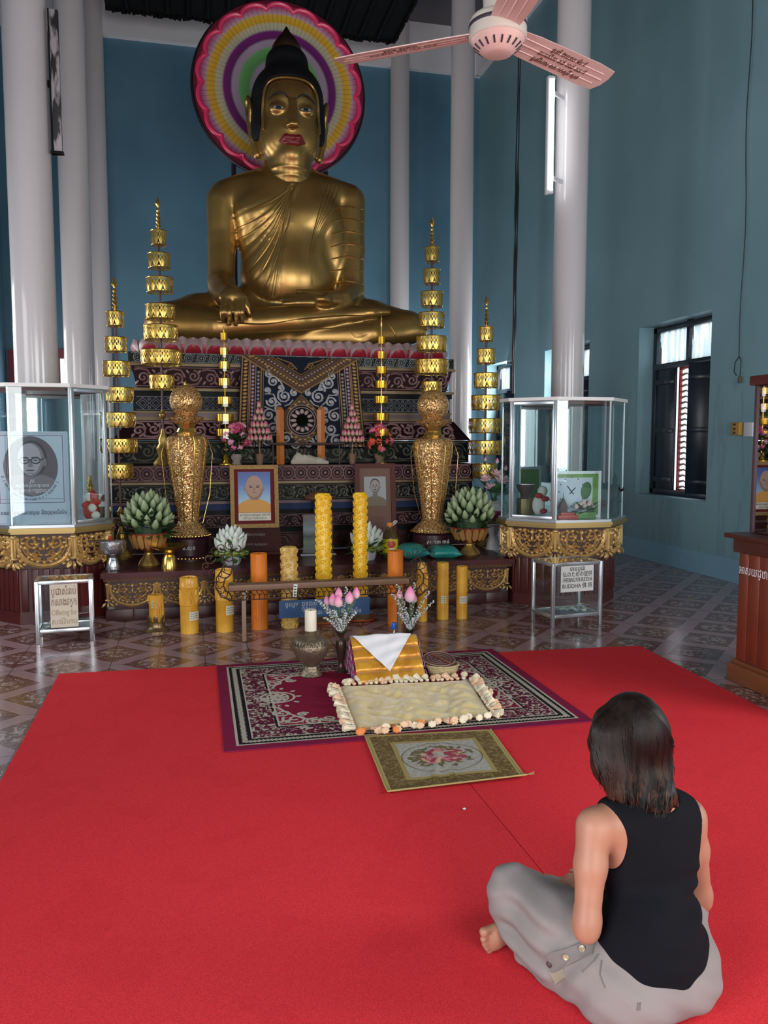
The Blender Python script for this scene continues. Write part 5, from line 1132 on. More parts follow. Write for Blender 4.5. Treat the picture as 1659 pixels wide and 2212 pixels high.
bowl_lotus('gilt pedestal bowl of green lotus buds beside the right gold vase', 1014, 7.50, 1200, 1138, 1052, 54, 52, 2)
MCHINA = mat('pale_glazed_pot', (0.55, 0.56, 0.62), 0.25, var=0.25, vscale=30)
def white_lotus(lab, px, Y, py_bot, py_top, half, seed):
    p = P(px, py_bot, Y); t = thing('white_lotus_pot', lab, 'flower pot', (p.x, Y, ZP), 0, 'pots of white lotus'); rn = random.Random(seed); z = P(px, py_top, Y).z - ZP; R_ = lambda h: L(h, px, py_bot, Y)
    b = MB(); b.lathe([(R_(17), 0.001), (R_(20), 0.03), (R_(24), R_(24)), (R_(22), R_(24)), (R_(19), R_(20))], 8); b.build('pot', MCHINA, t, angle=20)
    b = MB(); leaves(b, (0, 0, R_(22)), R_(26), 46, rn, 0.13); b.build('leaves', mat('mid_leaf', (0.05, 0.12, 0.03), 0.45, var=0.4, vscale=15), t, False)
    me = bud_mesh('lotus_bloom', R_(6.5), R_(30), MBUDW)
    for i in range(34):
        f = (i + 0.5) / 34; el = math.asin(1 - f * 0.9); a = i * 2.39996; d = Vector((math.cos(a) * math.cos(el), math.sin(a) * math.cos(el), math.sin(el)))
        place(me, 'lotus_bloom', t, (d.x * R_(half - 18), d.y * R_(half - 18), R_(24) + d.z * (z - R_(52))), (d.x * 0.5, d.y * 0.5, 0.9), rn.uniform(0.85, 1.15))
    b = MB()
    for i in range(6): a = -PI * (i + 0.5) / 6; b.ball((R_(30) * math.cos(a), R_(24) * math.sin(a), R_(26)), (R_(8), R_(5), R_(7)), 8, 6)
    b.build('fruit', mat('green_fruit', (0.18, 0.24, 0.04), 0.35), t)
white_lotus('pot of white lotus flowers left of the tall yellow candles', 500, 7.42, 1213, 1136, 40, 3)
white_lotus('pot of white lotus flowers between the tall yellow candle and oil bottle', 793, 7.42, 1213, 1130, 38, 4)

# silver bowl and gold dish
p = P(240, 1228, 7.36); t = thing('silver_bowl', 'silver pedestal bowl with a small board on top, at the left platform end', 'bowl', (p.x + 0.02, 7.33, ZP)); q = lambda h: L(h, 240, 1200, 7.33); zz = lambda py: P(240, py, 7.33).z - ZP
b = MB(); b.lathe([(q(15), 0.001), (q(16), 0.012), (q(12), zz(1212)), (q(9), zz(1204)), (q(12), zz(1199)), (q(24), zz(1194)), (q(29), zz(1184)), (q(29), zz(1170)), (q(27), zz(1170)), (q(25), zz(1185)), (q(5), zz(1192))], 36, lob=0); b.build('bowl', mat('beaten_silver', (0.50, 0.52, 0.55), 0.28, 0.95, bump=0.3, bscale=50), t)
t2 = thing('bamboo_board', 'thin dark board with a red flower resting on the silver bowl', 'board', (p.x + 0.01, 7.33, ZP + zz(1169.5)))
b = MB(); b.box((-0.04, 0, 0.006), (q(74), 0.05, 0.012), bev=0.002); b.build('board', mat('dark_bamboo', (0.07, 0.04, 0.025), 0.5), t2)
b = MB(); b.ball((-0.01, -0.01, 0.030), (0.014, 0.014, 0.018), 8, 6); b.build('red_flower', mat('red_petal', (0.5, 0.01, 0.015), 0.5), t2)
p = P(366, 1226, 7.30); t = thing('gold_dish', 'shiny gold footed dish beside the left lotus bowl', 'dish', (p.x, 7.30, ZP)); zz = lambda py: P(366, py, 7.30).z - ZP
b = MB(); b.lathe([(q(17), 0.001), (q(17), 0.012), (q(14), zz(1205)), (q(10), zz(1198)), (q(11), zz(1194)), (q(24), zz(1187)), (q(38), zz(1181)), (q(41), zz(1177)), (q(37), zz(1179)), (q(20), zz(1186))], 40, lob=20, lobd=0.03); b.build('dish', MGOLD, t)

# ------------------------------------------------------------------ framed portraits
MSKIN1 = mat('print_skin', (0.38, 0.235, 0.165), 0.5); MSKIN2 = mat('print_skin_shade', (0.25, 0.14, 0.09), 0.5); MORANGE = mat('print_orange_robe', (0.62, 0.28, 0.03), 0.5)
MINK = mat('dark_print_ink', (0.03, 0.02, 0.03), 0.6)
def oval(cx, cy, rx, ry, n=24): return [(cx + rx * math.cos(2 * PI * i / n), cy + ry * math.sin(2 * PI * i / n)) for i in range(n)]
def flat(b, poly, fn, h, mi): b.cur = mi; b.slab(poly, fn, h - 0.0008, h)
def portrait(parent, fn, w, h, bg, mats, glasses=False, robe=0.30, head=1.0, hair=False, hy=0.66):
    """printed head and shoulders, w by h, origin lower left"""
    b = MB(); b.cur = 0; e = 0.001
    flat(b, [(0, 0), (w, 0), (w, h), (0, h)], fn, e, 0)
    sh = [(0.0, 0.0), (w, 0.0), (w, h * robe * 0.72), (w * 0.88, h * robe * 1.05), (w * 0.68, h * robe * 1.30), (w * 0.5, h * robe * 1.36), (w * 0.32, h * robe * 1.30), (w * 0.12, h * robe * 1.05), (0, h * robe * 0.72)]
    flat(b, sh, fn, 2 * e, 1)
    flat(b, [(w * 0.38, h * robe * 1.20), (w * 0.62, h * robe * 1.20), (w * 0.60, h * 0.55), (w * 0.40, h * 0.55)], fn, 2.6 * e, 3)
    if hair: flat(b, oval(w * 0.5, h * (hy + 0.055), w * 0.235 * head, h * 0.235 * head), fn, 2.9 * e, 4)
    for s in (-1, 1): flat(b, oval(w * (0.5 + s * 0.225 * head), h * (hy - 0.02), w * 0.035, h * 0.05, 10), fn, 3 * e, 3)
    flat(b, [(w * 0.5 + w * 0.225 * head * math.cos(a) * (1 - 0.12 * max(0, -math.sin(a))), h * hy + h * 0.245 * head * math.sin(a)) for a in [2 * PI * i / 28 for i in range(28)]], fn, 3.4 * e, 2)
    flat(b, [(w * 0.5 + w * 0.205 * head * math.cos(a) + w * 0.014, h * (hy - 0.015) + h * 0.225 * head * math.sin(a)) for a in [PI + PI * i / 14 for i in range(15)]], fn, 3.7 * e, 3)
    flat(b, oval(w * 0.49, h * (hy + 0.02), w * 0.185 * head, h * 0.195 * head), fn, 4.0 * e, 2)
    for s in (-1, 1):
        flat(b, oval(w * (0.5 + s * 0.085 * head), h * (hy + 0.02), w * 0.045 * head, h * 0.012, 10), fn, 4.6 * e, 4); flat(b, oval(w * (0.5 + s * 0.09 * head), h * (hy + 0.052), w * 0.055 * head, h * 0.008, 10), fn, 4.6 * e, 4)
    flat(b, [(w * 0.485, h * (hy + 0.02)), (w * 0.515, h * (hy + 0.02)), (w * 0.535, h * (hy - 0.055)), (w * 0.465, h * (hy - 0.055))], fn, 4.4 * e, 3)
    flat(b, oval(w * 0.5, h * (hy - 0.105), w * 0.07 * head, h * 0.014, 12), fn, 4.6 * e, 5)
    b.cur = 5; o = b.build('portrait_print', mats, parent, False)
    if glasses:
        g = MB()
        for s in (-1, 1): g.ridge(oval(w * (0.5 + s * 0.105), h * (hy + 0.02), w * 0.085, h * 0.045), w * 0.02, 0.001, fn, True, 5 * e)
        g.ridge([(w * 0.48, h * (hy + 0.025)), (w * 0.52, h * (hy + 0.025))], w * 0.02, 0.001, fn, False, 5 * e)
        for s in (-1, 1): g.ridge([(w * (0.5 + s * 0.19), h * (hy + 0.03)), (w * (0.5 + s * 0.235), h * (hy + 0.035))], w * 0.016, 0.001, fn, False, 5 * e)
        g.build('printed_glasses', mats[4], parent, False)
    return o
def frame_bars(b, w, h, bw, fn, h0, h1):
    b.slab([(0, 0), (w, 0), (w, bw), (0, bw)], fn, h0, h1); b.slab([(0, h - bw), (w, h - bw), (w, h), (0, h)], fn, h0, h1); b.slab([(0, bw), (bw, bw), (bw, h - bw), (0, h - bw)], fn, h0, h1); b.slab([(w - bw, bw), (w, bw), (w, h - bw), (w - bw, h - bw)], fn, h0, h1)
MBLUEBG = NB('print_blue_backdrop'); _z = MBLUEBG.xyz('Generated')[2]; MBLUEBG = MBLUEBG.done(MBLUEBG.ramp(_z, [(0.25, (0.25, 0.45, 0.60)), (0.7, (0.03, 0.13, 0.42)), (1.0, (0.012, 0.05, 0.25))]), 0.4)
MFRAMEG = mat('ornate_gold_frame', (0.27, 0.165, 0.06), 0.45, 0.7, bump=0.8, bscale=70); MMAR2 = mat('maroon_mount', (0.13, 0.010, 0.012), 0.6, spec=0.15); MPAPER = mat('cream_paper', (0.66, 0.62, 0.50), 0.6); MBRN = mat('brown_stand', (0.06, 0.018, 0.015), 0.6, spec=0.15, var=0.2, vscale=5)
Y0 = 8.02
a, bq = P(498, 1140, Y0), P(600, 1004, Y0); W_, H_ = bq.x - a.x, bq.z - a.z
t = thing('framed_portrait', 'gold framed colour portrait of a person in an orange robe, blue backdrop', 'framed portrait', (a.x, Y0, ZP))
lean = lambda u, v, h: Vector((u, -h + v * 0.10, v + 0.0)) + Vector((0, -0.04, a.z - ZP))
b = MB(); frame_bars(b, W_, H_, W_ * 0.085, lean, 0.0, 0.035); b.build('gold_frame', MFRAMEG, t, False)
b = MB(); b.slab([(0.01, 0.01), (W_ - 0.01, 0.01), (W_ - 0.01, H_ - 0.01), (0.01, H_ - 0.01)], lean, -0.01, 0.012); b.build('maroon_mount', MMAR2, t, False)
px0, pw_, py0, ph_ = W_ * 0.165, W_ * 0.67, H_ * 0.245, H_ * 0.645
fnp = lambda u, v, h: lean(u + px0, v + py0, h + 0.012)
portrait(t, fnp, pw_, ph_, None, [MBLUEBG, MORANGE, MSKIN1, MSKIN2, MINK, mat('print_lips', (0.30, 0.10, 0.08), 0.5)], robe=0.25, head=1.25, hy=0.60)
b = MB(); b.slab([(px0, H_ * 0.115), (px0 + pw_, H_ * 0.115), (px0 + pw_, H_ * 0.24), (px0, H_ * 0.24)], lean, 0.012, 0.015); o = b.build('caption_strip', MPAPER, t, False)
for k, s in enumerate(('ព្រះតេជគុណ សុវណ្ណ ហេង គង់', 'អតីតចៅអធិការវត្ត')): text('caption', s, 0.030, MINK, o, lean(W_ * 0.5, H_ * (0.205 - 0.055 * k), 0.0155), (1, 0, 0), (0, 0.1, 1), wmax=pw_ * 0.92)
b = MB(); fs = lambda u, v, h: Vector((u, -h + v * 0.10 + 0.02, v))
x0_ = P(488, 1180, Y0).x - a.x; x1_ = P(610, 1180, Y0).x - a.x; b.slab([(x0_, 0.001), (x1_, 0.001), (x1_ - 0.02, a.z - ZP + 0.02), (W_ * 0.9, H_ * 0.45 + a.z - ZP), (W_ * 0.1, H_ * 0.45 + a.z - ZP), (x0_ + 0.02, a.z - ZP + 0.02)], fs, -0.02, 0.015); b.build('stand_board', MBRN, t, False)
b = MB(); b.slab([(x0_ - 0.01, 0.001), (x1_ + 0.01, 0.001), (x1_ + 0.01, 0.03), (x0_ - 0.01, 0.03)], fs, 0.0, 0.06); b.build('stand_ledge', MBRN, t, False)
for k, s in enumerate(('ឧទ្ទិសកុសលជូន', 'លោកតា សុវណ្ណ')): text('plaque_lettering', s, 0.034, mat('grey_lettering', (0.25, 0.22, 0.20), 0.5), t, fs((x0_ + x1_) / 2, (a.z - ZP) * (0.72 - 0.36 * k), 0.016), (1, 0, 0), (0, 0.1, 1), wmax=W_ * 0.8)
Y0 = 8.0
a, bq = P(768, 1185, Y0), P(855, 1001, Y0); W_, H_ = bq.x - a.x, bq.z - a.z
t = thing('framed_portrait', 'brown framed black and white portrait behind the oil bottle', 'framed portrait', (a.x, Y0, ZP)); zo = max(0.002, a.z - ZP)
lean2 = lambda u, v, h: Vector((u, -h + v * 0.10 - 0.02, v + zo)); MBR2 = mat('dull_brown_frame', (0.10, 0.036, 0.030), 0.6, spec=0.15, var=0.15, vscale=6)
b = MB(); frame_bars(b, W_, H_, W_ * 0.11, lean2, 0.0, 0.03); b.build('brown_frame', MBR2, t, False)
b = MB(); b.slab([(0.01, 0.01), (W_ - 0.01, 0.01), (W_ - 0.01, H_ - 0.01), (0.01, H_ - 0.01)], lean2, -0.01, 0.010); b.build('grey_brown_mount', mat('taupe_mount', (0.17, 0.10, 0.075), 0.6, spec=0.15), t, False)
u0, v0, uw, vh = W_ * 0.23, H_ * 0.50, W_ * 0.54, H_ * 0.345
portrait(t, lambda u, v, h: lean2(u + u0, v + v0, h + 0.010), uw, vh, None, [mat('print_grey', (0.30, 0.31, 0.31), 0.5), mat('print_khaki_robe', (0.13, 0.10, 0.05), 0.5), mat('print_pale_grey', (0.27, 0.25, 0.23), 0.5), mat('print_mid_grey', (0.13, 0.12, 0.11), 0.5), MINK, MINK], robe=0.25, head=0.95, hair=True, hy=0.66)
for k in range(3): text('caption', ('ភិក្ខុ គឹម សួន', 'កើត ១៩០២', 'អនិច្ចធម្ម')[k], 0.036, mat('dull_red_lettering', (0.16, 0.03, 0.03), 0.5), t, lean2(W_ * 0.52, H_ * (0.36 - 0.065 * k), 0.011), (1, 0, 0), (0, 0.1, 1), wmax=W_ * 0.6)

# clear acrylic plaque with a pond picture, and a gold figure behind it
Y0 = 7.86; a, bq = P(652, 1195, Y0), P(721, 1106, Y0); W_, H_ = bq.x - a.x, bq.z - a.z
t = thing('acrylic_plaque', 'clear standing plaque with a pond picture behind the tall yellow candle', 'plaque', (a.x, Y0, ZP))
fnq = lambda u, v, h: Vector((u, -h, v + 0.012))
b = MB(); b.slab([(0, 0), (W_, 0), (W_, H_), (0, H_)], fnq, 0.014, 0.02); b.build('clear_front', glass_mat('thin_acrylic', (0.97, 0.98, 0.98), 0.3), t, False)
b = MB(); b.slab([(0.015, 0.01), (W_ - 0.015, 0.01), (W_ - 0.015, H_ - 0.012), (0.015, H_ - 0.012)], fnq, 0.0, 0.004); n = NB('pond_print'); _z = n.xyz('Generated')[2]; b.build('picture', n.done(n.ramp(n.m_('ADD', _z, n.m_('MULTIPLY', n.noise(9, 3), 0.25)), [(0.2, (0.05, 0.06, 0.05)), (0.4, (0.16, 0.20, 0.16)), (0.55, (0.04, 0.06, 0.05)), (0.75, (0.22, 0.27, 0.30)), (1.0, (0.10, 0.12, 0.12))]), 0.4), t, False)
b = MB(); b.box((W_ / 2, -0.01, 0.006), (W_ + 0.03, 0.08, 0.012), bev=0.003); b.build('base_strip', mat('pale_acrylic', (0.45, 0.50, 0.52), 0.2), t)
p = P(688, 1105, 8.12); t = thing('gold_figurine', 'small gold pedestal ornament with a wide brown cap behind the plaque', 'figurine', (p.x, 8.12, ZP)); zz = lambda py: P(688, py, 8.12).z - ZP; q = lambda h: L(h, 688, 1100, 8.12)
b = MB(); b.lathe([(q(14), 0.001), (q(12), 0.05), (q(8), zz(1140)), (q(10), zz(1110)), (q(11), zz(1100)), (q(7), zz(1092)), (q(9), zz(1085)), (q(7), zz(1076))], 20); b.build('gold_body', MFOIL, t)
b = MB(); b.lathe([(q(27), zz(1077)), (q(28), zz(1073)), (q(20), zz(1067)), (q(8), zz(1062)), (q(2), zz(1060))], 24, lob=6, lobd=0.1); b.build('brown_cap', mat('brown_felt', (0.16, 0.06, 0.03), 0.7), t)

# oil bottle
p = P(842, 1200, 7.52); t = thing('oil_bottle', 'cooking oil bottle with a yellow label and white looped handle', 'bottle', (p.x, 7.52, ZP)); zz = lambda py: max(0.001, P(842, py, 7.52).z - ZP); q = lambda h: L(h, 842, 1180, 7.52)
b = MB(); b.lathe([(q(16), 0.001), (q(17.5), 0.012), (q(17.5), zz(1185)), (q(17), zz(1168)), (q(17), zz(1163)), (q(14), zz(1154)), (q(8), zz(1144)), (q(6), zz(1139)), (q(6), zz(1134))], 28); b.build('bottle', mat('oil_brown_plastic', (0.10, 0.065, 0.02), 0.15), t)
b = MB(); fnl = lambda u, v, h: Vector(((q(17.7) + h) * math.sin(u), -(q(17.7) + h) * math.cos(u), v))
b.grid(lambda u, v: fnl(-1.3 + 2.6 * u, zz(1193) + (zz(1163) - zz(1193)) * v, 0.001), 16, 3); o = b.build('yellow_label', mat('yellow_label', (0.80, 0.62, 0.02), 0.4), t)
b = MB(); b.blob(0.0, zz(1174), 0.55, q(8), 0.003, lambda u, v, h: fnl(u, v, h + 0.001), n=14); b.build('red_emblem', mat('red_print', (0.60, 0.08, 0.06), 0.4), o)
b = MB(); b.blob(0.05, zz(1186), 0.4, q(4.5), 0.003, lambda u, v, h: fnl(u, v, h + 0.001), n=12); b.build('white_panel', mat('white_print', (0.75, 0.75, 0.70), 0.4), o)
b = MB(); b.lathe([(q(7), zz(1137)), (q(7.5), zz(1134)), (q(7), zz(1129)), (q(4), zz(1128))], 16); b.build('cap', mat('orange_cap', (0.75, 0.25, 0.04), 0.4), t)
b = MB(); b.tube([(q(5), 0, zz(1136)), (q(13), 0, zz(1130)), (q(16), 0, zz(1127)), (q(12), 0, zz(1125)), (q(3), 0, zz(1134))], q(1.4), 8); b.build('handle', mat('white_plastic', (0.75, 0.76, 0.78), 0.35), t)

# two small teal cushions
def pillow(lab, px, Y, hw, hz, rz):
    p = P(px, 1200, Y); t = Body((-hw - 0.05, -0.22, -0.02), (hw + 0.05, 0.22, hz + 0.06), 0.008)
    t.ell((0, 0, hz * 0.55), (hw * 0.93, 0.15, hz * 0.55), 0.02)
    for sx in (-1, 1):
        for sy in (-1, 1): t.cone((sx * hw * 0.4, sy * 0.06, hz * 0.5), (sx * hw, sy * 0.15, hz * 0.40), 0.05, 0.006, 0.06)
    t.d[:, :, :int(0.021 / 0.008) + 1] = np.maximum(t.d[:, :, :int(0.021 / 0.008) + 1], 0.004)
    o = t.mesh('teal_cushion', mat('teal_satin', (0.015, 0.22, 0.20), 0.35, var=0.2, vscale=8), None, 1); o.location = (p.x, Y, ZP + 0.001); o.rotation_euler = (0, 0, rz); tag(o, lab, 'cushion', 'teal cushions on the platform')
pillow('teal cushion beside the oil bottle, half behind the wire scroll', 888, 7.42, 0.135, 0.13, 0.2); pillow('teal cushion lying in front of the right gold vase foot', 957, 7.42, 0.155, 0.10, -0.1)

# ------------------------------------------------------------------ things on the throne ledge
def flower_pot(lab, px, Y, py_bot, py_top, cols, seed, halfw, potm):
    p = P(px, py_bot, Y); t = thing('flower_pot', lab, 'flower pot', (p.x, Y, ZL), 0, 'artificial flowers on the throne'); rn = random.Random(seed); H = P(px, py_top, Y).z - ZL; R_ = L(halfw, px, py_bot, Y)
    b = MB(); b.lathe([(0.045, 0.001), (0.05, 0.01), (0.035, 0.03), (0.06, 0.08), (0.045, 0.11)], 18); b.build('pot', potm, t)
    b = MB(); leaves(b, (0, 0, H * 0.5), R_ * 0.75, 70, rn, 0.09, 0.8); b.build('leaves', MLEAF, t, False)
    ms = []
    for cl in cols:
        fb = MB()
        for k in range(9):
            a = k * 2.4; rr = 0.006 + 0.0022 * k; M = Matrix.Rotation(a, 3, 'Z') @ Matrix.Rotation(0.5 + 0.08 * k, 3, 'Y'); fb.ball((rr * math.cos(a), rr * math.sin(a), 0.012 - 0.001 * k), (0.016, 0.013, 0.004), 7, 4, M)
        o = fb.build('blossom', cl, t, angle=180); ms.append(o.data); bpy.data.objects.remove(o)
    for i in range(46):
        a = rn.uniform(0, 2 * PI); e = rn.uniform(-0.5, 1.5); d = Vector((math.cos(a) * math.cos(e), math.sin(a) * math.cos(e), math.sin(e))); rr = rn.uniform(0.75, 1.0)
        if d.y > 0.7: continue
        place(rn.choice(ms), 'blossom', t, (d.x * R_ * rr, d.y * R_ * 0.7 * rr, H * 0.56 + d.z * H * 0.42 * rr), d, rn.uniform(0.9, 1.5))
MPK = [mat('pink_blossom', (0.72, 0.16, 0.30), 0.5), mat('deep_pink_blossom', (0.48, 0.04, 0.12), 0.5), mat('pale_pink_blossom', (0.75, 0.35, 0.45), 0.5)]
flower_pot('pot of bright pink artificial flowers on the throne ledge at left', 511, 8.40, 1001, 912, MPK, 21, 33, mat('pale_stone_pot', (0.30, 0.25, 0.22), 0.5))
flower_pot('pot of red and pink artificial flowers on the throne ledge at right', 820, 8.40, 1001, 917, [mat('red_blossom', (0.58, 0.05, 0.03), 0.5), mat('coral_blossom', (0.65, 0.10, 0.06), 0.5), MPK[0]], 22, 29, mat('brown_gilt_pot', (0.25, 0.16, 0.10), 0.4))
def lotus_cone(lab, px, Y, py_bot, py_top, py_low, halfw):
    p = P(px, py_bot, Y); t = thing('lotus_cone', lab, 'flower arrangement', (p.x, Y, ZL), 0, 'cones of pink lotus buds'); z0, z1 = P(px, py_low, Y).z - ZL, P(px, py_top, Y).z - ZL; R_ = L(halfw, px, 930, Y)
    b = MB(); b.lathe([(0.030, 0.001), (0.045, 0.105), (0.048, 0.11), (0.040, 0.11), (0.036, 0.09)], 18); b.build('pot', mat('tan_pot', (0.22, 0.13, 0.08), 0.5), t)
    b = MB(); b.tube([(0, 0, 0.08), (0, 0, z0 + 0.05)], 0.007, 8); b.build('stem', mat('tan_stick', (0.26, 0.15, 0.06), 0.5), t)
    b = MB(); leaves(b, (0, 0, z0 + 0.01), R_ * 0.7, 30, random.Random(4), 0.10, 0.2); b.lathe([(R_ * 0.7, z0), (0.01, z1 - 0.07)], 12); b.build('leaves', MLEAF, t, False)
    me = bud_mesh('lotus_bud', 0.019, 0.068, MBUDP); rows = 6
    for r in range(rows):
        f = r / (rows - 1); rad = R_ * (1 - f) * 0.95; nbud = max(1, round(2 * PI * rad / 0.042)) if r < rows - 1 else 1
        for i in range(nbud):
            a = 2 * PI * (i + 0.5 * (r % 2)) / nbud; place(me, 'lotus_bud', t, (rad * math.cos(a), rad * math.sin(a), z0 + (z1 - z0 - 0.066) * f), (0.25 * math.cos(a) * (1 - f), 0.25 * math.sin(a) * (1 - f), 1))
lotus_cone('cone of pink lotus buds left of the two orange candles', 561, 8.42, 1001, 866, 952, 24); lotus_cone('cone of pink lotus buds right of the two orange candles', 761, 8.42, 1001, 872, 955, 23)
MWAX = lambda n, c: mat(n, c, 0.35, spec=0.4)
for px, lab in ((606, 'orange faceted candle left of the hanging panel medallion'), (694, 'orange faceted candle right of the hanging panel medallion')):
    p = P(px, 1002, 8.40); t = thing('orange_candle', lab, 'candle', (p.x, 8.40, ZL), 0.4, 'orange candles on the throne ledge'); H = P(px, 886, 8.40).z - ZL; r = L(9.5, px, 940, 8.4)
    b = MB(); b.lathe([(r, 0.001), (r, H), (r * 0.5, H + 0.03), (0.008, H + 0.035)], 6); b.build('wax', mat('orange_wax', (0.45, 0.14, 0.02), 0.22, spec=0.6), t, angle=15)
    b = MB(); b.tube([(0, 0, H + 0.03), (0.003, 0, H + 0.055)], 0.0025, 5); b.build('wick', MINK, t)
# dark rail in front of the candles
p = P(662, 1002, 8.36); t = thing('candle_rail', 'dark wooden rail on slim posts in front of the orange candles', 'rail', (p.x, 8.345, ZL)); h = L(84, 662, 960, 8.345); zr = P(662, 959, 8.345).z - ZL
b = MB(); b.tube([(-h, -0.0, zr + 0.01), (-h * 0.8, 0, zr), (h * 0.8, 0, zr), (h, 0, zr + 0.01)], 0.014, 10); b.build('bar', mat('dark_rail_wood', (0.035, 0.018, 0.012), 0.4), t)
for s in (-1, 1): b = MB(); b.tube([(s * h * 0.86, 0, 0.001), (s * h * 0.86, 0, zr)], 0.008, 8); b.build('post', mat('dark_rail_wood', (0.035, 0.018, 0.012), 0.4), t)
# pale reclining figure
p = P(666, 1002, 8.36); fg = Body((-0.26, -0.06, 0.0), (0.26, 0.06, 0.20), 0.006); q = lambda px, py: ((px - 666) * L(1, 666, 990, 8.36), 0, (1003 - py) * L(1, 666, 990, 8.36))
def Q3(px, py, y=0): a = q(px, py); return (a[0], y, a[2])
fg.chain([Q3(640, 990), Q3(665, 992), Q3(690, 995), Q3(704, 999)], [0.045, 0.040, 0.030, 0.015], 0.03); fg.ell(Q3(643, 983), (0.028, 0.03, 0.028), 0.02); fg.chain([Q3(655, 984, -0.03), Q3(662, 990, -0.04), Q3(678, 992, -0.035)], [0.014, 0.012, 0.010], 0.01); fg.cone(Q3(640, 980), Q3(640, 976), 0.012, 0.004, 0.01); fg.chain([Q3(632, 998, 0), Q3(704, 1000, 0)], [0.03, 0.018], 0.03)
fg.d[:, :, 0:1] = 0.01
o = fg.mesh('reclining_figure', mat('pale_stone', (0.42, 0.38, 0.30), 0.6), None, 2); o.location = (p.x, 8.385 - 0.095, ZL + 0.002); tag(o, 'small pale reclining stone figure on the throne ledge below the candles', 'figurine')
# ------------------------------------------------------------------ inside the glass cases
(cl, HL), (cr, HR2) = CASES
# large portrait board standing inside the left case
YB_ = 7.30; a, bq = P(-12, 1131, YB_), P(146, 932, YB_); W_, H_ = bq.x - a.x, bq.z - a.z; zb = cl.location.z + 0.024
t = thing('portrait_board', 'grey blue board with an oval black and white portrait of a person in glasses', 'portrait board', (a.x, YB_, zb)); H_ = bq.z - zb
fn = lambda u, v, h: Vector((u, -h, v))
MBOARD = mat('pale_blue_board', (0.36, 0.44, 0.52), 0.4); MPURPL = mat('purple_line', (0.16, 0.07, 0.14), 0.5)
b = MB(); b.slab([(0, 0), (W_, 0), (W_, H_), (0, H_)], fn, -0.012, 0.0); b.build('board', MBOARD, t, False)
b = MB(); frame_bars(b, W_, H_, W_ * 0.025, fn, 0.0, 0.008); b.build('grey_frame', mat('grey_frame', (0.28, 0.33, 0.38), 0.35, 0.3), t, False)
b = MB(); m0, m1, n0, n1 = W_ * 0.085, W_ * 0.925, H_ * 0.235, H_ * 0.955
b.ridge([(m0, n0), (m1, n0), (m1, n1), (m0, n1)], 0.008, 0.001, fn, True); b.ridge([(m0, n0 + 0.03), (m1, n0 + 0.03)], 0.003, 0.001, fn); b.build('printed_border', MPURPL, t, False)
ocx, ocy, orx, ory = W_ * 0.50, H_ * 0.625, W_ * 0.355, H_ * 0.325
def clip(poly):                       # keep a printed shape inside the oval
    out = []
    for x, y in poly:
        k = math.hypot((x - ocx) / orx, (y - ocy) / ory); out.append((x, y) if k <= 1 else (ocx + (x - ocx) / k, ocy + (y - ocy) / k))
    return out
b = MB(); G0 = [mat('sepia_backdrop', (0.095, 0.065, 0.085), 0.5), mat('sepia_robe', (0.17, 0.13, 0.17), 0.5), mat('sepia_skin', (0.32, 0.29, 0.33), 0.5), mat('sepia_shade', (0.17, 0.14, 0.17), 0.5), mat('sepia_ink', (0.035, 0.028, 0.038), 0.5)]
flat(b, oval(ocx, ocy, orx, ory, 40), fn, 0.0016, 0)
e = lambda k: 0.0016 + 0.0006 * k
U = lambda x: ocx + x * orx; V = lambda y: ocy + y * ory
flat(b, clip([(U(-1.2), V(-1.2)), (U(1.2), V(-1.2)), (U(0.98), V(-0.5)), (U(0.5), V(-0.28)), (U(-0.4), V(-0.25)), (U(-0.98), V(-0.42))][::1]), fn, e(1), 1)
flat(b, clip([(U(0.05), V(-0.32)), (U(0.75), V(-0.40)), (U(0.9), V(-0.6)), (U(0.6), V(-0.85)), (U(0.1), V(-0.98)), (U(-0.25), V(-0.9))]), fn, e(2), 3)
flat(b, [(U(-0.24), V(-0.32)), (U(0.30), V(-0.36)), (U(0.34), V(0.0)), (U(-0.26), V(0.0))], fn, e(3), 3)
flat(b, oval(U(0.04), V(0.26), orx * 0.55, ory * 0.60, 32), fn, e(4), 4)
flat(b, oval(U(0.52), V(0.14), orx * 0.07, ory * 0.15, 12), fn, e(4.5), 3)
flat(b, [(U(0.02) + orx * 0.50 * math.cos(q) * (1 - 0.18 * max(0, -math.sin(q))), V(0.22) + ory * 0.555 * math.sin(q)) for q in [2 * PI * i / 32 for i in range(32)]], fn, e(5), 3)
flat(b, [(U(-0.04) + orx * 0.44 * math.cos(q) * (1 - 0.16 * max(0, -math.sin(q))), V(0.24) + ory * 0.52 * math.sin(q)) for q in [2 * PI * i / 32 for i in range(32)]], fn, e(6), 2)
for s in (-1, 1):
    flat(b, oval(U(-0.02 + 0.20 * s), V(0.29), orx * 0.15, ory * 0.025, 12), fn, e(7), 4); flat(b, oval(U(-0.02 + 0.20 * s), V(0.205), orx * 0.10, ory * 0.022, 12), fn, e(7), 4)
flat(b, [(U(-0.05), V(0.2)), (U(0.02), V(0.2)), (U(0.10), V(-0.02)), (U(-0.12), V(-0.02))], fn, e(7), 3); flat(b, oval(U(-0.02), V(-0.13), orx * 0.17, ory * 0.022, 14), fn, e(7), 4); flat(b, oval(U(-0.02), V(-0.22), orx * 0.16, ory * 0.02, 12), fn, e(7), 3)
b.build('oval_portrait', G0, t, False)
b = MB()
for s in (-1, 1): b.ridge(oval(U(-0.02 + 0.21 * s), V(0.195), orx * 0.165, ory * 0.095, 20), 0.010, 0.001, fn, True, e(8))
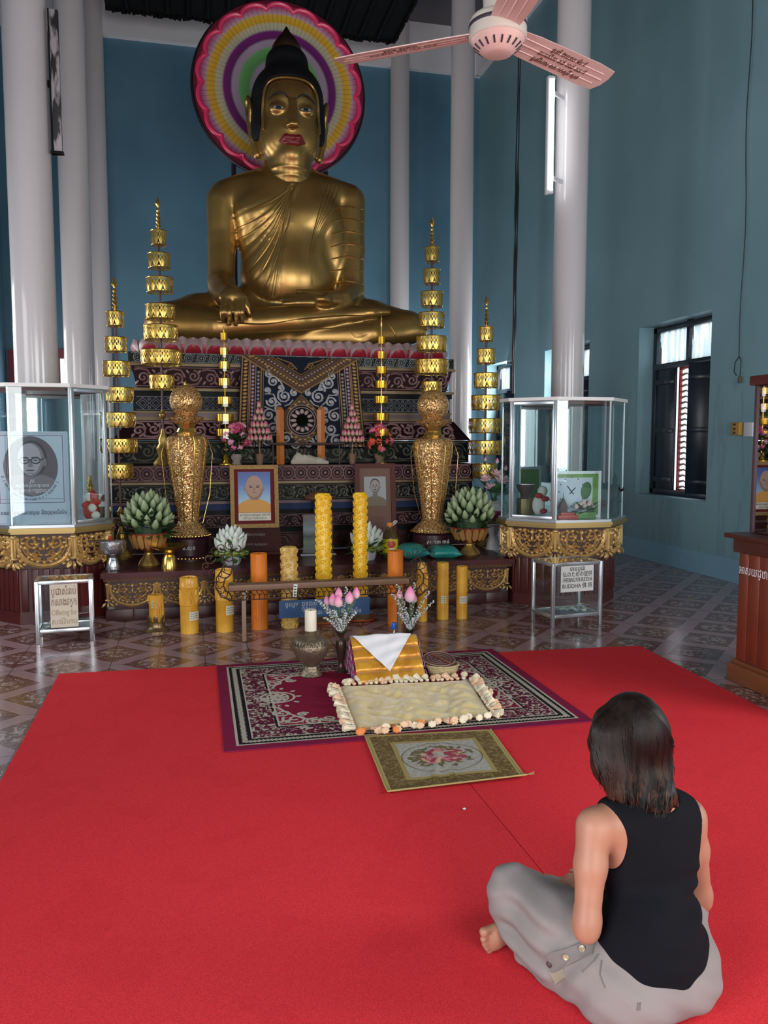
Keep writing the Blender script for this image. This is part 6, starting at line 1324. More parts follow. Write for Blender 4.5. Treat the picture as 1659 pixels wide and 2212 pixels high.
b.ridge([(U(-0.06), V(0.22)), (U(0.03), V(0.22))], 0.009, 0.001, fn, False, e(8)); b.ridge([(U(0.36), V(0.22)), (U(0.50), V(0.26))], 0.008, 0.001, fn, False, e(8)); b.ridge([(U(-0.40), V(0.22)), (U(-0.47), V(0.25))], 0.008, 0.001, fn, False, e(8)); b.build('printed_glasses', G0[4], t, False)
MWL = mat('white_lettering', (0.7, 0.7, 0.72), 0.5); MBL = mat('blue_black_lettering', (0.02, 0.03, 0.07), 0.5)
for k, (s, y, sz) in enumerate((('រូប', -0.48, 0.040), ('សម្តេចព្រះសង្ឃរាជ', -0.63, 0.034), ('ជួន ណាត ជោតញ្ញាណោ', -0.80, 0.038))): text('portrait_lettering', s, sz, MWL, t, fn(U(0.04), V(y), e(8)), (1, 0, 0), (0, 0, 1), wmax=orx * 1.2)
text('foot_lettering', 'គណៈកម្មការអាចារ្យ និងពុទ្ធបរិស័ទ', 0.045, MBL, t, fn(W_ * 0.52, H_ * 0.125, 0.001), (1, 0, 0), (0, 0, 1), wmax=W_ * 0.86)
for i, ch in enumerate('ព្រះសង្ឃរាជគណៈមហានិកាយនៃព្រះរាជាណាចក្រ'):
    if ord(ch) in range(0x17b6, 0x17d4): continue
    q = PI * (1.10 + 0.80 * i / 40); c, s_ = math.cos(q), math.sin(q)
    text('curved_lettering', ch, 0.030, MBL, t, fn(ocx + orx * 1.10 * c, ocy + ory * 1.09 * s_, 0.001), (-s_, 0, c) , (-c, 0, -s_))
# ornaments inside the left case
p = P(196, 1120, 7.52); t = thing('red_ornament', 'red and white draped ornament with a gilt spire inside the left glass case', 'ornament', (p.x, 7.56, zb)); q = lambda h: L(h, 196, 1080, 7.56); zz = lambda py: P(196, py, 7.56).z - zb
fg = Body((-0.14, -0.12, 0.0), (0.14, 0.12, 0.42), 0.008); fg.ell((0, 0, q(22)), (q(17), q(13), q(22)), 0.02); fg.ell((0.01, -q(4), q(52)), (q(13), q(11), q(13)), 0.03); fg.cone((-q(14), -q(6), q(34)), (q(16), -q(6), q(40)), q(5), q(6), 0.02); fg.d[:, :, 0:1] = 0.01
fg.mesh('red_drape', mat('red_felt', (0.38, 0.015, 0.02), 0.7, var=0.3, vscale=14), t, 1)
b = MB(); b.ball((-q(2), -q(10), q(52)), (q(9), q(5), q(10)), 12, 8); b.ball((q(4), -q(12), q(28)), (q(9), q(5), q(9)), 12, 8); b.ball((q(10), -q(9), q(12)), (q(10), q(6), q(9)), 12, 8); b.build('white_trim', mat('white_felt', (0.62, 0.60, 0.55), 0.8), t)
b = MB(); b.lathe([(q(7), q(60)), (q(9), q(66)), (q(3), q(70)), (q(7), q(76)), (q(2), q(81)), (q(5), q(86)), (q(1), q(98))], 12); b.build('gilt_spire', MGOLD2, t)
p = P(212, 1122, 7.66); t = thing('brown_dome', 'brown rounded bell with a white paper slip inside the left glass case', 'bell', (p.x + 0.05, 7.78, zb)); b = MB(); b.lathe([(q(14), 0.001), (q(15), q(10)), (q(14), q(34)), (q(10), q(46)), (q(3), q(52))], 24); b.build('bell', mat('dull_bronze', (0.12, 0.08, 0.05), 0.4, 0.4), t)
b = MB(); b.box((-q(4), -q(15.5), q(32)), (q(16), 0.002, q(11))); b.build('paper_slip', mat('white_paper', (0.72, 0.72, 0.70), 0.6), t, False)

# right case: clock, little temple, flowers, statue, shelf ornaments
zb = cr.location.z + 0.024; Y0 = 7.02
a, bq = P(1191, 1116, Y0), P(1298, 1017, Y0); W_, H_ = bq.x - a.x, bq.z - zb
t = thing('picture_clock', 'white framed clock with a green inner border inside the right glass case', 'clock', (a.x, Y0, zb))
b = MB(); frame_bars(b, W_, H_, 0.028, fn, -0.02, 0.012); b.build('white_frame', mat('pale_silver_frame', (0.55, 0.58, 0.58), 0.3, 0.3), t, False)
b = MB(); b.slab([(0.028, 0.028), (W_ - 0.028, 0.028), (W_ - 0.028, H_ - 0.028), (0.028, H_ - 0.028)], fn, -0.018, 0.0); b.build('green_border', mat('leaf_green_print', (0.16, 0.30, 0.06), 0.5, var=0.3, vscale=20), t, False)
b = MB(); b.slab([(0.032, 0.03), (W_ - 0.085, 0.03), (W_ - 0.085, H_ - 0.062), (0.032, H_ - 0.062)], fn, 0.0, 0.003); face_ = b.build('clock_face', mat('pale_clock_face', (0.50, 0.58, 0.66), 0.4), t, False)
cxk, cyk = W_ * 0.40, H_ * 0.56
for k in range(12):
    b = MB(); an = PI / 2 - k * PI / 6; b.blob(cxk + W_ * 0.26 * math.cos(an), cyk + H_ * 0.31 * math.sin(an), 0.006, 0.009, 0.001, lambda u, v, h: fn(u, v, h + 0.003), an); b.build('hour_mark', MBL, face_, False)
for ln, an, nm in ((0.075, PI * 0.72, 'hour_hand'), (0.055, PI * 0.25, 'minute_hand')):
    b = MB(); b.ridge([(cxk - 0.03 * math.cos(an), cyk - 0.03 * math.sin(an)), (cxk + ln * math.cos(an), cyk + ln * math.sin(an))], 0.010, 0.003, lambda u, v, h: fn(u, v, h + 0.004)); b.build(nm, MINK, t, False)
b = MB(); b.blob(W_ * 0.70, H_ * 0.58, 0.055, 0.085, 0.004, lambda u, v, h: fn(u, v, h + 0.003), -0.2, 14); b.build('leaf_print', mat('deep_leaf_print', (0.05, 0.14, 0.04), 0.5), face_, False)
p = P(1217, 1118, 6.94); t = thing('temple_model', 'tiny red temple model with a dark spired roof in front of the clock', 'model', (p.x, 6.95, zb)); b = MB()
b.box((0.04, 0, 0.018), (0.20, 0.07, 0.036), bev=0.003); b.box((0.04, 0, 0.048), (0.14, 0.05, 0.024), bev=0.003); b.build('red_base', mat('bright_red_lacquer', (0.42, 0.05, 0.03), 0.4), t)
b = MB(); b.box((0, 0, 0.075), (0.07, 0.04, 0.05)); 
for k, w in enumerate((0.10, 0.075, 0.05)): b.add([(-w / 2, -0.025, 0.10 + 0.022 * k), (w / 2, -0.025, 0.10 + 0.022 * k), (w / 2, 0.025, 0.10 + 0.022 * k), (-w / 2, 0.025, 0.10 + 0.022 * k), (0, -0.02, 0.15 + 0.022 * k), (0, 0.02, 0.15 + 0.022 * k)], [[0, 1, 4], [1, 2, 5, 4], [2, 3, 5], [3, 0, 4, 5], [3, 2, 1, 0]])
b.lathe([(0.006, 0.18), (0.003, 0.22), (0.001, 0.25)], 6); b.build('spired_roof', mat('dark_roof', (0.07, 0.025, 0.02), 0.5), t, False)
p = P(1268, 1116, 6.96); t = thing('lotus_planter', 'small green planter of pale pink lotus blooms in front of the clock', 'planter', (p.x - 0.03, 6.95, zb)); rn = random.Random(8)
b = MB(); b.box((0, 0, 0.03), (0.20, 0.06, 0.06), bev=0.004); b.build('green_box', mat('green_paint', (0.10, 0.22, 0.05), 0.4), t)
b = MB(); leaves(b, (0, 0, 0.07), 0.06, 40, rn, 0.09, 0.2); b.build('leaves', mat('mid_leaf', (0.05, 0.12, 0.03), 0.45, var=0.4, vscale=15), t, False)
mePL = bud_mesh('lotus_bloom', 0.022, 0.06, mat('pale_pink_petal', (0.62, 0.46, 0.42), 0.5))
for k in range(7): place(mePL, 'lotus_bloom', t, (-0.09 + 0.03 * k, rn.uniform(-0.02, 0.02), 0.09 + 0.02 * (k % 3)), (rn.uniform(-0.6, 0.6), -0.3, 1))
p = P(1331, 1112, 7.13); t = thing('dark_statuette', 'dark standing robed statuette with one raised hand inside the right glass case', 'statuette', (p.x, 7.17, zb)); q = lambda h: L(h, 1322, 1070, 7.16)
fg = Body((-0.12, -0.09, 0.0), (0.12, 0.09, 0.50), 0.006); fg.cone((0, 0, q(6)), (0, 0, q(14)), q(11), q(8), 0.02); fg.cone((0, 0, q(12)), (0, 0, q(45)), q(9), q(8.5), 0.02); fg.cone((0, 0, q(40)), (0, 0, q(58)), q(9), q(9.5), 0.02); fg.ell((0, 0, q(62)), (q(11), q(7), q(7)), 0.02); fg.cone((0, 0, q(66)), (0, 0, q(72)), q(3.5), q(3.5), 0.01); fg.ell((0, 0, q(77)), (q(6), q(6), q(7.5)), 0.01); fg.cone((0, 0, q(83)), (0, 0, q(91)), q(4), q(1), 0.01)
fg.chain([(-q(10), 0, q(63)), (-q(12), 0, q(48)), (-q(11), -q(3), q(34))], [q(3.2), q(3), q(2)], 0.01); fg.chain([(q(10), 0, q(63)), (q(12.5), 0, q(52)), (q(15), -q(8), q(56)), (q(16), -q(9), q(61))], [q(3.2), q(3), q(2.2), q(1.6)], 0.01); fg.cone((q(9), 0, q(50)), (q(11), 0, q(30)), q(2), q(5), 0.02); fg.d[:, :, 0:1] = 0.01
fg.mesh('figure', mat('dark_bronze_patina', (0.012, 0.012, 0.013), 0.45, 0.3), t, 2)
t = thing('flower_sprig', 'small dried flower sprig in a grey cup beside the dark statuette', 'flowers', (P(1300, 1112, 7.16).x, 7.25, zb)); b = MB(); b.lathe([(0.022, 0.001), (0.03, 0.06)], 12); b.build('cup', MBLUEL, t); b = MB(); leaves(b, (0, 0, 0.10), 0.04, 60, rn, 0.07, 0.9); b.build('sprig', mat('dusty_pink_leaf', (0.28, 0.16, 0.14), 0.7), t, False)
p = P(1162, 1108, 7.3); t = thing('white_plush_ornament', 'round white ornament with a red bow inside the right glass case', 'ornament', (p.x, 7.26, zb)); q = lambda h: L(h, 1162, 1080, 7.26)
fg = Body((-0.15, -0.13, 0.0), (0.15, 0.13, 0.40), 0.008); fg.ell((-q(3), 0, q(24)), (q(14), q(12), q(22)), 0.03); fg.ell((q(5), -q(2), q(54)), (q(11), q(10), q(12)), 0.03); fg.d[:, :, 0:1] = 0.01; fg.mesh('white_body', mat('white_felt', (0.62, 0.60, 0.55), 0.8), t, 1)
b = MB(); b.ball((-q(6), -q(9), q(45)), (q(10), q(5), q(6)), 10, 6); b.ball((q(8), -q(10), q(38)), (q(10), q(5), q(6)), 10, 6); b.ball((q(4), -q(11), q(12)), (q(9), q(5), q(6)), 10, 6); b.build('red_bow', mat('red_felt', (0.38, 0.015, 0.02), 0.7), t)
p = P(1126, 1105, 7.4); t = thing('brown_urn', 'brown flared urn on a stack of small gilt boxes inside the right glass case', 'urn', (P(1130, 1105, 7.38).x + 0.03, 7.40, zb)); b = MB()
b.lathe([(0.05, 0.17), (0.04, 0.19), (0.085, 0.27), (0.09, 0.30), (0.08, 0.30)], 20); b.build('urn', mat('dark_brown_urn', (0.07, 0.04, 0.03), 0.4), t)
b = MB(); b.box((0, 0, 0.085), (0.14, 0.12, 0.165), bev=0.01); b.build('gilt_box', mat('dull_gilt', (0.18, 0.13, 0.05), 0.4, 0.5, bump=0.6, bscale=50), t)

# ------------------------------------------------------------------ pink lotus arrangement in a white vase, gold bell pot beside the left vase
p = P(1068, 1195, 7.72); t = thing('lotus_vase', 'white vase of pink artificial lotus flowers between the green lotus bowl and glass case', 'vase', (P(1062, 1195, 7.9).x, 7.86, ZP)); rn = random.Random(12); q = lambda h: L(h, 1066, 1100, 7.86)
b = MB(); b.lathe([(q(18), 0.001), (q(14), q(12)), (q(9), q(30)), (q(18), q(62)), (q(20), q(80)), (q(12), q(98)), (q(14), q(104))], 24); b.build('vase', mat('white_china', (0.62, 0.60, 0.62), 0.25), t)
b = MB(); b.lathe([(q(18.4), q(62)), (q(20.4), q(72)), (q(20.4), q(80)), (q(19), q(84))], 24, cap=False); b.build('magenta_band', mat('magenta_glaze', (0.25, 0.01, 0.10), 0.25), t)
b = MB(); leaves(b, (0, 0, q(115)), q(26), 24, rn, 0.17, 0.2); b.build('leaves', mat('lotus_leaf', (0.06, 0.16, 0.06), 0.45, var=0.3, vscale=8), t, False)
for (dx, dy, h, k, sc) in ((-10, -6, 130, 0, 1.2), (14, -4, 148, 0, 1.3), (8, 4, 185, 1, 1.0), (20, 2, 192, 1, 0.9), (-18, 0, 150, 0, 1.0), (24, -6, 170, 1, 1.0), (2, -8, 160, 0, 1.1), (-22, -4, 190, 1, 0.8)):
    b = MB(); b.tube([(0, 0, q(95)), (q(dx * 0.5), q(dy * 0.5), q(95 + (h - 95) * 0.5)), (q(dx), q(dy), q(h))], 0.004, 6); b.build('stem', MSTEM, t)
    if k: place(mePL if False else bud_mesh('lotus_bud', 0.018, 0.06, MPINKL), 'lotus_bud', t, (q(dx), q(dy), q(h)), (0.1, 0, 1), sc)
    else:
        b = MB()
        for i in range(12):
            an = 2 * PI * i / 6 + (0.5 if i > 5 else 0); el = 0.35 if i < 6 else 0.9; M = Matrix.Rotation(an, 3, 'Z') @ Matrix.Rotation(-el, 3, 'Y'); v = M @ Vector((0.035, 0, 0)); b.ball(v, (0.036, 0.018, 0.005), 8, 5, M)
        o = b.build('open_lotus', mat('soft_pink_petal', (0.74, 0.48, 0.50), 0.5), t, angle=180); o.location = (q(dx), q(dy), q(h)); o.rotation_euler = (rn.uniform(0.2, 0.6), rn.uniform(-0.3, 0.3), 0); o.scale = (sc, sc, sc)
# ------------------------------------------------------------------ large candles on the tiles
MW = dict(y=NB('yellow_wax'), o=NB('orange_wax_smooth'), b=NB('bright_yellow_wax'), h=NB('honey_wax'))
for k, (lo, hi) in dict(y=((0.62, 0.29, 0.025), (0.76, 0.42, 0.05)), o=((0.66, 0.16, 0.012), (0.80, 0.23, 0.025)), b=((0.84, 0.47, 0.012), (0.92, 0.58, 0.03)), h=((0.55, 0.32, 0.07), (0.70, 0.46, 0.12))).items():
    n = MW[k]; n.b.inputs['Subsurface Weight'].default_value = 0.0; MW[k] = n.done(n.ramp(n.noise(7, 3), [(0.35, lo), (0.65, hi)]), 0.30, 0, 0.5)
MSTK = mat('white_label_paper', (0.62, 0.60, 0.50), 0.6)
def candle(lab, px, pyb, pyt, half, mk, kind, label=None, Y=None, zb=0.0, foot=None):
    p = G(px, pyb - half * 0.18) if Y is None else P(px, pyb, Y); Y = p.y; r = L(half, px, (pyb + pyt) / 2, Y); p = Vector((P(px, pyb, Y).x, Y, zb)); H = P(px, pyt, Y).z - zb
    t = thing('temple_candle', lab, 'candle', p, 0.0, 'large temple candles on the tiles')
    b = MB()
    if kind == 'carved':
        b.lathe([(r * 0.96, 0.001), (r * 0.98, H * 0.02), (r * 0.98, H * 0.985), (r * 0.86, H), (r * 0.70, H * 0.99)], 32)
        nz = max(4, round(H / 0.062))
        for i in range(nz):
            z = H * (i + 0.5) / nz
            for k in range(7):
                a = 2 * PI * (k + 0.5 * (i % 2)) / 7; fnc = lambda u, v, h: (((r * 0.975) + h) * math.cos(a + u / r), ((r * 0.975) + h) * math.sin(a + u / r), z + v)
                b.ridge(spiral(0, 0, 0.024, 1.25, 0, 1 if k % 2 else -1, 10), 0.010, 0.009, fnc); b.blob(0.018, -0.022, 0.010, 0.006, 0.009, fnc, 0.6, 6)
    elif kind == 'banded':
        b.lathe([(r, 0.001), (r, H * 0.50), (r * 1.06, H * 0.51), (r * 1.06, H * 0.535), (r, H * 0.545), (r, H * 0.80), (r * 1.05, H * 0.815), (r * 1.05, H * 0.86), (r, H * 0.87), (r * 0.98, H * 0.99), (r * 0.85, H), (r * 0.80, H * 0.975)], 32)
        for k in range(9):
            a = 2 * PI * k / 9; fnc = lambda u, v, h: ((r + h) * math.cos(a + u / r), (r + h) * math.sin(a + u / r), v)
            b.ridge([(0, H * 0.55), (0.012, H * 0.66), (0, H * 0.78)], 0.012, 0.007, fnc); b.ridge([(0, H * 0.55), (-0.012, H * 0.66), (0, H * 0.78)], 0.010, 0.007, fnc)
    else:
        b.lathe([(r, 0.001), (r, H * 0.992), (r * 0.93, H), (r * 0.80, H * 0.985), (r * 0.3, H * 0.975)], 36, lob=0)
        if kind == 'seamed':
            for a in (-0.9, -1.6): b.tube([(r * 1.0 * math.cos(a), r * 1.0 * math.sin(a), 0.01), (r * math.cos(a), r * math.sin(a), H - 0.01)], 0.0035, 5)
        if kind == 'melted':
            rn = random.Random(2)
            for i in range(12): a = rn.uniform(PI, 2 * PI); l = rn.uniform(0.1, 0.8) * H; b.tube([(r * math.cos(a), r * math.sin(a), H - 0.003), (r * 1.04 * math.cos(a), r * 1.04 * math.sin(a), H - l * 0.5), (r * 1.04 * math.cos(a), r * 1.04 * math.sin(a), H - l)], [0.008, 0.008, 0.012], 7)
    b.build('wax', MW[mk], t)
    b = MB(); b.tube([(0, 0, H * 0.97), (0.003, 0, H + 0.004)], 0.003, 5); b.build('wick', MINK, t)
    for (z0, z1, a0, a1) in (label or []):
        fnl2 = lambda u, v, h: ((r * (1.065 if kind == 'banded' else 1.0) + 0.0012 + h) * math.sin(u), -(r * (1.065 if kind == 'banded' else 1.0) + 0.0012 + h) * math.cos(u), v)
        b = MB(); b.grid(lambda u, v: fnl2(a0 + (a1 - a0) * u, H * (z0 + (z1 - z0) * v), 0), 8, 1); o = b.build('paper_label', MSTK, t, False)
        b = MB()
        for k in range(3):
            v = H * (z0 + (z1 - z0) * (0.25 + 0.25 * k)); w = a1 - a0
            for j in range(5): b.ridge([(a0 + w * (0.1 + 0.16 * j), v), (a0 + w * (0.21 + 0.16 * j), v + 0.002 * (-1) ** j)], 0.006, 0.0006, fnl2, False, 0.0006)
        b.build('printed_lines', mat('olive_ink', (0.10, 0.11, 0.05), 0.6), o, False)
    if foot == 'lotus':
        b = MB(); b.lathe([(r * 1.9, 0.001 - 0.0), (r * 1.9, 0.012), (r * 1.4, 0.03), (r * 1.2, 0.05), (r * 1.3, 0.08), (r * 1.02, 0.085)], 28); o = b.build('brass_holder', mat('old_brass', (0.26, 0.18, 0.09), 0.35, 0.8), t)
        b = MB()
        for k in range(8):
            a = 2 * PI * k / 8; M = Matrix.Rotation(a, 3, 'Z') @ Matrix.Rotation(0.25, 3, 'Y'); b.ball(Vector((r * 1.25 * math.cos(a), r * 1.25 * math.sin(a), 0.105)), (0.006, 0.020, 0.040), 8, 6, M)
        b.build('brass_petals', mat('old_brass', (0.26, 0.18, 0.09), 0.35, 0.8), o)
    if foot == 'plate':
        b = MB(); b.lathe([(r * 1.9, 0.001), (r * 2.2, 0.006), (r * 2.35, 0.020), (r * 2.2, 0.018), (r * 1.8, 0.008)], 36); b.build('orange_plate', mat('orange_plastic', (0.50, 0.10, 0.03), 0.4), t)
        b = MB(); b.lathe([(r * 1.75, 0.009), (r * 1.75, 0.022), (r * 1.5, 0.035), (r * 1.25, 0.06), (r * 1.35, 0.075), (r * 1.04, 0.08)], 28); b.build('brass_holder', mat('old_brass', (0.26, 0.18, 0.09), 0.35, 0.8), t)
    return t
candle('short yellow candle with dripping wax in a brass lotus holder', 338, 1366, 1284, 14.5, 'y', 'melted', [(0.66, 0.86, -0.55, 0.35)], foot='lotus')
candle('yellow banded candle beside the short one in the brass holder', 410, 1370, 1246, 19.5, 'y', 'banded', [(0.25, 0.40, 0.0, 1.25)])
candle('yellow candle behind the left end of the dark wooden stand', 486, 1366, 1229, 19, 'y', 'banded', [(0.28, 0.43, 0.1, 1.35)])
candle('smooth orange candle behind the left part of the wooden stand', 561, 1361, 1195, 18, 'o', 'plain')
candle('carved honey coloured candle left of the two tall yellow ones', 626, 1358, 1181, 17.5, 'h', 'carved')
candle('tall carved yellow candle, left one of the two on plates', 700, 1345, 1066, 16.5, 'b', 'carved', foot='plate')
candle('tall carved yellow candle, right one of the two on plates', 779, 1340, 1064, 14.5, 'b', 'carved', foot='plate')
candle('smooth orange candle behind the right end of the wooden stand', 854, 1350, 1189, 17, 'o', 'plain')
candle('yellow candle hidden behind the right wire scroll of the stand', 912, 1343, 1216, 11, 'y', 'banded')
candle('plain yellow candle, left one of the pair at the right end', 956, 1339, 1215, 13, 'y', 'seamed', [(0.30, 0.43, -0.6, 0.25)])
candle('plain yellow candle, rightmost of the row on the tiles', 997, 1338, 1223, 12.2, 'y', 'plain', [(0.31, 0.44, -0.7, 0.9)])

# ------------------------------------------------------------------ wooden candle stand with iron serpents
Y0 = G(527, 1386).y; pL, pR = P(493, 1266, Y0), P(880, 1255, Y0); zt = (pL.z + pR.z) / 2; cx = (pL.x + pR.x) / 2; hw = (pR.x - pL.x) / 2
t = thing('candle_stand', 'long wooden stand with black iron serpent scrolls at both ends', 'stand', (cx, Y0, 0))
MWOOD = mat('worn_brown_wood', (0.19, 0.10, 0.055), 0.5, var=0.3, vscale=8); MIRON = mat('rusty_black_iron', (0.055, 0.024, 0.016), 0.55, 0.3)
b = MB(); b.box((0, 0, zt), (2 * hw, 0.12, 0.045), bev=0.004); b.build('top_board', MWOOD, t)
for s, px in ((-1, 527), (1, 862)):
    x = P(px, 1330, Y0).x - cx; b = MB(); b.box((x, 0, zt / 2 - 0.02), (0.032, 0.032, zt - 0.045 + 0.0), bev=0.003); b.v = [(a, c, max(0.001, z)) for a, c, z in b.v]; b.build('leg', mat('pale_worn_wood', (0.24, 0.16, 0.10), 0.55), t)
b = MB(); xa, xb = -hw * 1.0, hw * 1.0; k = 34
b.tube([(xa, -0.02, zt - 0.10), (xb, -0.02, zt - 0.10)], 0.005, 6); b.tube([(xa, -0.02, zt - 0.028), (xb, -0.02, zt - 0.028)], 0.005, 6)
for i in range(k):
    u = xa + (xb - xa) * (i + 0.5) / k; w = (xb - xa) / k
    b.tube([(u - w * 0.5, -0.02, zt - 0.028), (u - w * 0.1, -0.02, zt - 0.062), (u + w * 0.5, -0.02, zt - 0.064)], 0.004, 5); b.tube([(u + w * 0.1, -0.02, zt - 0.064), (u + w * 0.1, -0.02, zt - 0.10)], 0.004, 5)
b.build('scale_lattice', MIRON, t)
def serpent(pts_px, curls, px_anchor):
    b = MB(); W_ = lambda px, py: Vector((P(px, py, Y0).x - cx, -0.02, P(px, py, Y0).z))
    outer, inner = pts_px
    b.tube([W_(*q) for q in outer], 0.006, 6); b.tube([W_(*q) for q in inner], 0.006, 6)
    n = 9
    def at(l, t_): q = t_ * (len(l) - 1); i = min(int(q), len(l) - 2); f = q - i; return (l[i][0] + (l[i + 1][0] - l[i][0]) * f, l[i][1] + (l[i + 1][1] - l[i][1]) * f)
    for i in range(n + 1):
        o, c = at(outer, i / n), at(inner, i / n); m = ((o[0] + c[0]) / 2 + 2, (o[1] + c[1]) / 2 + 3); b.tube([W_(*o), W_(*m), W_(*c)], 0.004, 5)
        if i < n: o2 = at(outer, (i + 0.5) / n); b.tube([W_(*at(outer, i / n)), W_(o2[0] * 0.4 + m[0] * 0.6, o2[1] * 0.4 + m[1] * 0.6), W_(*at(outer, (i + 1) / n))], 0.0035, 5)
    for (x, y, r, tn, a0, d) in curls: b.tube([W_(*q) for q in spiral(x, y, r, tn, a0, d, 14)], 0.0045, 5)
    b.build('iron_serpent', MIRON, t)
lo = [(498, 1296), (478, 1288), (466, 1270), (467, 1248), (478, 1232), (484, 1214), (476, 1198)]; li = [(498, 1282), (488, 1276), (482, 1264), (486, 1250), (498, 1240), (504, 1218), (500, 1192)]
serpent((lo, li), [(452, 1205, 14, 1.2, 0, 1), (462, 1190, 11, 1.2, 1, -1), (445, 1222, 9, 1.2, 2, 1), (478, 1184, 10, 1.2, 3, 1), (496, 1178, 11, 1.3, 4, -1), (512, 1186, 9, 1.1, 5, 1), (458, 1235, 8, 1.1, 2, 1), (500, 1262, 9, 1.2, 0, 1)], 0)
ro = [(880, 1290), (905, 1286), (926, 1268), (930, 1240), (920, 1216), (900, 1204), (886, 1212)]; ri = [(880, 1278), (900, 1272), (912, 1258), (914, 1242), (906, 1230), (896, 1228), (890, 1238)]
serpent((ro, ri), [(898, 1190, 13, 1.3, 0, 1), (916, 1180, 10, 1.2, 2, -1), (928, 1172, 8, 1.2, 3, 1), (880, 1196, 10, 1.2, 4, -1), (934, 1195, 8, 1.1, 1, 1), (938, 1215, 8, 1.1, 1, 1), (940, 1236, 8, 1.1, 1, 1), (938, 1258, 8, 1.1, 1, 1), (928, 1278, 8, 1.1, 1, 1), (898, 1248, 10, 1.4, 0, -1)], 0)
# blue notice hung below the board
Yn = Y0 - 0.075; c4 = [P(600, 1298, Yn), P(796, 1287, Yn), P(796, 1325, Yn), P(603, 1336, Yn)]; o = c4[3]
t = thing('blue_notice', 'blue notice board with pale lettering hung from the candle stand', 'sign', o); W_ = c4[1].x - c4[0].x; H_ = c4[0].z - c4[3].z
b = MB(); fnn = plane_fn((0, 0, 0), (1, 0, 0), (0, 0, 1), (0, -1, 0)); b.slab([(0, 0), (W_, 0), (W_, H_), (0, H_)], fnn, -0.006, 0.004); b.build('board', mat('blue_board_paint', (0.012, 0.055, 0.14), 0.4), t, False)
ML = mat('pale_blue_lettering', (0.36, 0.38, 0.42), 0.5)
for s, u, v, sz in (('ចូលរួម  ជូនដល់  វិហារ  ព្រះពុទ្ធ', 0.42, 0.76, 0.050), ('កុសល', 0.32, 0.50, 0.045), ('ដោយសទ្ធា បរិស័ទ', 0.66, 0.24, 0.045)): text('lettering', s, sz, ML, t, fnn(W_ * u, H_ * v, 0.005), (1, 0, 0), (0, 0, 1), wmax=W_ * 0.7)
b = MB(); b.box((W_ * 0.17, 0.0, H_ + 0.03), (0.004, 0.003, 0.08)); b.box((W_ * 0.85, 0.0, H_ + 0.03), (0.004, 0.003, 0.08)); b.build('hanger', MIRON, t)
p = P(790, 1274, Y0 - 0.066); t = thing('paper_tag', 'white paper tag stuck below the stand board, above the blue notice', 'label', (P(638, 1276, Yn).x, Y0 - 0.064, P(638, 1276, Yn).z)); b = MB(); b.box((0, 0, 0), (0.03, 0.003, 0.10), ry=0.08); b.build('tag', mat('white_paper', (0.72, 0.72, 0.70), 0.6), t, False)
b = MB()
for k in range(4): b.box((0.0, -0.0022, -0.035 + 0.022 * k), (0.020, 0.001, 0.008))
b.build('print', MINK, t, False)

# ------------------------------------------------------------------ donation boxes
def donation(lab, pf0, pf1, top0, z_shelf_py, depth, signs, paper, mts, seed):
    a, c = G(*pf0), G(*pf1); u = (c - a); u.z = 0; w = u.length; u.normalize(); ang = math.atan2(u.y, u.x); H = P(top0[0], top0[1], a.y).z; zs = P(pf0[0], z_shelf_py, a.y).z
    t = thing('donation_box', lab, 'donation box', (a.x, a.y, 0), ang, 'glass donation boxes'); q = 0.014
    for x in (q, w - q):
        for y in (q, depth - q): b = MB(); b.box((x, y, H / 2), (2 * q, 2 * q, H - 0.002), bev=0.003); b.build('leg', MALU, t)
    for nm, z in (('top_frame', H - q), ('shelf_frame', zs)):
        b = MB()
        for y in (q, depth - q): b.box((w / 2, y, z), (w - 4 * q, 2 * q, 2 * q), bev=0.003)
        for x in (q, w - q): b.box((x, depth / 2, z), (2 * q, depth - 4 * q, 2 * q), bev=0.003)
        b.build(nm, MALU, t)
    b = MB(); b.box((w / 2, depth / 2, zs), (w - 2 * q, depth - 2 * q, 0.008)); b.build('shelf', mat('grey_shelf', (0.30, 0.31, 0.34), 0.4), t, False)
    for (cx_, cy_, sx, sy) in ((w / 2, q, w - 4 * q, 0.004), (w / 2, depth - q, w - 4 * q, 0.004), (q, depth / 2, 0.004, depth - 4 * q), (w - q, depth / 2, 0.004, depth - 4 * q)):
        b = MB(); b.box((cx_, cy_, (H + zs) / 2), (sx, sy, H - zs - 3 * q)); b.build('glass_pane', MGLASS, t, False)
    b = MB(); b.box((w / 2, depth / 2, H - 0.004), (w - 4 * q, depth - 4 * q, 0.005)); b.build('top_glass', MGLASS, t, False)
    x0, x1, z0, z1 = paper; fnp_ = plane_fn((0, 0.0, 0), (1, 0, 0), (0, 0, 1), (0, -1, 0))
    b = MB(); b.slab([(w * x0, zs + (H - zs) * z0), (w * x1, zs + (H - zs) * z0), (w * x1, zs + (H - zs) * z1), (w * x0, zs + (H - zs) * z1)], fnp_, -0.010, -0.007); o = b.build('paper_sign', mts[0], t, False)
    for (s, v, sz, m) in signs: text('lettering', s, sz, m, o, fnp_(w * (x0 + x1) / 2, zs + (H - zs) * (z0 + (z1 - z0) * v), -0.006), (1, 0, 0), (0, 0, 1), wmax=w * (x1 - x0) * 0.9)
    return t, w, depth, zs, ang, a
MTAN = mat('faded_brown_ink', (0.22, 0.12, 0.08), 0.6); MTAN2 = mat('faded_ochre_ink', (0.42, 0.30, 0.18), 0.6); MBLK = mat('black_ink', (0.02, 0.02, 0.025), 0.5)
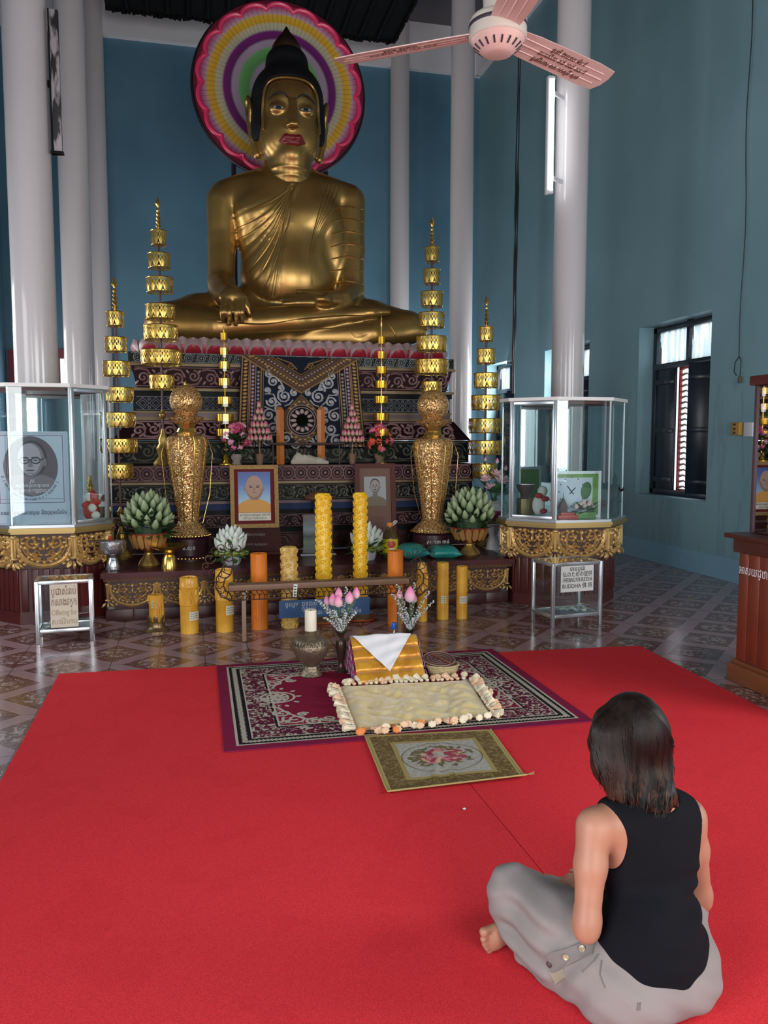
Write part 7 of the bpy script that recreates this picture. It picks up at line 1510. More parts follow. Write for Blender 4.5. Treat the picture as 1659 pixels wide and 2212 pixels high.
d1 = donation('glass donation box with a cream paper sign in faded brown lettering', (78, 1393), (203, 1384), (72, 1257), 1366, 0.30, [('បូជាសំរាប់', 0.82, 0.080, MTAN), ('កសាងវត្ត', 0.58, 0.080, MTAN), ('Offering for', 0.34, 0.062, MTAN2), ('សង់វិហារ', 0.13, 0.055, MTAN2)], (0.26, 0.74, 0.06, 0.93), (mat('cream_sign_paper', (0.66, 0.57, 0.46), 0.6),), 1)
d2 = donation('glass donation box with a white paper sign in black lettering', (1192, 1359), (1300, 1349), (1196, 1218), 1334, 0.34, [('ទានបូជា', 0.82, 0.050, MBLK), ('仏のための提供', 0.62, 0.052, MBLK), ('OFFERING FOR BUDDHA', 0.42, 0.050, MBLK), ('BUDDHA 佛 捐', 0.20, 0.050, MBLK)], (0.17, 0.82, 0.45, 0.97), (mat('white_sign_paper', (0.66, 0.66, 0.64), 0.6),), 2)
rn = random.Random(31); MNOTE = [mat('pale_banknote', (0.75, 0.70, 0.60), 0.7), mat('blue_banknote', (0.50, 0.58, 0.68), 0.7), mat('green_banknote', (0.45, 0.52, 0.40), 0.7)]
def notes(d, n, xs, where):
    t_, w, dep, zs, ang, a = d; R_ = Matrix.Rotation(ang, 3, 'Z')
    for k in range(n):
        b = MB(); s = rn.uniform(0, 6); l, h = 0.11, 0.05; b.grid(lambda u, v: ((u - 0.5) * l, (v - 0.5) * h, 0.010 + 0.010 * math.sin(5 * u + s) * math.sin(4 * v + s)), 6, 4)
        o = b.build('banknote', MNOTE[k % 3], None, angle=180); p = R_ @ Vector((w * rn.uniform(*xs), dep * rn.uniform(0.25, 0.6), 0)); o.location = (a.x + p.x, a.y + p.y, zs + 0.004 + 0.012 * (k % 4)); o.rotation_euler = (0, rn.uniform(-0.15, 0.15), rn.uniform(0, 3))
        tag(o, 'crumpled banknote lying on the shelf inside the ' + where, 'banknote', 'banknotes in the ' + where)
notes(d1, 7, (0.2, 0.85), 'donation box with the cream sign'); notes(d2, 12, (0.22, 0.85), 'donation box with the white sign')

# ------------------------------------------------------------------ things on the rug
MBRZ = mat('engraved_old_bronze', (0.24, 0.19, 0.13), 0.38, 0.75, bump=0.5, bscale=70, var=0.25, vscale=20)
zr = RZ + 0.0006
p = G(672, 1463, zr); Y0 = p.y + 0.05; p = Vector((P(672, 1463, Y0).x, Y0, zr)); q = lambda h: L(h, 672, 1420, Y0); zz = lambda py: P(672, py, Y0).z - zr
t = thing('bronze_urn', 'engraved bronze urn carrying a white candle on the rug', 'urn', p); z0 = zz(1462)
H = zz(1362); f = lambda k: H * k
b = MB(); b.lathe([(q(24), 0.001), (q(25), f(0.02)), (q(23), f(0.05)), (q(17), f(0.14)), (q(15), f(0.22)), (q(22), f(0.30)), (q(33), f(0.44)), (q(39), f(0.60)), (q(40), f(0.68)), (q(36), f(0.80)), (q(28), f(0.86)), (q(14), f(0.90)), (q(11), f(0.93)), (q(13), f(0.97)), (q(14), f(1.0))], 44); b.build('body', MBRZ, t)
b = MB()
for k in range(30):
    a = 2 * PI * k / 30; fnc = lambda u, v, h: ((q(38.5) + h - 0.010 * max(0, v / 0.03)) * math.cos(a + u / q(38)), (q(38.5) + h - 0.010 * max(0, v / 0.03)) * math.sin(a + u / q(38)), f(0.745) + v)
    b.ridge([(-0.012, -0.014), (0.0, 0.016), (0.012, -0.014)], 0.005, 0.004, fnc); b.ridge(circ(0, -0.008, 0.006, 6), 0.003, 0.003, fnc, True)
b.build('engraved_band', mat('dark_bronze_engraving', (0.09, 0.07, 0.05), 0.5, 0.6), t)
cnd = thing('white_candle', 'short white candle standing on the bronze urn', 'candle', (p.x, p.y, zr + H + 0.001)); hc = P(672, 1317, Y0).z - zr - H
b = MB(); b.lathe([(q(12.5), 0), (q(12.7), 0.004), (q(12.7), hc * 0.96), (q(11.5), hc), (q(9.5), hc * 0.985), (q(4), hc * 0.93)], 28); b.build('wax', mat('ivory_wax', (0.72, 0.66, 0.52), 0.4), cnd)
b = MB(); b.tube([(0, 0, hc * 0.92), (0.002, 0, hc * 1.0)], 0.0025, 5); b.build('wick', MINK, cnd)

def flower_vase(lab, px, pyb, Y, py_rim, buds, sprigs, seed):
    zb = zr; p = Vector((P(px, pyb, Y).x, Y, zb)); rn = random.Random(seed); q = lambda h: L(h, px, 1400, Y); zz = lambda py: P(px, py, Y).z - zb; H = zz(py_rim)
    t = thing('bronze_flower_vase', lab, 'vase', p, 0, 'slim bronze vases on the rug')
    b = MB(); b.lathe([(q(13), 0.001), (q(13), 0.01), (q(8), H * 0.10), (q(5.5), H * 0.20), (q(6), H * 0.27), (q(10), H * 0.50), (q(12), H * 0.68), (q(10.5), H * 0.78), (q(6), H * 0.86), (q(7), H * 0.93), (q(13), H * 0.99), (q(12), H), (q(5), H * 0.93)], 28, lob=12, lobd=0.03); b.build('vase', mat('dark_brown_bronze', (0.07, 0.042, 0.030), 0.3, 0.6), t)
    me = bud_mesh('lotus_bud', 0.026, 0.088, MPINKL, 6)
    for (bx, by, dy, sc) in buds:
        e = Vector((P(bx, by, Y).x - p.x, dy, zz(by))); b = MB(); b.tube([(0, 0, H * 0.9), (e.x * 0.45, e.y * 0.4, H + (e.z - H) * 0.5), e], 0.0045, 6); b.build('stem', MSTEM, t); place(me, 'lotus_bud', t, e, (e.x * 0.6, e.y, 0.5), sc)
    MS = mat('white_sprig_bloom', (0.55, 0.55, 0.60), 0.6); MSG = mat('grey_green_sprig', (0.14, 0.20, 0.12), 0.6)
    for (sx, sy, dy) in sprigs:
        e = Vector((P(sx, sy, Y).x - p.x, dy, zz(sy))); c1 = Vector((e.x * 0.35, e.y * 0.35, H + (e.z - H) * 0.55)); b = MB(); b.cur = 1; pts = [Vector((0, 0, H * 0.95)) * (1 - u) ** 2 + c1 * 2 * u * (1 - u) + e * u * u for u in [i / 12 for i in range(13)]]
        b.tube(pts, 0.002, 5); b.cur = 0
        for i in range(34):
            u = 0.12 + 0.88 * i / 33; v = Vector((0, 0, H * 0.95)) * (1 - u) ** 2 + c1 * 2 * u * (1 - u) + e * u * u; a = i * 2.4; b.cur = 0 if i % 5 else 1; b.ball(v + Vector((0.009 * math.cos(a), 0.009 * math.sin(a), 0)), (0.0065, 0.0065, 0.0055), 6, 4)
        b.cur = 1; b.build('sprig', [MS, MSG], t)
flower_vase('slim bronze vase with five pink lotus buds and white sprigs', 737, 1455, G(737, 1453, zr).y + 0.03, 1364, [(722, 1310, 0.03, 1.0), (735, 1298, 0.05, 0.95), (752, 1303, -0.03, 1.0), (770, 1297, 0.03, 0.95), (712, 1312, 0.08, 0.8), (728, 1308, -0.05, 1.0)],
            [(683, 1292, -0.02), (700, 1330, -0.04), (752, 1272, 0.05), (766, 1320, -0.05), (716, 1312, -0.08), (742, 1318, -0.09), (770, 1300, 0.06), (728, 1330, -0.1), (705, 1308, 0.06)], 51)
flower_vase('slim bronze vase with one pink lotus bud behind the triangular cushion', 885, 1452, 5.42, 1360, [(884, 1300, -0.02, 1.35), (868, 1296, 0.05, 0.8), (900, 1306, 0.06, 0.7)],
            [(848, 1282, 0), (862, 1264, 0.05), (900, 1262, 0.05), (926, 1278, -0.02), (938, 1300, 0), (872, 1318, -0.06), (902, 1322, -0.06), (886, 1330, -0.08), (858, 1320, -0.04)], 52)
# water bottle behind the cushion
p = Vector((P(851, 1420, 5.50).x, 5.50, zr)); t = thing('water_bottle', 'clear water bottle with a blue cap just behind the cushion', 'bottle', p); zz = lambda py: P(851, py, 5.5).z - zr; q = lambda h: L(h, 851, 1370, 5.5)
b = MB(); b.lathe([(q(11), 0.001), (q(11.5), 0.01), (q(11.5), zz(1385)), (q(10), zz(1374)), (q(4.5), zz(1362)), (q(4), zz(1357))], 24); b.build('bottle', glass_mat('clear_bottle', (0.75, 0.80, 0.84), 1.0), t)
b = MB(); b.lathe([(q(5.3), zz(1358)), (q(5.3), zz(1346)), (q(4.8), zz(1345))], 20); b.build('cap', mat('blue_plastic_cap', (0.01, 0.10, 0.55), 0.35), t)

# triangular cushion
fl_, fr_ = G(772, 1479, zr), G(924, 1474, zr); yf = (fl_.y + fr_.y) / 2 + 0.01; xl, xr = fl_.x, fr_.x; xc = (xl + xr) / 2; w = (xr - xl) / 2
YA = yf + 0.25; ZA = (P(765, 1381, YA).z + P(905, 1370, YA).z) / 2 - zr; BD = 0.46
t = thing('triangle_cushion', 'orange gold triangular cushion with pink patterned end on the rug', 'cushion', (xc, yf, zr))
MORG = NB('orange_brocade'); MORG.b.inputs['Sheen Weight'].default_value = 0.3; MORG.bump(MORG.noise(60, 3), 0.2, 0.004); MORG = MORG.done(MORG.ramp(MORG.noise(11, 4), [(0.35, (0.50, 0.20, 0.008)), (0.65, (0.74, 0.36, 0.025))]), 0.30, 0.25, 0.6)
for i in range(4):                     # four stuffed rolls up the front slope
    f0, f1 = i / 4, (i + 1) / 4; y0, y1 = 0.25 * f0, 0.25 * f1; z0, z1 = ZA * f0, ZA * f1; cy, cz_ = (y0 + y1) / 2, (z0 + z1) / 2; ln = math.hypot(y1 - y0, z1 - z0); a = math.atan2(z1 - z0, y1 - y0)
    b = MB()
    def roll(u, v):
        q = PI * v; x = (u - 0.5) * 2 * w; e = 1 - 0.35 * max(0, abs(2 * u - 1) - 0.93) / 0.07; pf = 0.030 * e * (1 + 0.06 * math.sin(40 * u + i) * math.sin(3 * u))
        lt = -math.cos(q) * ln * 0.52; nn = pf * math.sin(q) ** 0.7
        return (x, cy + lt * math.cos(a) - nn * math.sin(a), max(0.001, cz_ + lt * math.sin(a) + nn * math.cos(a)))
    b.grid(roll, 40, 12); b.build('front_roll', MORG, t, angle=180)
b = MB(); b.add([(-w, 0.008, 0.001), (w, 0.008, 0.001), (w, BD, 0.001), (-w, BD, 0.001), (-w, 0.25, ZA - 0.004), (w, 0.25, ZA - 0.004)], [[3, 2, 1, 0], [0, 1, 5, 4], [2, 3, 4, 5]]); b.build('core', MORG, t, False)
for s in (-1, 1):
    b = MB(); b.add([(s * w, 0.0, 0.001), (s * w, BD, 0.001), (s * w, 0.25, ZA), (s * (w + 0.012), 0.12, 0.04), (s * (w + 0.012), BD - 0.1, 0.04), (s * (w + 0.012), 0.25, ZA * 0.75)], [[0, 1, 4, 3], [1, 2, 5, 4], [2, 0, 3, 5], [3, 4, 5]] if s > 0 else [[3, 4, 1, 0], [4, 5, 2, 1], [5, 3, 0, 2], [5, 4, 3]])
    e_ = b.build('pink_end', mat('pink_satin', (0.45, 0.045, 0.16), 0.4, var=0.3, vscale=30), t, False)
    b = MB()
    for i in range(4):
        for j in range(4 - i): yy = 0.05 + 0.09 * j + 0.055 * i; b.box((s * (w + 0.013), yy, 0.035 + ZA * 0.22 * i), (0.004, 0.045, ZA * 0.13), rx=0.3)
    b.build('woven_blocks', mat('lilac_weave', (0.42, 0.30, 0.42), 0.6), e_, False)
# white cloth draped over the cushion ridge
ca, cb, tip = P(763, 1381, YA - 0.03), P(904, 1370, YA - 0.03), (0, 0)
t = thing('white_cloth', 'white napkin folded to a triangle over the cushion top', 'cloth', (xc, yf, zr))
def cloth(u, v, off=0.0):
    # v 0: behind the ridge, 0.25: ridge, 1: tip on the front slope
    if v < 0.2: k = 1.0; y, z = 0.25 + 0.10 * (1 - v / 0.2), ZA - 0.13 * (1 - v / 0.2)
    else: k = 1 - (v - 0.2) / 0.8; f = 1 - (v - 0.2) / 0.8 * 0.80; y, z = 0.25 * f, ZA * f
    x = (u - 0.5) * 2 * (w * 0.90) * max(k, 0.01) - w * 0.07 + w * 0.02 * (1 - k)
    rp = 0.004 * math.sin(16 * u + 7 * v) * k + 0.003 * math.sin(25 * v + 6 * u)
    d = 0.044 + rp + off; 
    return (x, y - d * (0.78 if v >= 0.2 else -0.4), z + d * (0.62 if v >= 0.12 else 0.8))
b = MB(); b.grid(lambda u, v: cloth(1 - u, v), 40, 44); b.grid(lambda u, v: cloth(u, v, -0.0015), 40, 44); b.build('cloth', mat('white_cotton', (0.74, 0.72, 0.74), 0.85, bump=0.2, bscale=200), t, angle=180)

# basket with a round fan, and a pale flat stick
p = G(962, 1463, zr); p = Vector((p.x, p.y + 0.06, zr)); q = lambda h: L(h, 960, 1450, p.y)
t = thing('wicker_basket', 'shallow pale wicker basket beside the triangular cushion', 'basket', p); b = MB(); n = 28
MWICK = mat('pale_wicker', (0.52, 0.40, 0.22), 0.7, bump=0.9, bscale=90, var=0.3, vscale=60)
b.lathe([(q(24), 0.001), (q(28), 0.006), (q(34), 0.055), (q(35), 0.070), (q(33), 0.070), (q(27), 0.012)], 32, sy=0.80); b.build('bowl', MWICK, t)
b = MB(); b.tube([(q(35) * math.cos(a), q(35) * 0.8 * math.sin(a), 0.070) for a in [2 * PI * i / 28 for i in range(28)]], 0.007, 6, closed=True)
for k in range(24): a = 2 * PI * k / 24; b.tube([(q(28.5) * math.cos(a), q(28.5) * 0.8 * math.sin(a), 0.008), (q(34.8) * math.cos(a + 0.12), q(34.8) * 0.8 * math.sin(a + 0.12), 0.066)], 0.003, 5)
b.build('woven_rim', MWICK, t)
t = thing('round_fan', 'round dark woven fan lying across the wicker basket', 'fan', (p.x - q(5), p.y + 0.03, zr + 0.083), 0.0); fnf = lambda u, v, h: Vector((u, v * 0.97, v * 0.20 + h + 0.014)); b = MB()
b.slab(circ(0, 0, q(34), 32), fnf, 0, 0.004); b.build('fan_blade', mat('dark_rattan', (0.11, 0.05, 0.045), 0.5, bump=0.6, bscale=120), t, False)
b = MB(); b.ridge(circ(0, 0, q(34), 32), 0.010, 0.006, fnf, True, 0.002)
for r in (0.25, 0.5, 0.75): b.ridge(circ(0, 0, q(34) * r, 24), 0.004, 0.002, fnf, True, 0.004)
b.build('rim', mat('pale_rattan', (0.25, 0.14, 0.11), 0.5), t); b = MB(); b.tube([fnf(-0.03, 0.05, 0.010), fnf(0.01, -0.02, 0.012), fnf(0.055, -0.10, 0.012)], 0.006, 8); b.build('handle', mat('reddish_wood', (0.20, 0.06, 0.03), 0.4), t)
a, c = G(998, 1466, zr), G(1048, 1507, zr); d = c - a; t = thing('flat_stick', 'pale grey flat stick lying on the rug right of the basket', 'stick', ((a + c) / 2)); b = MB(); b.box((0, 0, 0.008), (d.length, 0.030, 0.012), rz=math.atan2(d.y, d.x), bev=0.003); b.build('stick', mat('pale_grey_plastic', (0.50, 0.50, 0.48), 0.45), t)
a = G(1003, 1749, cz); b = MB(); b.ball((0, 0, 0.006), (0.008, 0.006, 0.004), 8, 5); o = b.build('paper_scrap', mat('white_paper', (0.72, 0.72, 0.70), 0.6)); o.location = (a.x, a.y, cz - 0.0015); tag(o, 'tiny white paper scrap on the red carpet near the seam', 'scrap')

# ------------------------------------------------------------------ ceiling fan
FZ = 3.2; fp = G(1075, 95, FZ); t = thing('ceiling_fan', 'pink three bladed ceiling fan with handwriting on its blades', 'ceiling fan', (fp.x, fp.y, FZ)); MPINKF = mat('faded_pink_enamel', (0.56, 0.36, 0.32), 0.35, var=0.12, vscale=5); MBEI = mat('beige_enamel', (0.50, 0.44, 0.38), 0.35)
b = MB(); b.lathe([(0.115, 0.015), (0.120, 0.02), (0.120, 0.085), (0.112, 0.10), (0.075, 0.118), (0.06, 0.12)], 40); b.build('motor_housing', MBEI, t)
b = MB(); b.lathe([(0.1205, 0.058), (0.1215, 0.062), (0.1215, 0.070), (0.1205, 0.074)], 40, cap=False); b.build('dark_stripe', MINK, t)
b = MB(); b.lathe([(0.045, -0.045), (0.06, -0.04), (0.095, -0.012), (0.115, 0.018)], 40); bc = b.build('bottom_cover', MPINKF, t)
b = MB()
for k in range(18): a = 2 * PI * k / 18; b.box((0.088 * math.cos(a), 0.088 * math.sin(a), -0.0175), (0.030, 0.007, 0.006), rz=a, ry=-0.63)
b.build('vent_slots', MINK, bc, False)
b = MB(); b.lathe([(0.07, 0.12), (0.062, 0.15), (0.068, 0.26), (0.05, 0.28), (0.018, 0.29), (0.018, HZ - FZ)], 24); b.build('downrod', MBEI, t)
MHAND = mat('dark_red_handwriting', (0.10, 0.025, 0.022), 0.6)
for k, an in enumerate((25.5, 145.5, 265.5)):
    an = math.radians(an); R_ = Matrix.Rotation(an, 3, 'Z') @ Matrix.Rotation(math.radians(-13), 3, 'X')
    fb = lambda u, v, h: R_ @ Vector((u, v, h)) + Vector((0, 0, 0.045)); b = MB()
    pts = [(0.105, -0.062), (0.20, -0.070), (0.60, -0.078), (0.715, -0.070), (0.735, -0.02), (0.735, 0.03), (0.715, 0.070), (0.60, 0.078), (0.20, 0.070), (0.105, 0.062)]
    b.slab(pts, lambda u, v, h: fb(u, v, h - 0.10 * v * v * 12 * 0.08), -0.002, 0.002); bl = b.build('blade', MPINKF, t, False)
    b = MB(); b.ridge([(0.13, 0.0), (0.70, 0.0)], 0.012, -0.004, fb, False, -0.0021); b.ridge([(0.13, 0.035), (0.68, 0.035)], 0.006, -0.003, fb, False, -0.0021); b.ridge([(0.13, -0.035), (0.68, -0.035)], 0.006, -0.003, fb, False, -0.0021); b.build('pressed_ribs', MPINKF, bl, False)
    u_, v_ = R_ @ Vector((1, 0, 0)), R_ @ Vector((0, -1, 0))
    if k == 1: u_, v_ = -u_, -v_
    for j, s in enumerate((('ជូនវិហារ លោកស្រី សុខ', 'ឧបាសិកា គង់ ចាន់ សៅ', 'ឆ្នាំ ២០១០ ម៉ៅ'), ('សាន សុភាព', 'ឧបាសិកា ស៊ន ហួត សាន'), ('ជូនវិហារ', 'ប្រុស សុខា'))[k]):
        if s: text('handwriting', s, 0.036 if k != 1 else 0.034, MHAND, bl, fb(0.42 if k != 2 else 0.4, (0.040 - 0.040 * j) * (1 if k != 1 else 1), -0.0045), u_, v_, wmax=0.42)

# ------------------------------------------------------------------ lamps, cables, fittings
pt, pb = P(1197, 168, 8.20), P(1188, 415, 8.20)
pb.x = pt.x = (pt.x + pb.x) / 2; lamp = thing('tube_lamp', 'lit white fluorescent tube fixed upright on the right column', 'lamp', pb); Hh = pt.z - pb.z
MTUBE = mat('lit_tube', (0.92, 0.97, 1.0), 0.4, emit=9.0)
b = MB(); b.tube([(0, 0, 0.02), (0, 0, Hh - 0.02)], 0.019, 12); b.build('tube', MTUBE, lamp)
b = MB(); b.box((-0.035, 0.03, Hh / 2), (0.03, 0.05, Hh + 0.04), bev=0.004)
for z in (0.0, Hh): b.box((-0.012, 0.01, z), (0.07, 0.045, 0.03), bev=0.004)
cc = P(1230, 600, 8.4).x - pb.x
for z in (0.15, Hh - 0.15): b.box((cc * 0.28, 0.056, z), (math.hypot(cc, 0.2) * 0.55, 0.02, 0.04), rz=math.atan2(0.2, cc))
b.build('batten', mat('white_enamel', (0.65, 0.66, 0.68), 0.35), lamp)
pt, pb = P(114, 22, 8.33), P(125, 334, 8.33); xx = (pt.x + pb.x) / 2; lamp = thing('unlit_lamp', 'unlit lamp batten with peeling grey paint beside the left column', 'lamp', (xx, 8.33, pb.z)); Hh = pt.z - pb.z
n = NB('peeling_paint'); mp = n.N.new('ShaderNodeMapping'); mp.inputs['Scale'].default_value = (6, 6, 1.2); n.K.new(n.tc.outputs['Object'], mp.inputs[0]); MPEEL = n.done(n.ramp(n.noise(3, 5, mp.outputs[0]), [(0.46, (0.02, 0.018, 0.018)), (0.54, (0.36, 0.32, 0.33))]), 0.6)
b = MB(); b.box((0, 0, Hh / 2), (0.085, 0.05, Hh), bev=0.004); b.build('batten', MPEEL, lamp)
b = MB(); b.box((-0.04, 0, Hh / 2), (0.012, 0.07, Hh)); b.box((0.0, -0.01, 0.01), (0.11, 0.07, 0.02)); b.box((-0.05, 0.04, Hh / 2), (0.05, 0.03, 0.06)); b.build('edge', MDARK, lamp, False)
b = MB(); rn = random.Random(6); top = P(1119, 150, 12.0)
for s in range(2):
    pts = [Vector((top.x + 0.01 * s, 12.0, HZ))] + [P(1119 - 13 * i / 14 + rn.uniform(-1, 1), 160 + 690 * i / 14, 12.0) + Vector((0.03 * s, 0, 0)) for i in range(15)]; b.tube(pts, [0.008 + 0.012 * (0.5 + 0.5 * math.sin(i * 2.1 + s)) * (i > 4) for i in range(16)], 6)
o = b.build('hanging_cable', mat('black_cable', (0.012, 0.012, 0.014), 0.5)); o = tag(o, 'dark knotted cable hanging from the ceiling near the right wall corner', 'cable')
b = MB(); pts = [PX(1626 - 28 * (i / 12) + 3 * math.sin(i), -60 + 830 * i / 12, 5.775) for i in range(13)]; b.tube(pts, 0.005, 6); e = pts[-1]
b.tube([e, e + Vector((-0.01, 0.05, -0.06)), e + Vector((-0.01, 0.06, -0.16)), e + Vector((-0.01, 0.02, -0.20))], 0.005, 6); b.tube([e, e + Vector((-0.01, -0.05, -0.05)), e + Vector((-0.01, -0.04, -0.22))], 0.005, 6)
t = thing('wall_cord', 'thin black cord with a plug dangling down the blue wall', 'cord', e); cd = b.build('cord', mat('black_cable', (0.012, 0.012, 0.014), 0.5), t, loc=None); cd.location = -e
b = MB(); b.box((-0.01, -0.04, -0.25), (0.03, 0.035, 0.07), bev=0.006); b.build('plug', mat('brown_plug', (0.12, 0.07, 0.05), 0.5), t)
a, c = PX(1588, 940, WX), PX(1607, 912, WX); t = thing('switch_box', 'yellow wooden switch box on the blue wall near the window', 'switch', ((a.x), (a.y + c.y) / 2, (a.z + c.z) / 2)); b = MB(); b.box((-0.03, 0, 0), (0.06, abs(a.y - c.y), c.z - a.z), bev=0.004); b.build('wood_box', mat('yellow_wood', (0.42, 0.24, 0.05), 0.5), t)
b = MB()
for k in range(3): b.box((-0.064, 0.0, 0.045 - 0.045 * k), (0.008, 0.03, 0.02))
b.build('toggle', MINK, t, False); b = MB(); b.box((-0.012, -0.165, -0.01), (0.022, 0.14, 0.15), bev=0.003); b.build('white_plate', mat('white_enamel', (0.65, 0.66, 0.68), 0.35), t)

# ------------------------------------------------------------------ lectern with a mirrored cabinet at the right edge
LX, LY1, LY0, LH = 3.425, 4.50, 3.55, 0.885
t = thing('lectern', 'red brown wooden lectern with grooved panels at the right edge', 'lectern', (LX + 0.35, (LY0 + LY1) / 2, 0)); MLW = mat('lectern_wood', (0.165, 0.030, 0.014), 0.38, var=0.25, vscale=5); MLD = mat('lectern_dark_wood', (0.07, 0.014, 0.010), 0.4)
D = (LY1 - LY0)
b = MB(); b.box((0, 0, 0.12 + (LH - 0.12) / 2), (0.70, D, LH - 0.13)); b.build('body', MLW, t, False)
b = MB(); b.box((0, 0, 0.06), (0.78, D + 0.08, 0.118), bev=0.008); b.box((0, 0, 0.13), (0.74, D + 0.04, 0.03), bev=0.006); b.build('plinth', mat('plinth_wood', (0.19, 0.06, 0.022), 0.4, var=0.2, vscale=6), t)
b = MB(); b.box((0, 0, LH + 0.0), (0.76, D + 0.06, 0.09), bev=0.006); b.box((0, 0, LH + 0.06), (0.84, D + 0.14, 0.03), bev=0.004); b.build('top', MLD, t)
b = MB()
for i in range(9): b.box((-0.352, D / 2 - 0.06 - i * 0.105, 0.50), (0.016, 0.075, 0.70), bev=0.004)
b.build('panel_strips', MLW, t)
text('lettering', 'អាសយដ្ឋាន  ភូមិត្រពាំង', 0.075, MWL, t, (-0.362, D / 2 - 0.30, LH - 0.155), (0, -1, 0), (0, 0, 1), wmax=0.56)
z0 = LH + 0.0765; z1 = PX(1640, 811, 3.5).z; t = thing('mirrored_cabinet', 'tall dark red cabinet with a mirror side standing on the lectern', 'cabinet', (3.50 + 0.28, (3.62 + 4.52) / 2, z0)); D = 0.90; H = z1 - z0
b = MB(); b.box((0.01, 0, (H - 0.06) / 2), (0.52, D - 0.02, H - 0.062)); b.build('body', MLD, t, False)
b = MB(); b.box((0, 0, H - 0.03), (0.60, D + 0.05, 0.06), bev=0.006); b.build('cornice', mat('dark_red_cornice', (0.09, 0.012, 0.016), 0.35), t)
b = MB(); b.box((-0.262, 0, (H - 0.06) / 2), (0.008, D - 0.05, H - 0.08)); b.build('mirror_side', mat('aged_mirror', (0.62, 0.62, 0.62), 0.015, 1.0), t, False)
for s in (-1, 1): b = MB(); b.box((-0.265, s * (D / 2 - 0.014), (H - 0.06) / 2), (0.022, 0.028, H - 0.062), bev=0.003); b.build('mauve_edge', mat('mauve_trim', (0.07, 0.035, 0.045), 0.5), t)
# ------------------------------------------------------------------ the sitting person, seen from behind
PB = Vector((1.27, 1.98, cz)); per = thing('person', 'person in black tank top and grey trousers sitting cross legged on red carpet', 'person', PB)
def W(px, py, Y): p = P(px, py, Y) - PB; return np.array((p.x, p.y, p.z))
th = math.radians(8); fv = np.array((-math.sin(th), math.cos(th), 0)); rv = np.array((math.cos(th), math.sin(th), 0)); zv = np.array((0, 0, 1.0))
pel = W(1396, 2165, 1.900); pel[2] = 0.115
def B(r, f, z): return np.array((pel[0], pel[1], 0)) + rv * r + fv * f + zv * z
shL, shR = W(1281, 1786, 1.945), W(1488, 1764, 1.985); elL, elR = W(1267, 2010, 1.885), W(1512, 1945, 2.02)
neck0, neck1 = W(1402, 1725, 1.96), W(1392, 1672, 1.995); hd = W(1366, 1590, 2.01)
chest = W(1405, 1840, 1.975); waist = W(1410, 2005, 1.945)
knL = W(1110, 1922, 2.20); knR = B(0.33, 0.33, 0.17); hipL, hipR = B(-0.105, 0.02, 0.11), B(0.105, 0.02, 0.11)
haL, haR = B(-0.05, 0.24, 0.20), B(0.05, 0.26, 0.20)
LO, HI = (-0.62, -0.36, -0.004), (0.45, 0.62, 0.96)
VOX = 0.0058
def torso(b, o=0.0, k=0.05):
    b.ell(chest, (0.150 + o, 0.098 + o, 0.165 + o), 0.02, rz=th); b.ell(waist + np.array((0, 0, 0.01)), (0.127 + o, 0.094 + o, 0.16 + o), k, rz=th); b.ell(pel + np.array((0, 0, 0.035)), (0.145 + o, 0.116 + o, 0.15 + o), k, rz=th)
    b.cone(shL * 0.86 + chest * 0.14 + np.array((0, 0, 0.012)), shR * 0.86 + chest * 0.14 + np.array((0, 0, 0.012)), 0.052 + o, 0.052 + o, 0.06)
    b.cone(neck0 + np.array((0, 0, -0.02)), (shL + neck0) / 2 + np.array((0, 0, -0.01)), 0.05 + o, 0.045 + o, 0.05); b.cone(neck0 + np.array((0, 0, -0.02)), (shR + neck0) / 2 + np.array((0, 0, -0.01)), 0.05 + o, 0.045 + o, 0.05)
bd = Body(LO, HI, VOX); torso(bd)
bd.cone(neck0, neck1, 0.050, 0.047, 0.04)
# head with face (turned towards the altar)
hf = lambda r, f, z: hd + rv * r + fv * f + zv * z
bd.ell(hd + zv * 0.01, (0.074, 0.092, 0.098), 0.02, rz=th); bd.ell(hf(0, 0.035, -0.055), (0.056, 0.055, 0.062), 0.04, rz=th); bd.cone(hf(0, 0.088, 0.015), hf(0, 0.108, -0.025), 0.008, 0.013, 0.012)
bd.ell(hf(0, 0.082, -0.058), (0.024, 0.012, 0.010), 0.012, rz=th); bd.ell(hf(0, 0.075, -0.095), (0.020, 0.016, 0.014), 0.02)
for s in (-1, 1):
    bd.ell(hf(s * 0.034, 0.088, 0.016), (0.017, 0.012, 0.011), 0.012, mode='sub'); bd.ell(hf(s * 0.034, 0.076, 0.014), (0.014, 0.012, 0.011), 0.006); bd.ell(hf(s * 0.078, 0.0, -0.005), (0.010, 0.018, 0.030), 0.010, rz=th); bd.ell(hf(s * 0.045, 0.06, -0.03), (0.026, 0.022, 0.024), 0.03)
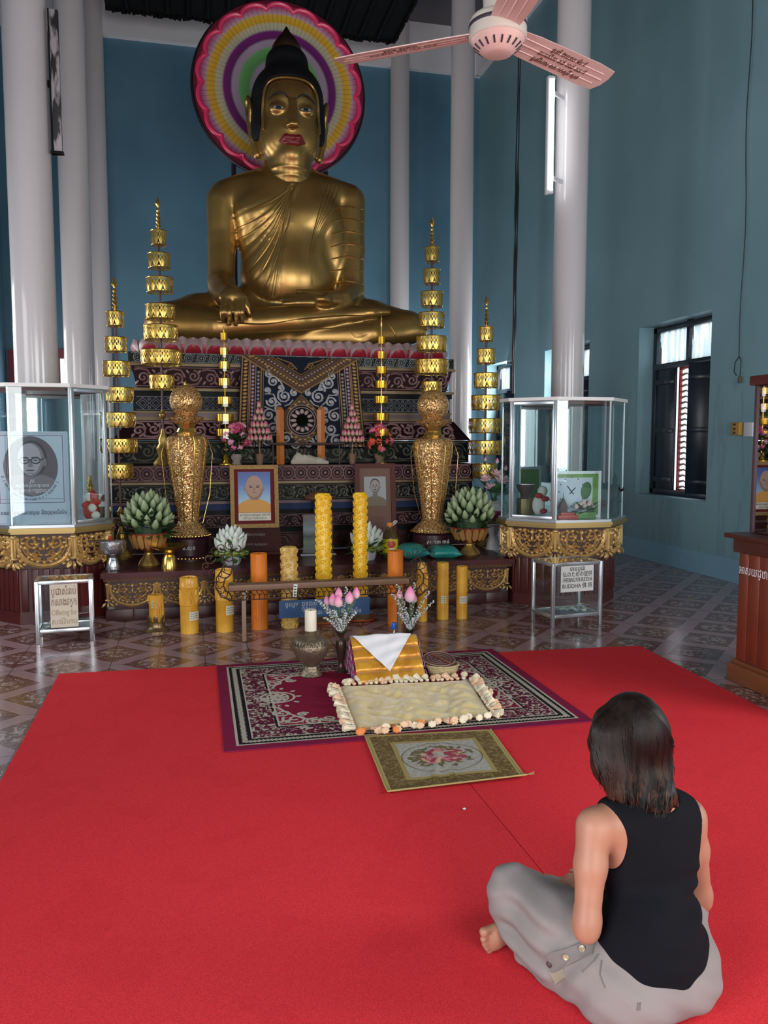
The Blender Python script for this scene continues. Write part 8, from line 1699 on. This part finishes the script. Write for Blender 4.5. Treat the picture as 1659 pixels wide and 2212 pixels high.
# arms
for (sh, el, ha, s) in ((shL, elL, haL, -1), (shR, elR, haR, 1)):
    up = sh * 0.62 + el * 0.38
    bd.chain([sh, up, el + (sh - el) * 0.08, el], [0.046, 0.041, 0.034, 0.030], 0.025); bd.chain([el, el * 0.6 + ha * 0.4, ha], [0.031, 0.034, 0.025], 0.015)
    # hand: palm, four fingers and a thumb, resting in the lap
    d = fv * 0.3 - rv * s * 0.95; d /= np.linalg.norm(d); sd = np.cross(zv, d); palm = ha + d * 0.045
    bd.cone(ha + d * 0.01, palm + d * 0.015, 0.022, 0.024, 0.02); bd.ell(palm, (0.040, 0.036, 0.014), 0.015, rz=math.atan2(d[1], d[0]))
    for k, (off, ln) in enumerate(((-0.030, 0.062), (-0.010, 0.072), (0.010, 0.068), (0.029, 0.052))):
        r0 = palm + d * 0.030 + sd * off * 0.9; bd.chain([r0, r0 + d * ln * 0.45 + zv * 0.004, r0 + d * ln * 0.80 - zv * 0.008, r0 + d * ln - zv * 0.018], [0.0095, 0.009, 0.0085, 0.0075], 0.004)
    t0 = palm - d * 0.01 - sd * s * 0.03; bd.chain([t0, t0 - sd * s * 0.028 + d * 0.022 + zv * 0.006, t0 - sd * s * 0.030 + d * 0.052 + zv * 0.002], [0.013, 0.0105, 0.0085], 0.008)
# legs folded (mostly inside the trousers) and the bare right foot under the left knee
anR = W(1132, 2020, 2.24); anR[2] = 0.055; anL = B(0.16, 0.40, 0.05)
bd.chain([hipL, knL], [0.080, 0.055], 0.03); bd.chain([knL, B(-0.05, 0.42, 0.10), anL], [0.052, 0.045, 0.034], 0.03)
bd.chain([hipR, knR], [0.080, 0.055], 0.03); bd.chain([knR, B(0.05, 0.36, 0.06), anR], [0.052, 0.045, 0.033], 0.03)
ft = lambda px, py, z, Y=2.25: np.array((*W(px, py, Y)[:2], z))
toe = W(1066, 2014, 2.19); toe[2] = 0.052; fd = toe - anR; fl2 = np.linalg.norm(fd); fd /= fl2; fs = np.cross(zv, fd); fs /= np.linalg.norm(fs); fa = math.atan2(fd[1], fd[0])
bd.ell(anR, (0.040, 0.034, 0.040), 0.02, rz=fa); bd.chain([anR, (anR + toe) / 2, toe - fd * 0.012], [0.036, 0.030, 0.026], 0.03); bd.ell(toe - fd * 0.010, (0.030, 0.022, 0.043), 0.02, rz=fa)
for k, (dz, l, r) in enumerate(((0.034, 0.040, 0.0150), (0.012, 0.042, 0.0110), (-0.006, 0.036, 0.0105), (-0.022, 0.028, 0.0100), (-0.035, 0.018, 0.0095))):
    b0 = toe + zv * dz; bd.chain([b0, b0 + fd * l * 0.55, b0 + fd * l], [r * 0.75, r * 0.75, r], 0.003)
lf = anL; ld = rv * 0.8 - fv * 0.5; ld /= np.linalg.norm(ld); bd.chain([lf, lf + ld * 0.10 - zv * 0.005, lf + ld * 0.17 - zv * 0.015], [0.033, 0.032, 0.022], 0.03)
for k in range(5): q = lf + ld * 0.17 + np.cross(zv, ld) * (0.03 - 0.014 * k) - zv * 0.015; bd.chain([q, q + ld * (0.030 - 0.003 * k)], [0.010, 0.009], 0.004)
bd.d[:, :, :2] = np.maximum(bd.d[:, :, :2], 0.002)
n = NB('skin'); n.b.inputs['Subsurface Weight'].default_value = 0.06; n.b.inputs['Subsurface Radius'].default_value = (0.02, 0.008, 0.005); n.b.inputs['Subsurface Scale'].default_value = 0.3
MSKIN = n.done(n.ramp(n.noise(6, 3), [(0.3, (0.32, 0.148, 0.094)), (0.7, (0.385, 0.188, 0.122))]), 0.48, 0, 0.35)
bd.mesh('body', MSKIN, per, 2)
for s in (-1, 1):
    b = MB(); b.ball(hf(s * 0.034, 0.0805, 0.014), (0.0095, 0.0075, 0.0075), 10, 8); e = b.build('eye', mat('eye_white', (0.7, 0.68, 0.65), 0.3), per); b = MB(); b.ball(hf(s * 0.034, 0.086, 0.013), (0.0045, 0.003, 0.0045), 8, 6); b.build('iris', mat('dark_iris', (0.03, 0.015, 0.01), 0.3), e)
    b = MB(); b.tube([hf(s * 0.018, 0.088, 0.034), hf(s * 0.034, 0.088, 0.040), hf(s * 0.052, 0.078, 0.035)], 0.003, 6); b.build('eyebrow', mat('brow_hair', (0.03, 0.015, 0.01), 0.7), per)
b = MB(); b.ball(hf(0, 0.0895, -0.058), (0.022, 0.006, 0.007), 12, 6); b.build('lips', mat('lip_skin', (0.45, 0.16, 0.13), 0.4), per)

# tank top
tt = Body(LO, HI, VOX); torso(tt, 0.0075); tt.ell(pel + np.array((0, 0, 0.020)), (0.158, 0.134, 0.17), 0.04, rz=th)
X, Yg, Zg = tt.axes()
fr = (X - pel[0]) * fv[0] + (Yg - pel[1]) * fv[1]; rr = (X - pel[0]) * rv[0] + (Yg - pel[1]) * rv[1]
wr = 0.0065 * np.sin(95 * Zg + 14 * rr + 2.2 * np.sin(17 * rr + 9 * Zg)) * np.exp(-((Zg - 0.24) / 0.10) ** 2) * np.clip(0.5 + 4 * rr, 0, 1.2) + 0.0030 * np.sin(60 * Zg - 30 * rr) * np.exp(-((Zg - 0.16) / 0.05) ** 2)
tt.d += wr.astype(np.float32)
tt.ell(W(1285, 1803, 1.945), (0.062, 0.20, 0.115), 0.006, rz=th, ry=-0.22, mode='sub'); tt.ell(W(1508, 1780, 1.975), (0.040, 0.20, 0.110), 0.006, rz=th, ry=0.18, mode='sub')
tt.ell(neck0 + zv * 0.025 - fv * 0.02, (0.070, 0.085, 0.045), 0.006, rz=th, mode='sub')
zh = float(W(1395, 2158, float(pel[1] + PB.y) - 0.135)[2]); tt.d = np.maximum(tt.d, (zh - 0.045 + 0.02 * fr + 0.10 * rr - Zg).astype(np.float32))
tt.mesh('tank_top', mat('black_jersey', (0.006, 0.0065, 0.009), 0.9, spec=0.10, bump=0.2, bscale=260), per, 2)

# trousers
tr = Body(LO, HI, VOX)
tr.ell(pel + np.array((0, 0, -0.025)), (0.172, 0.138, 0.10), 0.02, rz=th); tr.ell(B(-0.075, -0.05, 0.072), (0.105, 0.098, 0.080), 0.05); tr.ell(B(0.080, -0.045, 0.072), (0.102, 0.098, 0.080), 0.05)
tr.chain([B(-0.11, 0.02, 0.10), (hipL + knL) / 2 + zv * 0.005, knL], [0.108, 0.098, 0.068], 0.05); tr.chain([B(-0.14, -0.01, 0.065), (hipL + knL) / 2 - zv * 0.06 - rv * 0.0, knL - zv * 0.075 + rv * 0.02], [0.072, 0.070, 0.052], 0.06)
tr.chain([knL, knL * 0.5 + B(0.0, 0.42, 0.07) * 0.5 - zv * 0.02, B(0.05, 0.42, 0.06)], [0.064, 0.064, 0.052], 0.05); tr.cone(knL - zv * 0.06, B(-0.10, 0.30, 0.06), 0.062, 0.06, 0.05)
_k1, _k2, _k3 = W(1140, 2015, 2.13), W(1212, 2108, 2.03), W(1305, 2165, 1.95)
for _k in (_k1, _k2, _k3): _k[2] = 0.062
tr.chain([_k1, _k2, _k3], [0.055, 0.062, 0.066], 0.06)
tr.chain([hipR, (hipR + knR) / 2, knR], [0.115, 0.10, 0.075], 0.05); tr.chain([knR, B(0.05, 0.36, 0.065), B(-0.10, 0.33, 0.060)], [0.070, 0.065, 0.055], 0.04)
X, Yg, Zg = tr.axes()
ax = knL - hipL; al = np.linalg.norm(ax); ax = ax / al; sdv = np.cross(ax, zv)
tt_ = (X - hipL[0]) * ax[0] + (Yg - hipL[1]) * ax[1] + (Zg - hipL[2]) * ax[2]; uu = Zg
fold = 0.0075 * np.sin(85 * Zg + 22 * tt_ + 2.5 * np.sin(14 * tt_)) * np.clip((tt_ - 0.02) / 0.2, 0, 1) * np.clip((0.40 - tt_) / 0.1, 0, 1) + 0.005 * np.sin(70 * tt_ + 25 * Zg) * np.exp(-((tt_ - 0.06) / 0.07) ** 2) + 0.0022 * np.sin(55 * X + 80 * Zg)
tr.d += fold.astype(np.float32)
tr.d[:, :, :2] = np.maximum(tr.d[:, :, :2], 0.002)
MTR = mat('grey_cotton_twill', (0.235, 0.208, 0.202), 0.85, spec=0.15, bump=0.12, bscale=300, var=0.10, vscale=9)
tro = tr.mesh('trousers', MTR, per, 2)
from mathutils.bvhtree import BVHTree
tv = BVHTree.FromPolygons([v.co for v in tro.data.vertices], [p.vertices[:] for p in tro.data.polygons])
eyeP = Vector((0, 0, EYE)) - PB
def on_tr(px, py):
    h = tv.ray_cast(eyeP, Vector(ray(px, py))); return (h[0], h[1]) if h[0] is not None else (Vector(W(px, py, 2.0)), Vector((0, -1, 0)))
def stuck(name, poly, m, h=0.004, parent=per):
    pts = [on_tr(*q) for q in poly]; c, cn = on_tr(sum(q[0] for q in poly) / len(poly), sum(q[1] for q in poly) / len(poly)); n = len(poly); b = MB()
    vs = [c + cn * h] + [p + q * h for p, q in pts] + [p - q * 0.004 for p, q in pts]; b.add(vs, [[0, 1 + i, 1 + (i + 1) % n] for i in range(n)] + [[1 + i, 1 + n + i, 1 + n + (i + 1) % n, 1 + (i + 1) % n] for i in range(n)]); return b.build(name, m, parent, angle=50)
MTR2 = mat('shadow_grey_twill', (0.17, 0.15, 0.147), 0.85, spec=0.2)
def dense(poly, k=5):
    o = []
    for (a, c), (e, f) in zip(poly, poly[1:] + poly[:1]): o += [(a + (e - a) * i / k, c + (f - c) * i / k) for i in range(k)]
    return o
fl_ = stuck('pocket_flap', dense([(1186, 2062), (1222, 2050), (1258, 2038), (1286, 2040), (1280, 2062), (1236, 2082), (1194, 2100)]), MTR2, 0.008)
stuck('pocket_tab', dense([(1188, 2098), (1218, 2086), (1222, 2112), (1200, 2124)]), mat('khaki_tab', (0.26, 0.235, 0.17), 0.8), 0.005)
for (px, py), m in (((1224, 2064), mat('brass_button', (0.42, 0.36, 0.22), 0.4, 0.3)), ((1258, 2051), mat('brass_button', (0.42, 0.36, 0.22), 0.4, 0.3)), ((1190, 2080), mat('dark_button', (0.07, 0.05, 0.055), 0.4))):
    p, nn = on_tr(px, py); b = MB(); M = nn.to_track_quat('Z', 'Y').to_matrix(); prof = [(0.0085, 0.004), (0.0085, 0.0105), (0.007, 0.012), (0.005, 0.0108), (0.001, 0.0108)]; b.lathe(prof, 16); b.v = [M @ Vector(v) + p for v in b.v]; b.build('button', m, per)
for line in ([(1196, 2090), (1240, 2076), (1284, 2058)], [(1258, 2100), (1285, 2075), (1296, 2058)], [(1300, 2075), (1296, 2105), (1310, 2140)], [(1378, 2166), (1376, 2186)], [(1383, 2165), (1381, 2186)]):
    b = MB(); pts = []
    for (a, c), (e, f) in zip(line[:-1], line[1:]):
        for i in range(6): p, nn = on_tr(a + (e - a) * i / 6, c + (f - c) * i / 6); pts.append(p + nn * 0.0015)
    b.tube(pts, 0.0013, 6); b.build('seam', MTR2, per)

# hair: one smooth mass with fine strands laid over it
hr = Body((-0.34, -0.30, 0.34), (0.42, 0.28, 0.96), 0.0052)
hr.ell(hd + zv * 0.014 - fv * 0.004, (0.090, 0.106, 0.112), 0.02, rz=th)
hl = [W(1363, 1585, 1.98), W(1366, 1650, 1.965), W(1376, 1700, 1.93)]
for dx, r0, r1, r2 in ((-58, 0.036, 0.034, 0.018), (-42, 0.050, 0.046, 0.030), (-18, 0.060, 0.052, 0.034), (12, 0.062, 0.056, 0.036), (40, 0.052, 0.048, 0.034)):
    hr.chain([W(1363 + dx, 1585, 1.99), W(1368 + dx, 1650, 1.975), W(1382 + dx * 0.85, 1708, 1.935)], [r0, r1, r2], 0.03)
hr.chain([W(1388, 1690, 1.94), W(1415, 1728, 1.905), W(1440, 1748, 1.895)], [0.040, 0.028, 0.012], 0.03); hr.chain([W(1425, 1680, 1.95), W(1440, 1715, 1.92), W(1462, 1742, 1.91)], [0.030, 0.022, 0.008], 0.025); hr.chain([W(1335, 1680, 1.96), W(1328, 1712, 1.95), W(1318, 1722, 1.95)], [0.026, 0.016, 0.006], 0.02)
hr.chain([hf(-0.066, 0.045, 0.045), hf(-0.068, 0.058, -0.03), hf(-0.058, 0.050, -0.11), hf(-0.050, 0.035, -0.16)], [0.026, 0.028, 0.026, 0.014], 0.03)
hr.ell(hf(0.055, 0.165, -0.035), (0.040, 0.095, 0.10), 0.02, rz=th, mode='sub')
X, Yg, Zg = hr.axes(); an = np.arctan2((X - hd[0]) * rv[0] + (Yg - hd[1]) * rv[1], -((X - hd[0]) * fv[0] + (Yg - hd[1]) * fv[1]))
hr.d += (0.0010 * np.sin(46 * an + 7 * np.sin(9 * Zg)) + 0.0007 * np.sin(83 * an - 12 * Zg)).astype(np.float32)
def hair_mat():
    n = NB('dark_brown_hair'); mp = n.N.new('ShaderNodeMapping'); mp.inputs['Scale'].default_value = (70, 70, 4); n.K.new(n.tc.outputs['Object'], mp.inputs[0]); s = n.noise(1.0, 4, mp.outputs[0])
    x, y, z = n.xyz(); n.b.inputs['Anisotropic'].default_value = 0.4
    tip = n.m_('MULTIPLY', n.m_('GREATER_THAN', s, 0.5), n.m_('MINIMUM', n.m_('MAXIMUM', n.m_('MULTIPLY', n.m_('SUBTRACT', 0.70, z), 5.0), 0.0), 1.0))
    c = n.ramp(s, [(0.3, (0.004, 0.0022, 0.002)), (0.7, (0.015, 0.007, 0.0055))]); c = n.mix(n.m_('MULTIPLY', tip, 0.6), c, (0.115, 0.046, 0.026)); return n.done(c, 0.50, 0, 0.20)
MHR = hair_mat(); ho = hr.mesh('hair', MHR, per, 6)
hv = BVHTree.FromPolygons([v.co for v in ho.data.vertices], [p.vertices[:] for p in ho.data.polygons]); rn = random.Random(77); b = MB()
for i in range(560):
    u = rn.random(); top = (1342 + 30 * rn.random(), 1512 + 14 * rn.random()); end = (1300 + 155 * u + rn.uniform(-6, 6), 1682 + 52 * u + rn.uniform(-45, 18)); side = 1366 + (u - 0.5) * 255; pts = []
    for j in range(15):
        t = j / 14; a = (1 - t) ** 2; c = 2 * t * (1 - t); e = t * t; x = a * top[0] + c * side + e * end[0]; y = a * top[1] + c * 1560 + e * end[1]
        h = hv.ray_cast(eyeP, Vector(ray(x, y)))
        if h[0] is None: break
        pts.append(h[0] + h[1] * 0.0012)
    if len(pts) > 7 and all((p - q).length < 0.05 for p, q in zip(pts, pts[1:])):
        d = (pts[-1] - pts[-2]).normalized(); pts += [pts[-1] + d * 0.012 + Vector((0.003 * rn.uniform(-1, 1), -0.001, -0.004)), pts[-1] + d * 0.022 + Vector((0.006 * rn.uniform(-1, 1), -0.002, -0.010))]
        b.tube(pts, [0.0011] * (len(pts) - 2) + [0.0008, 0.0003], 4)
b.build('hair_strands', MHR, ho)
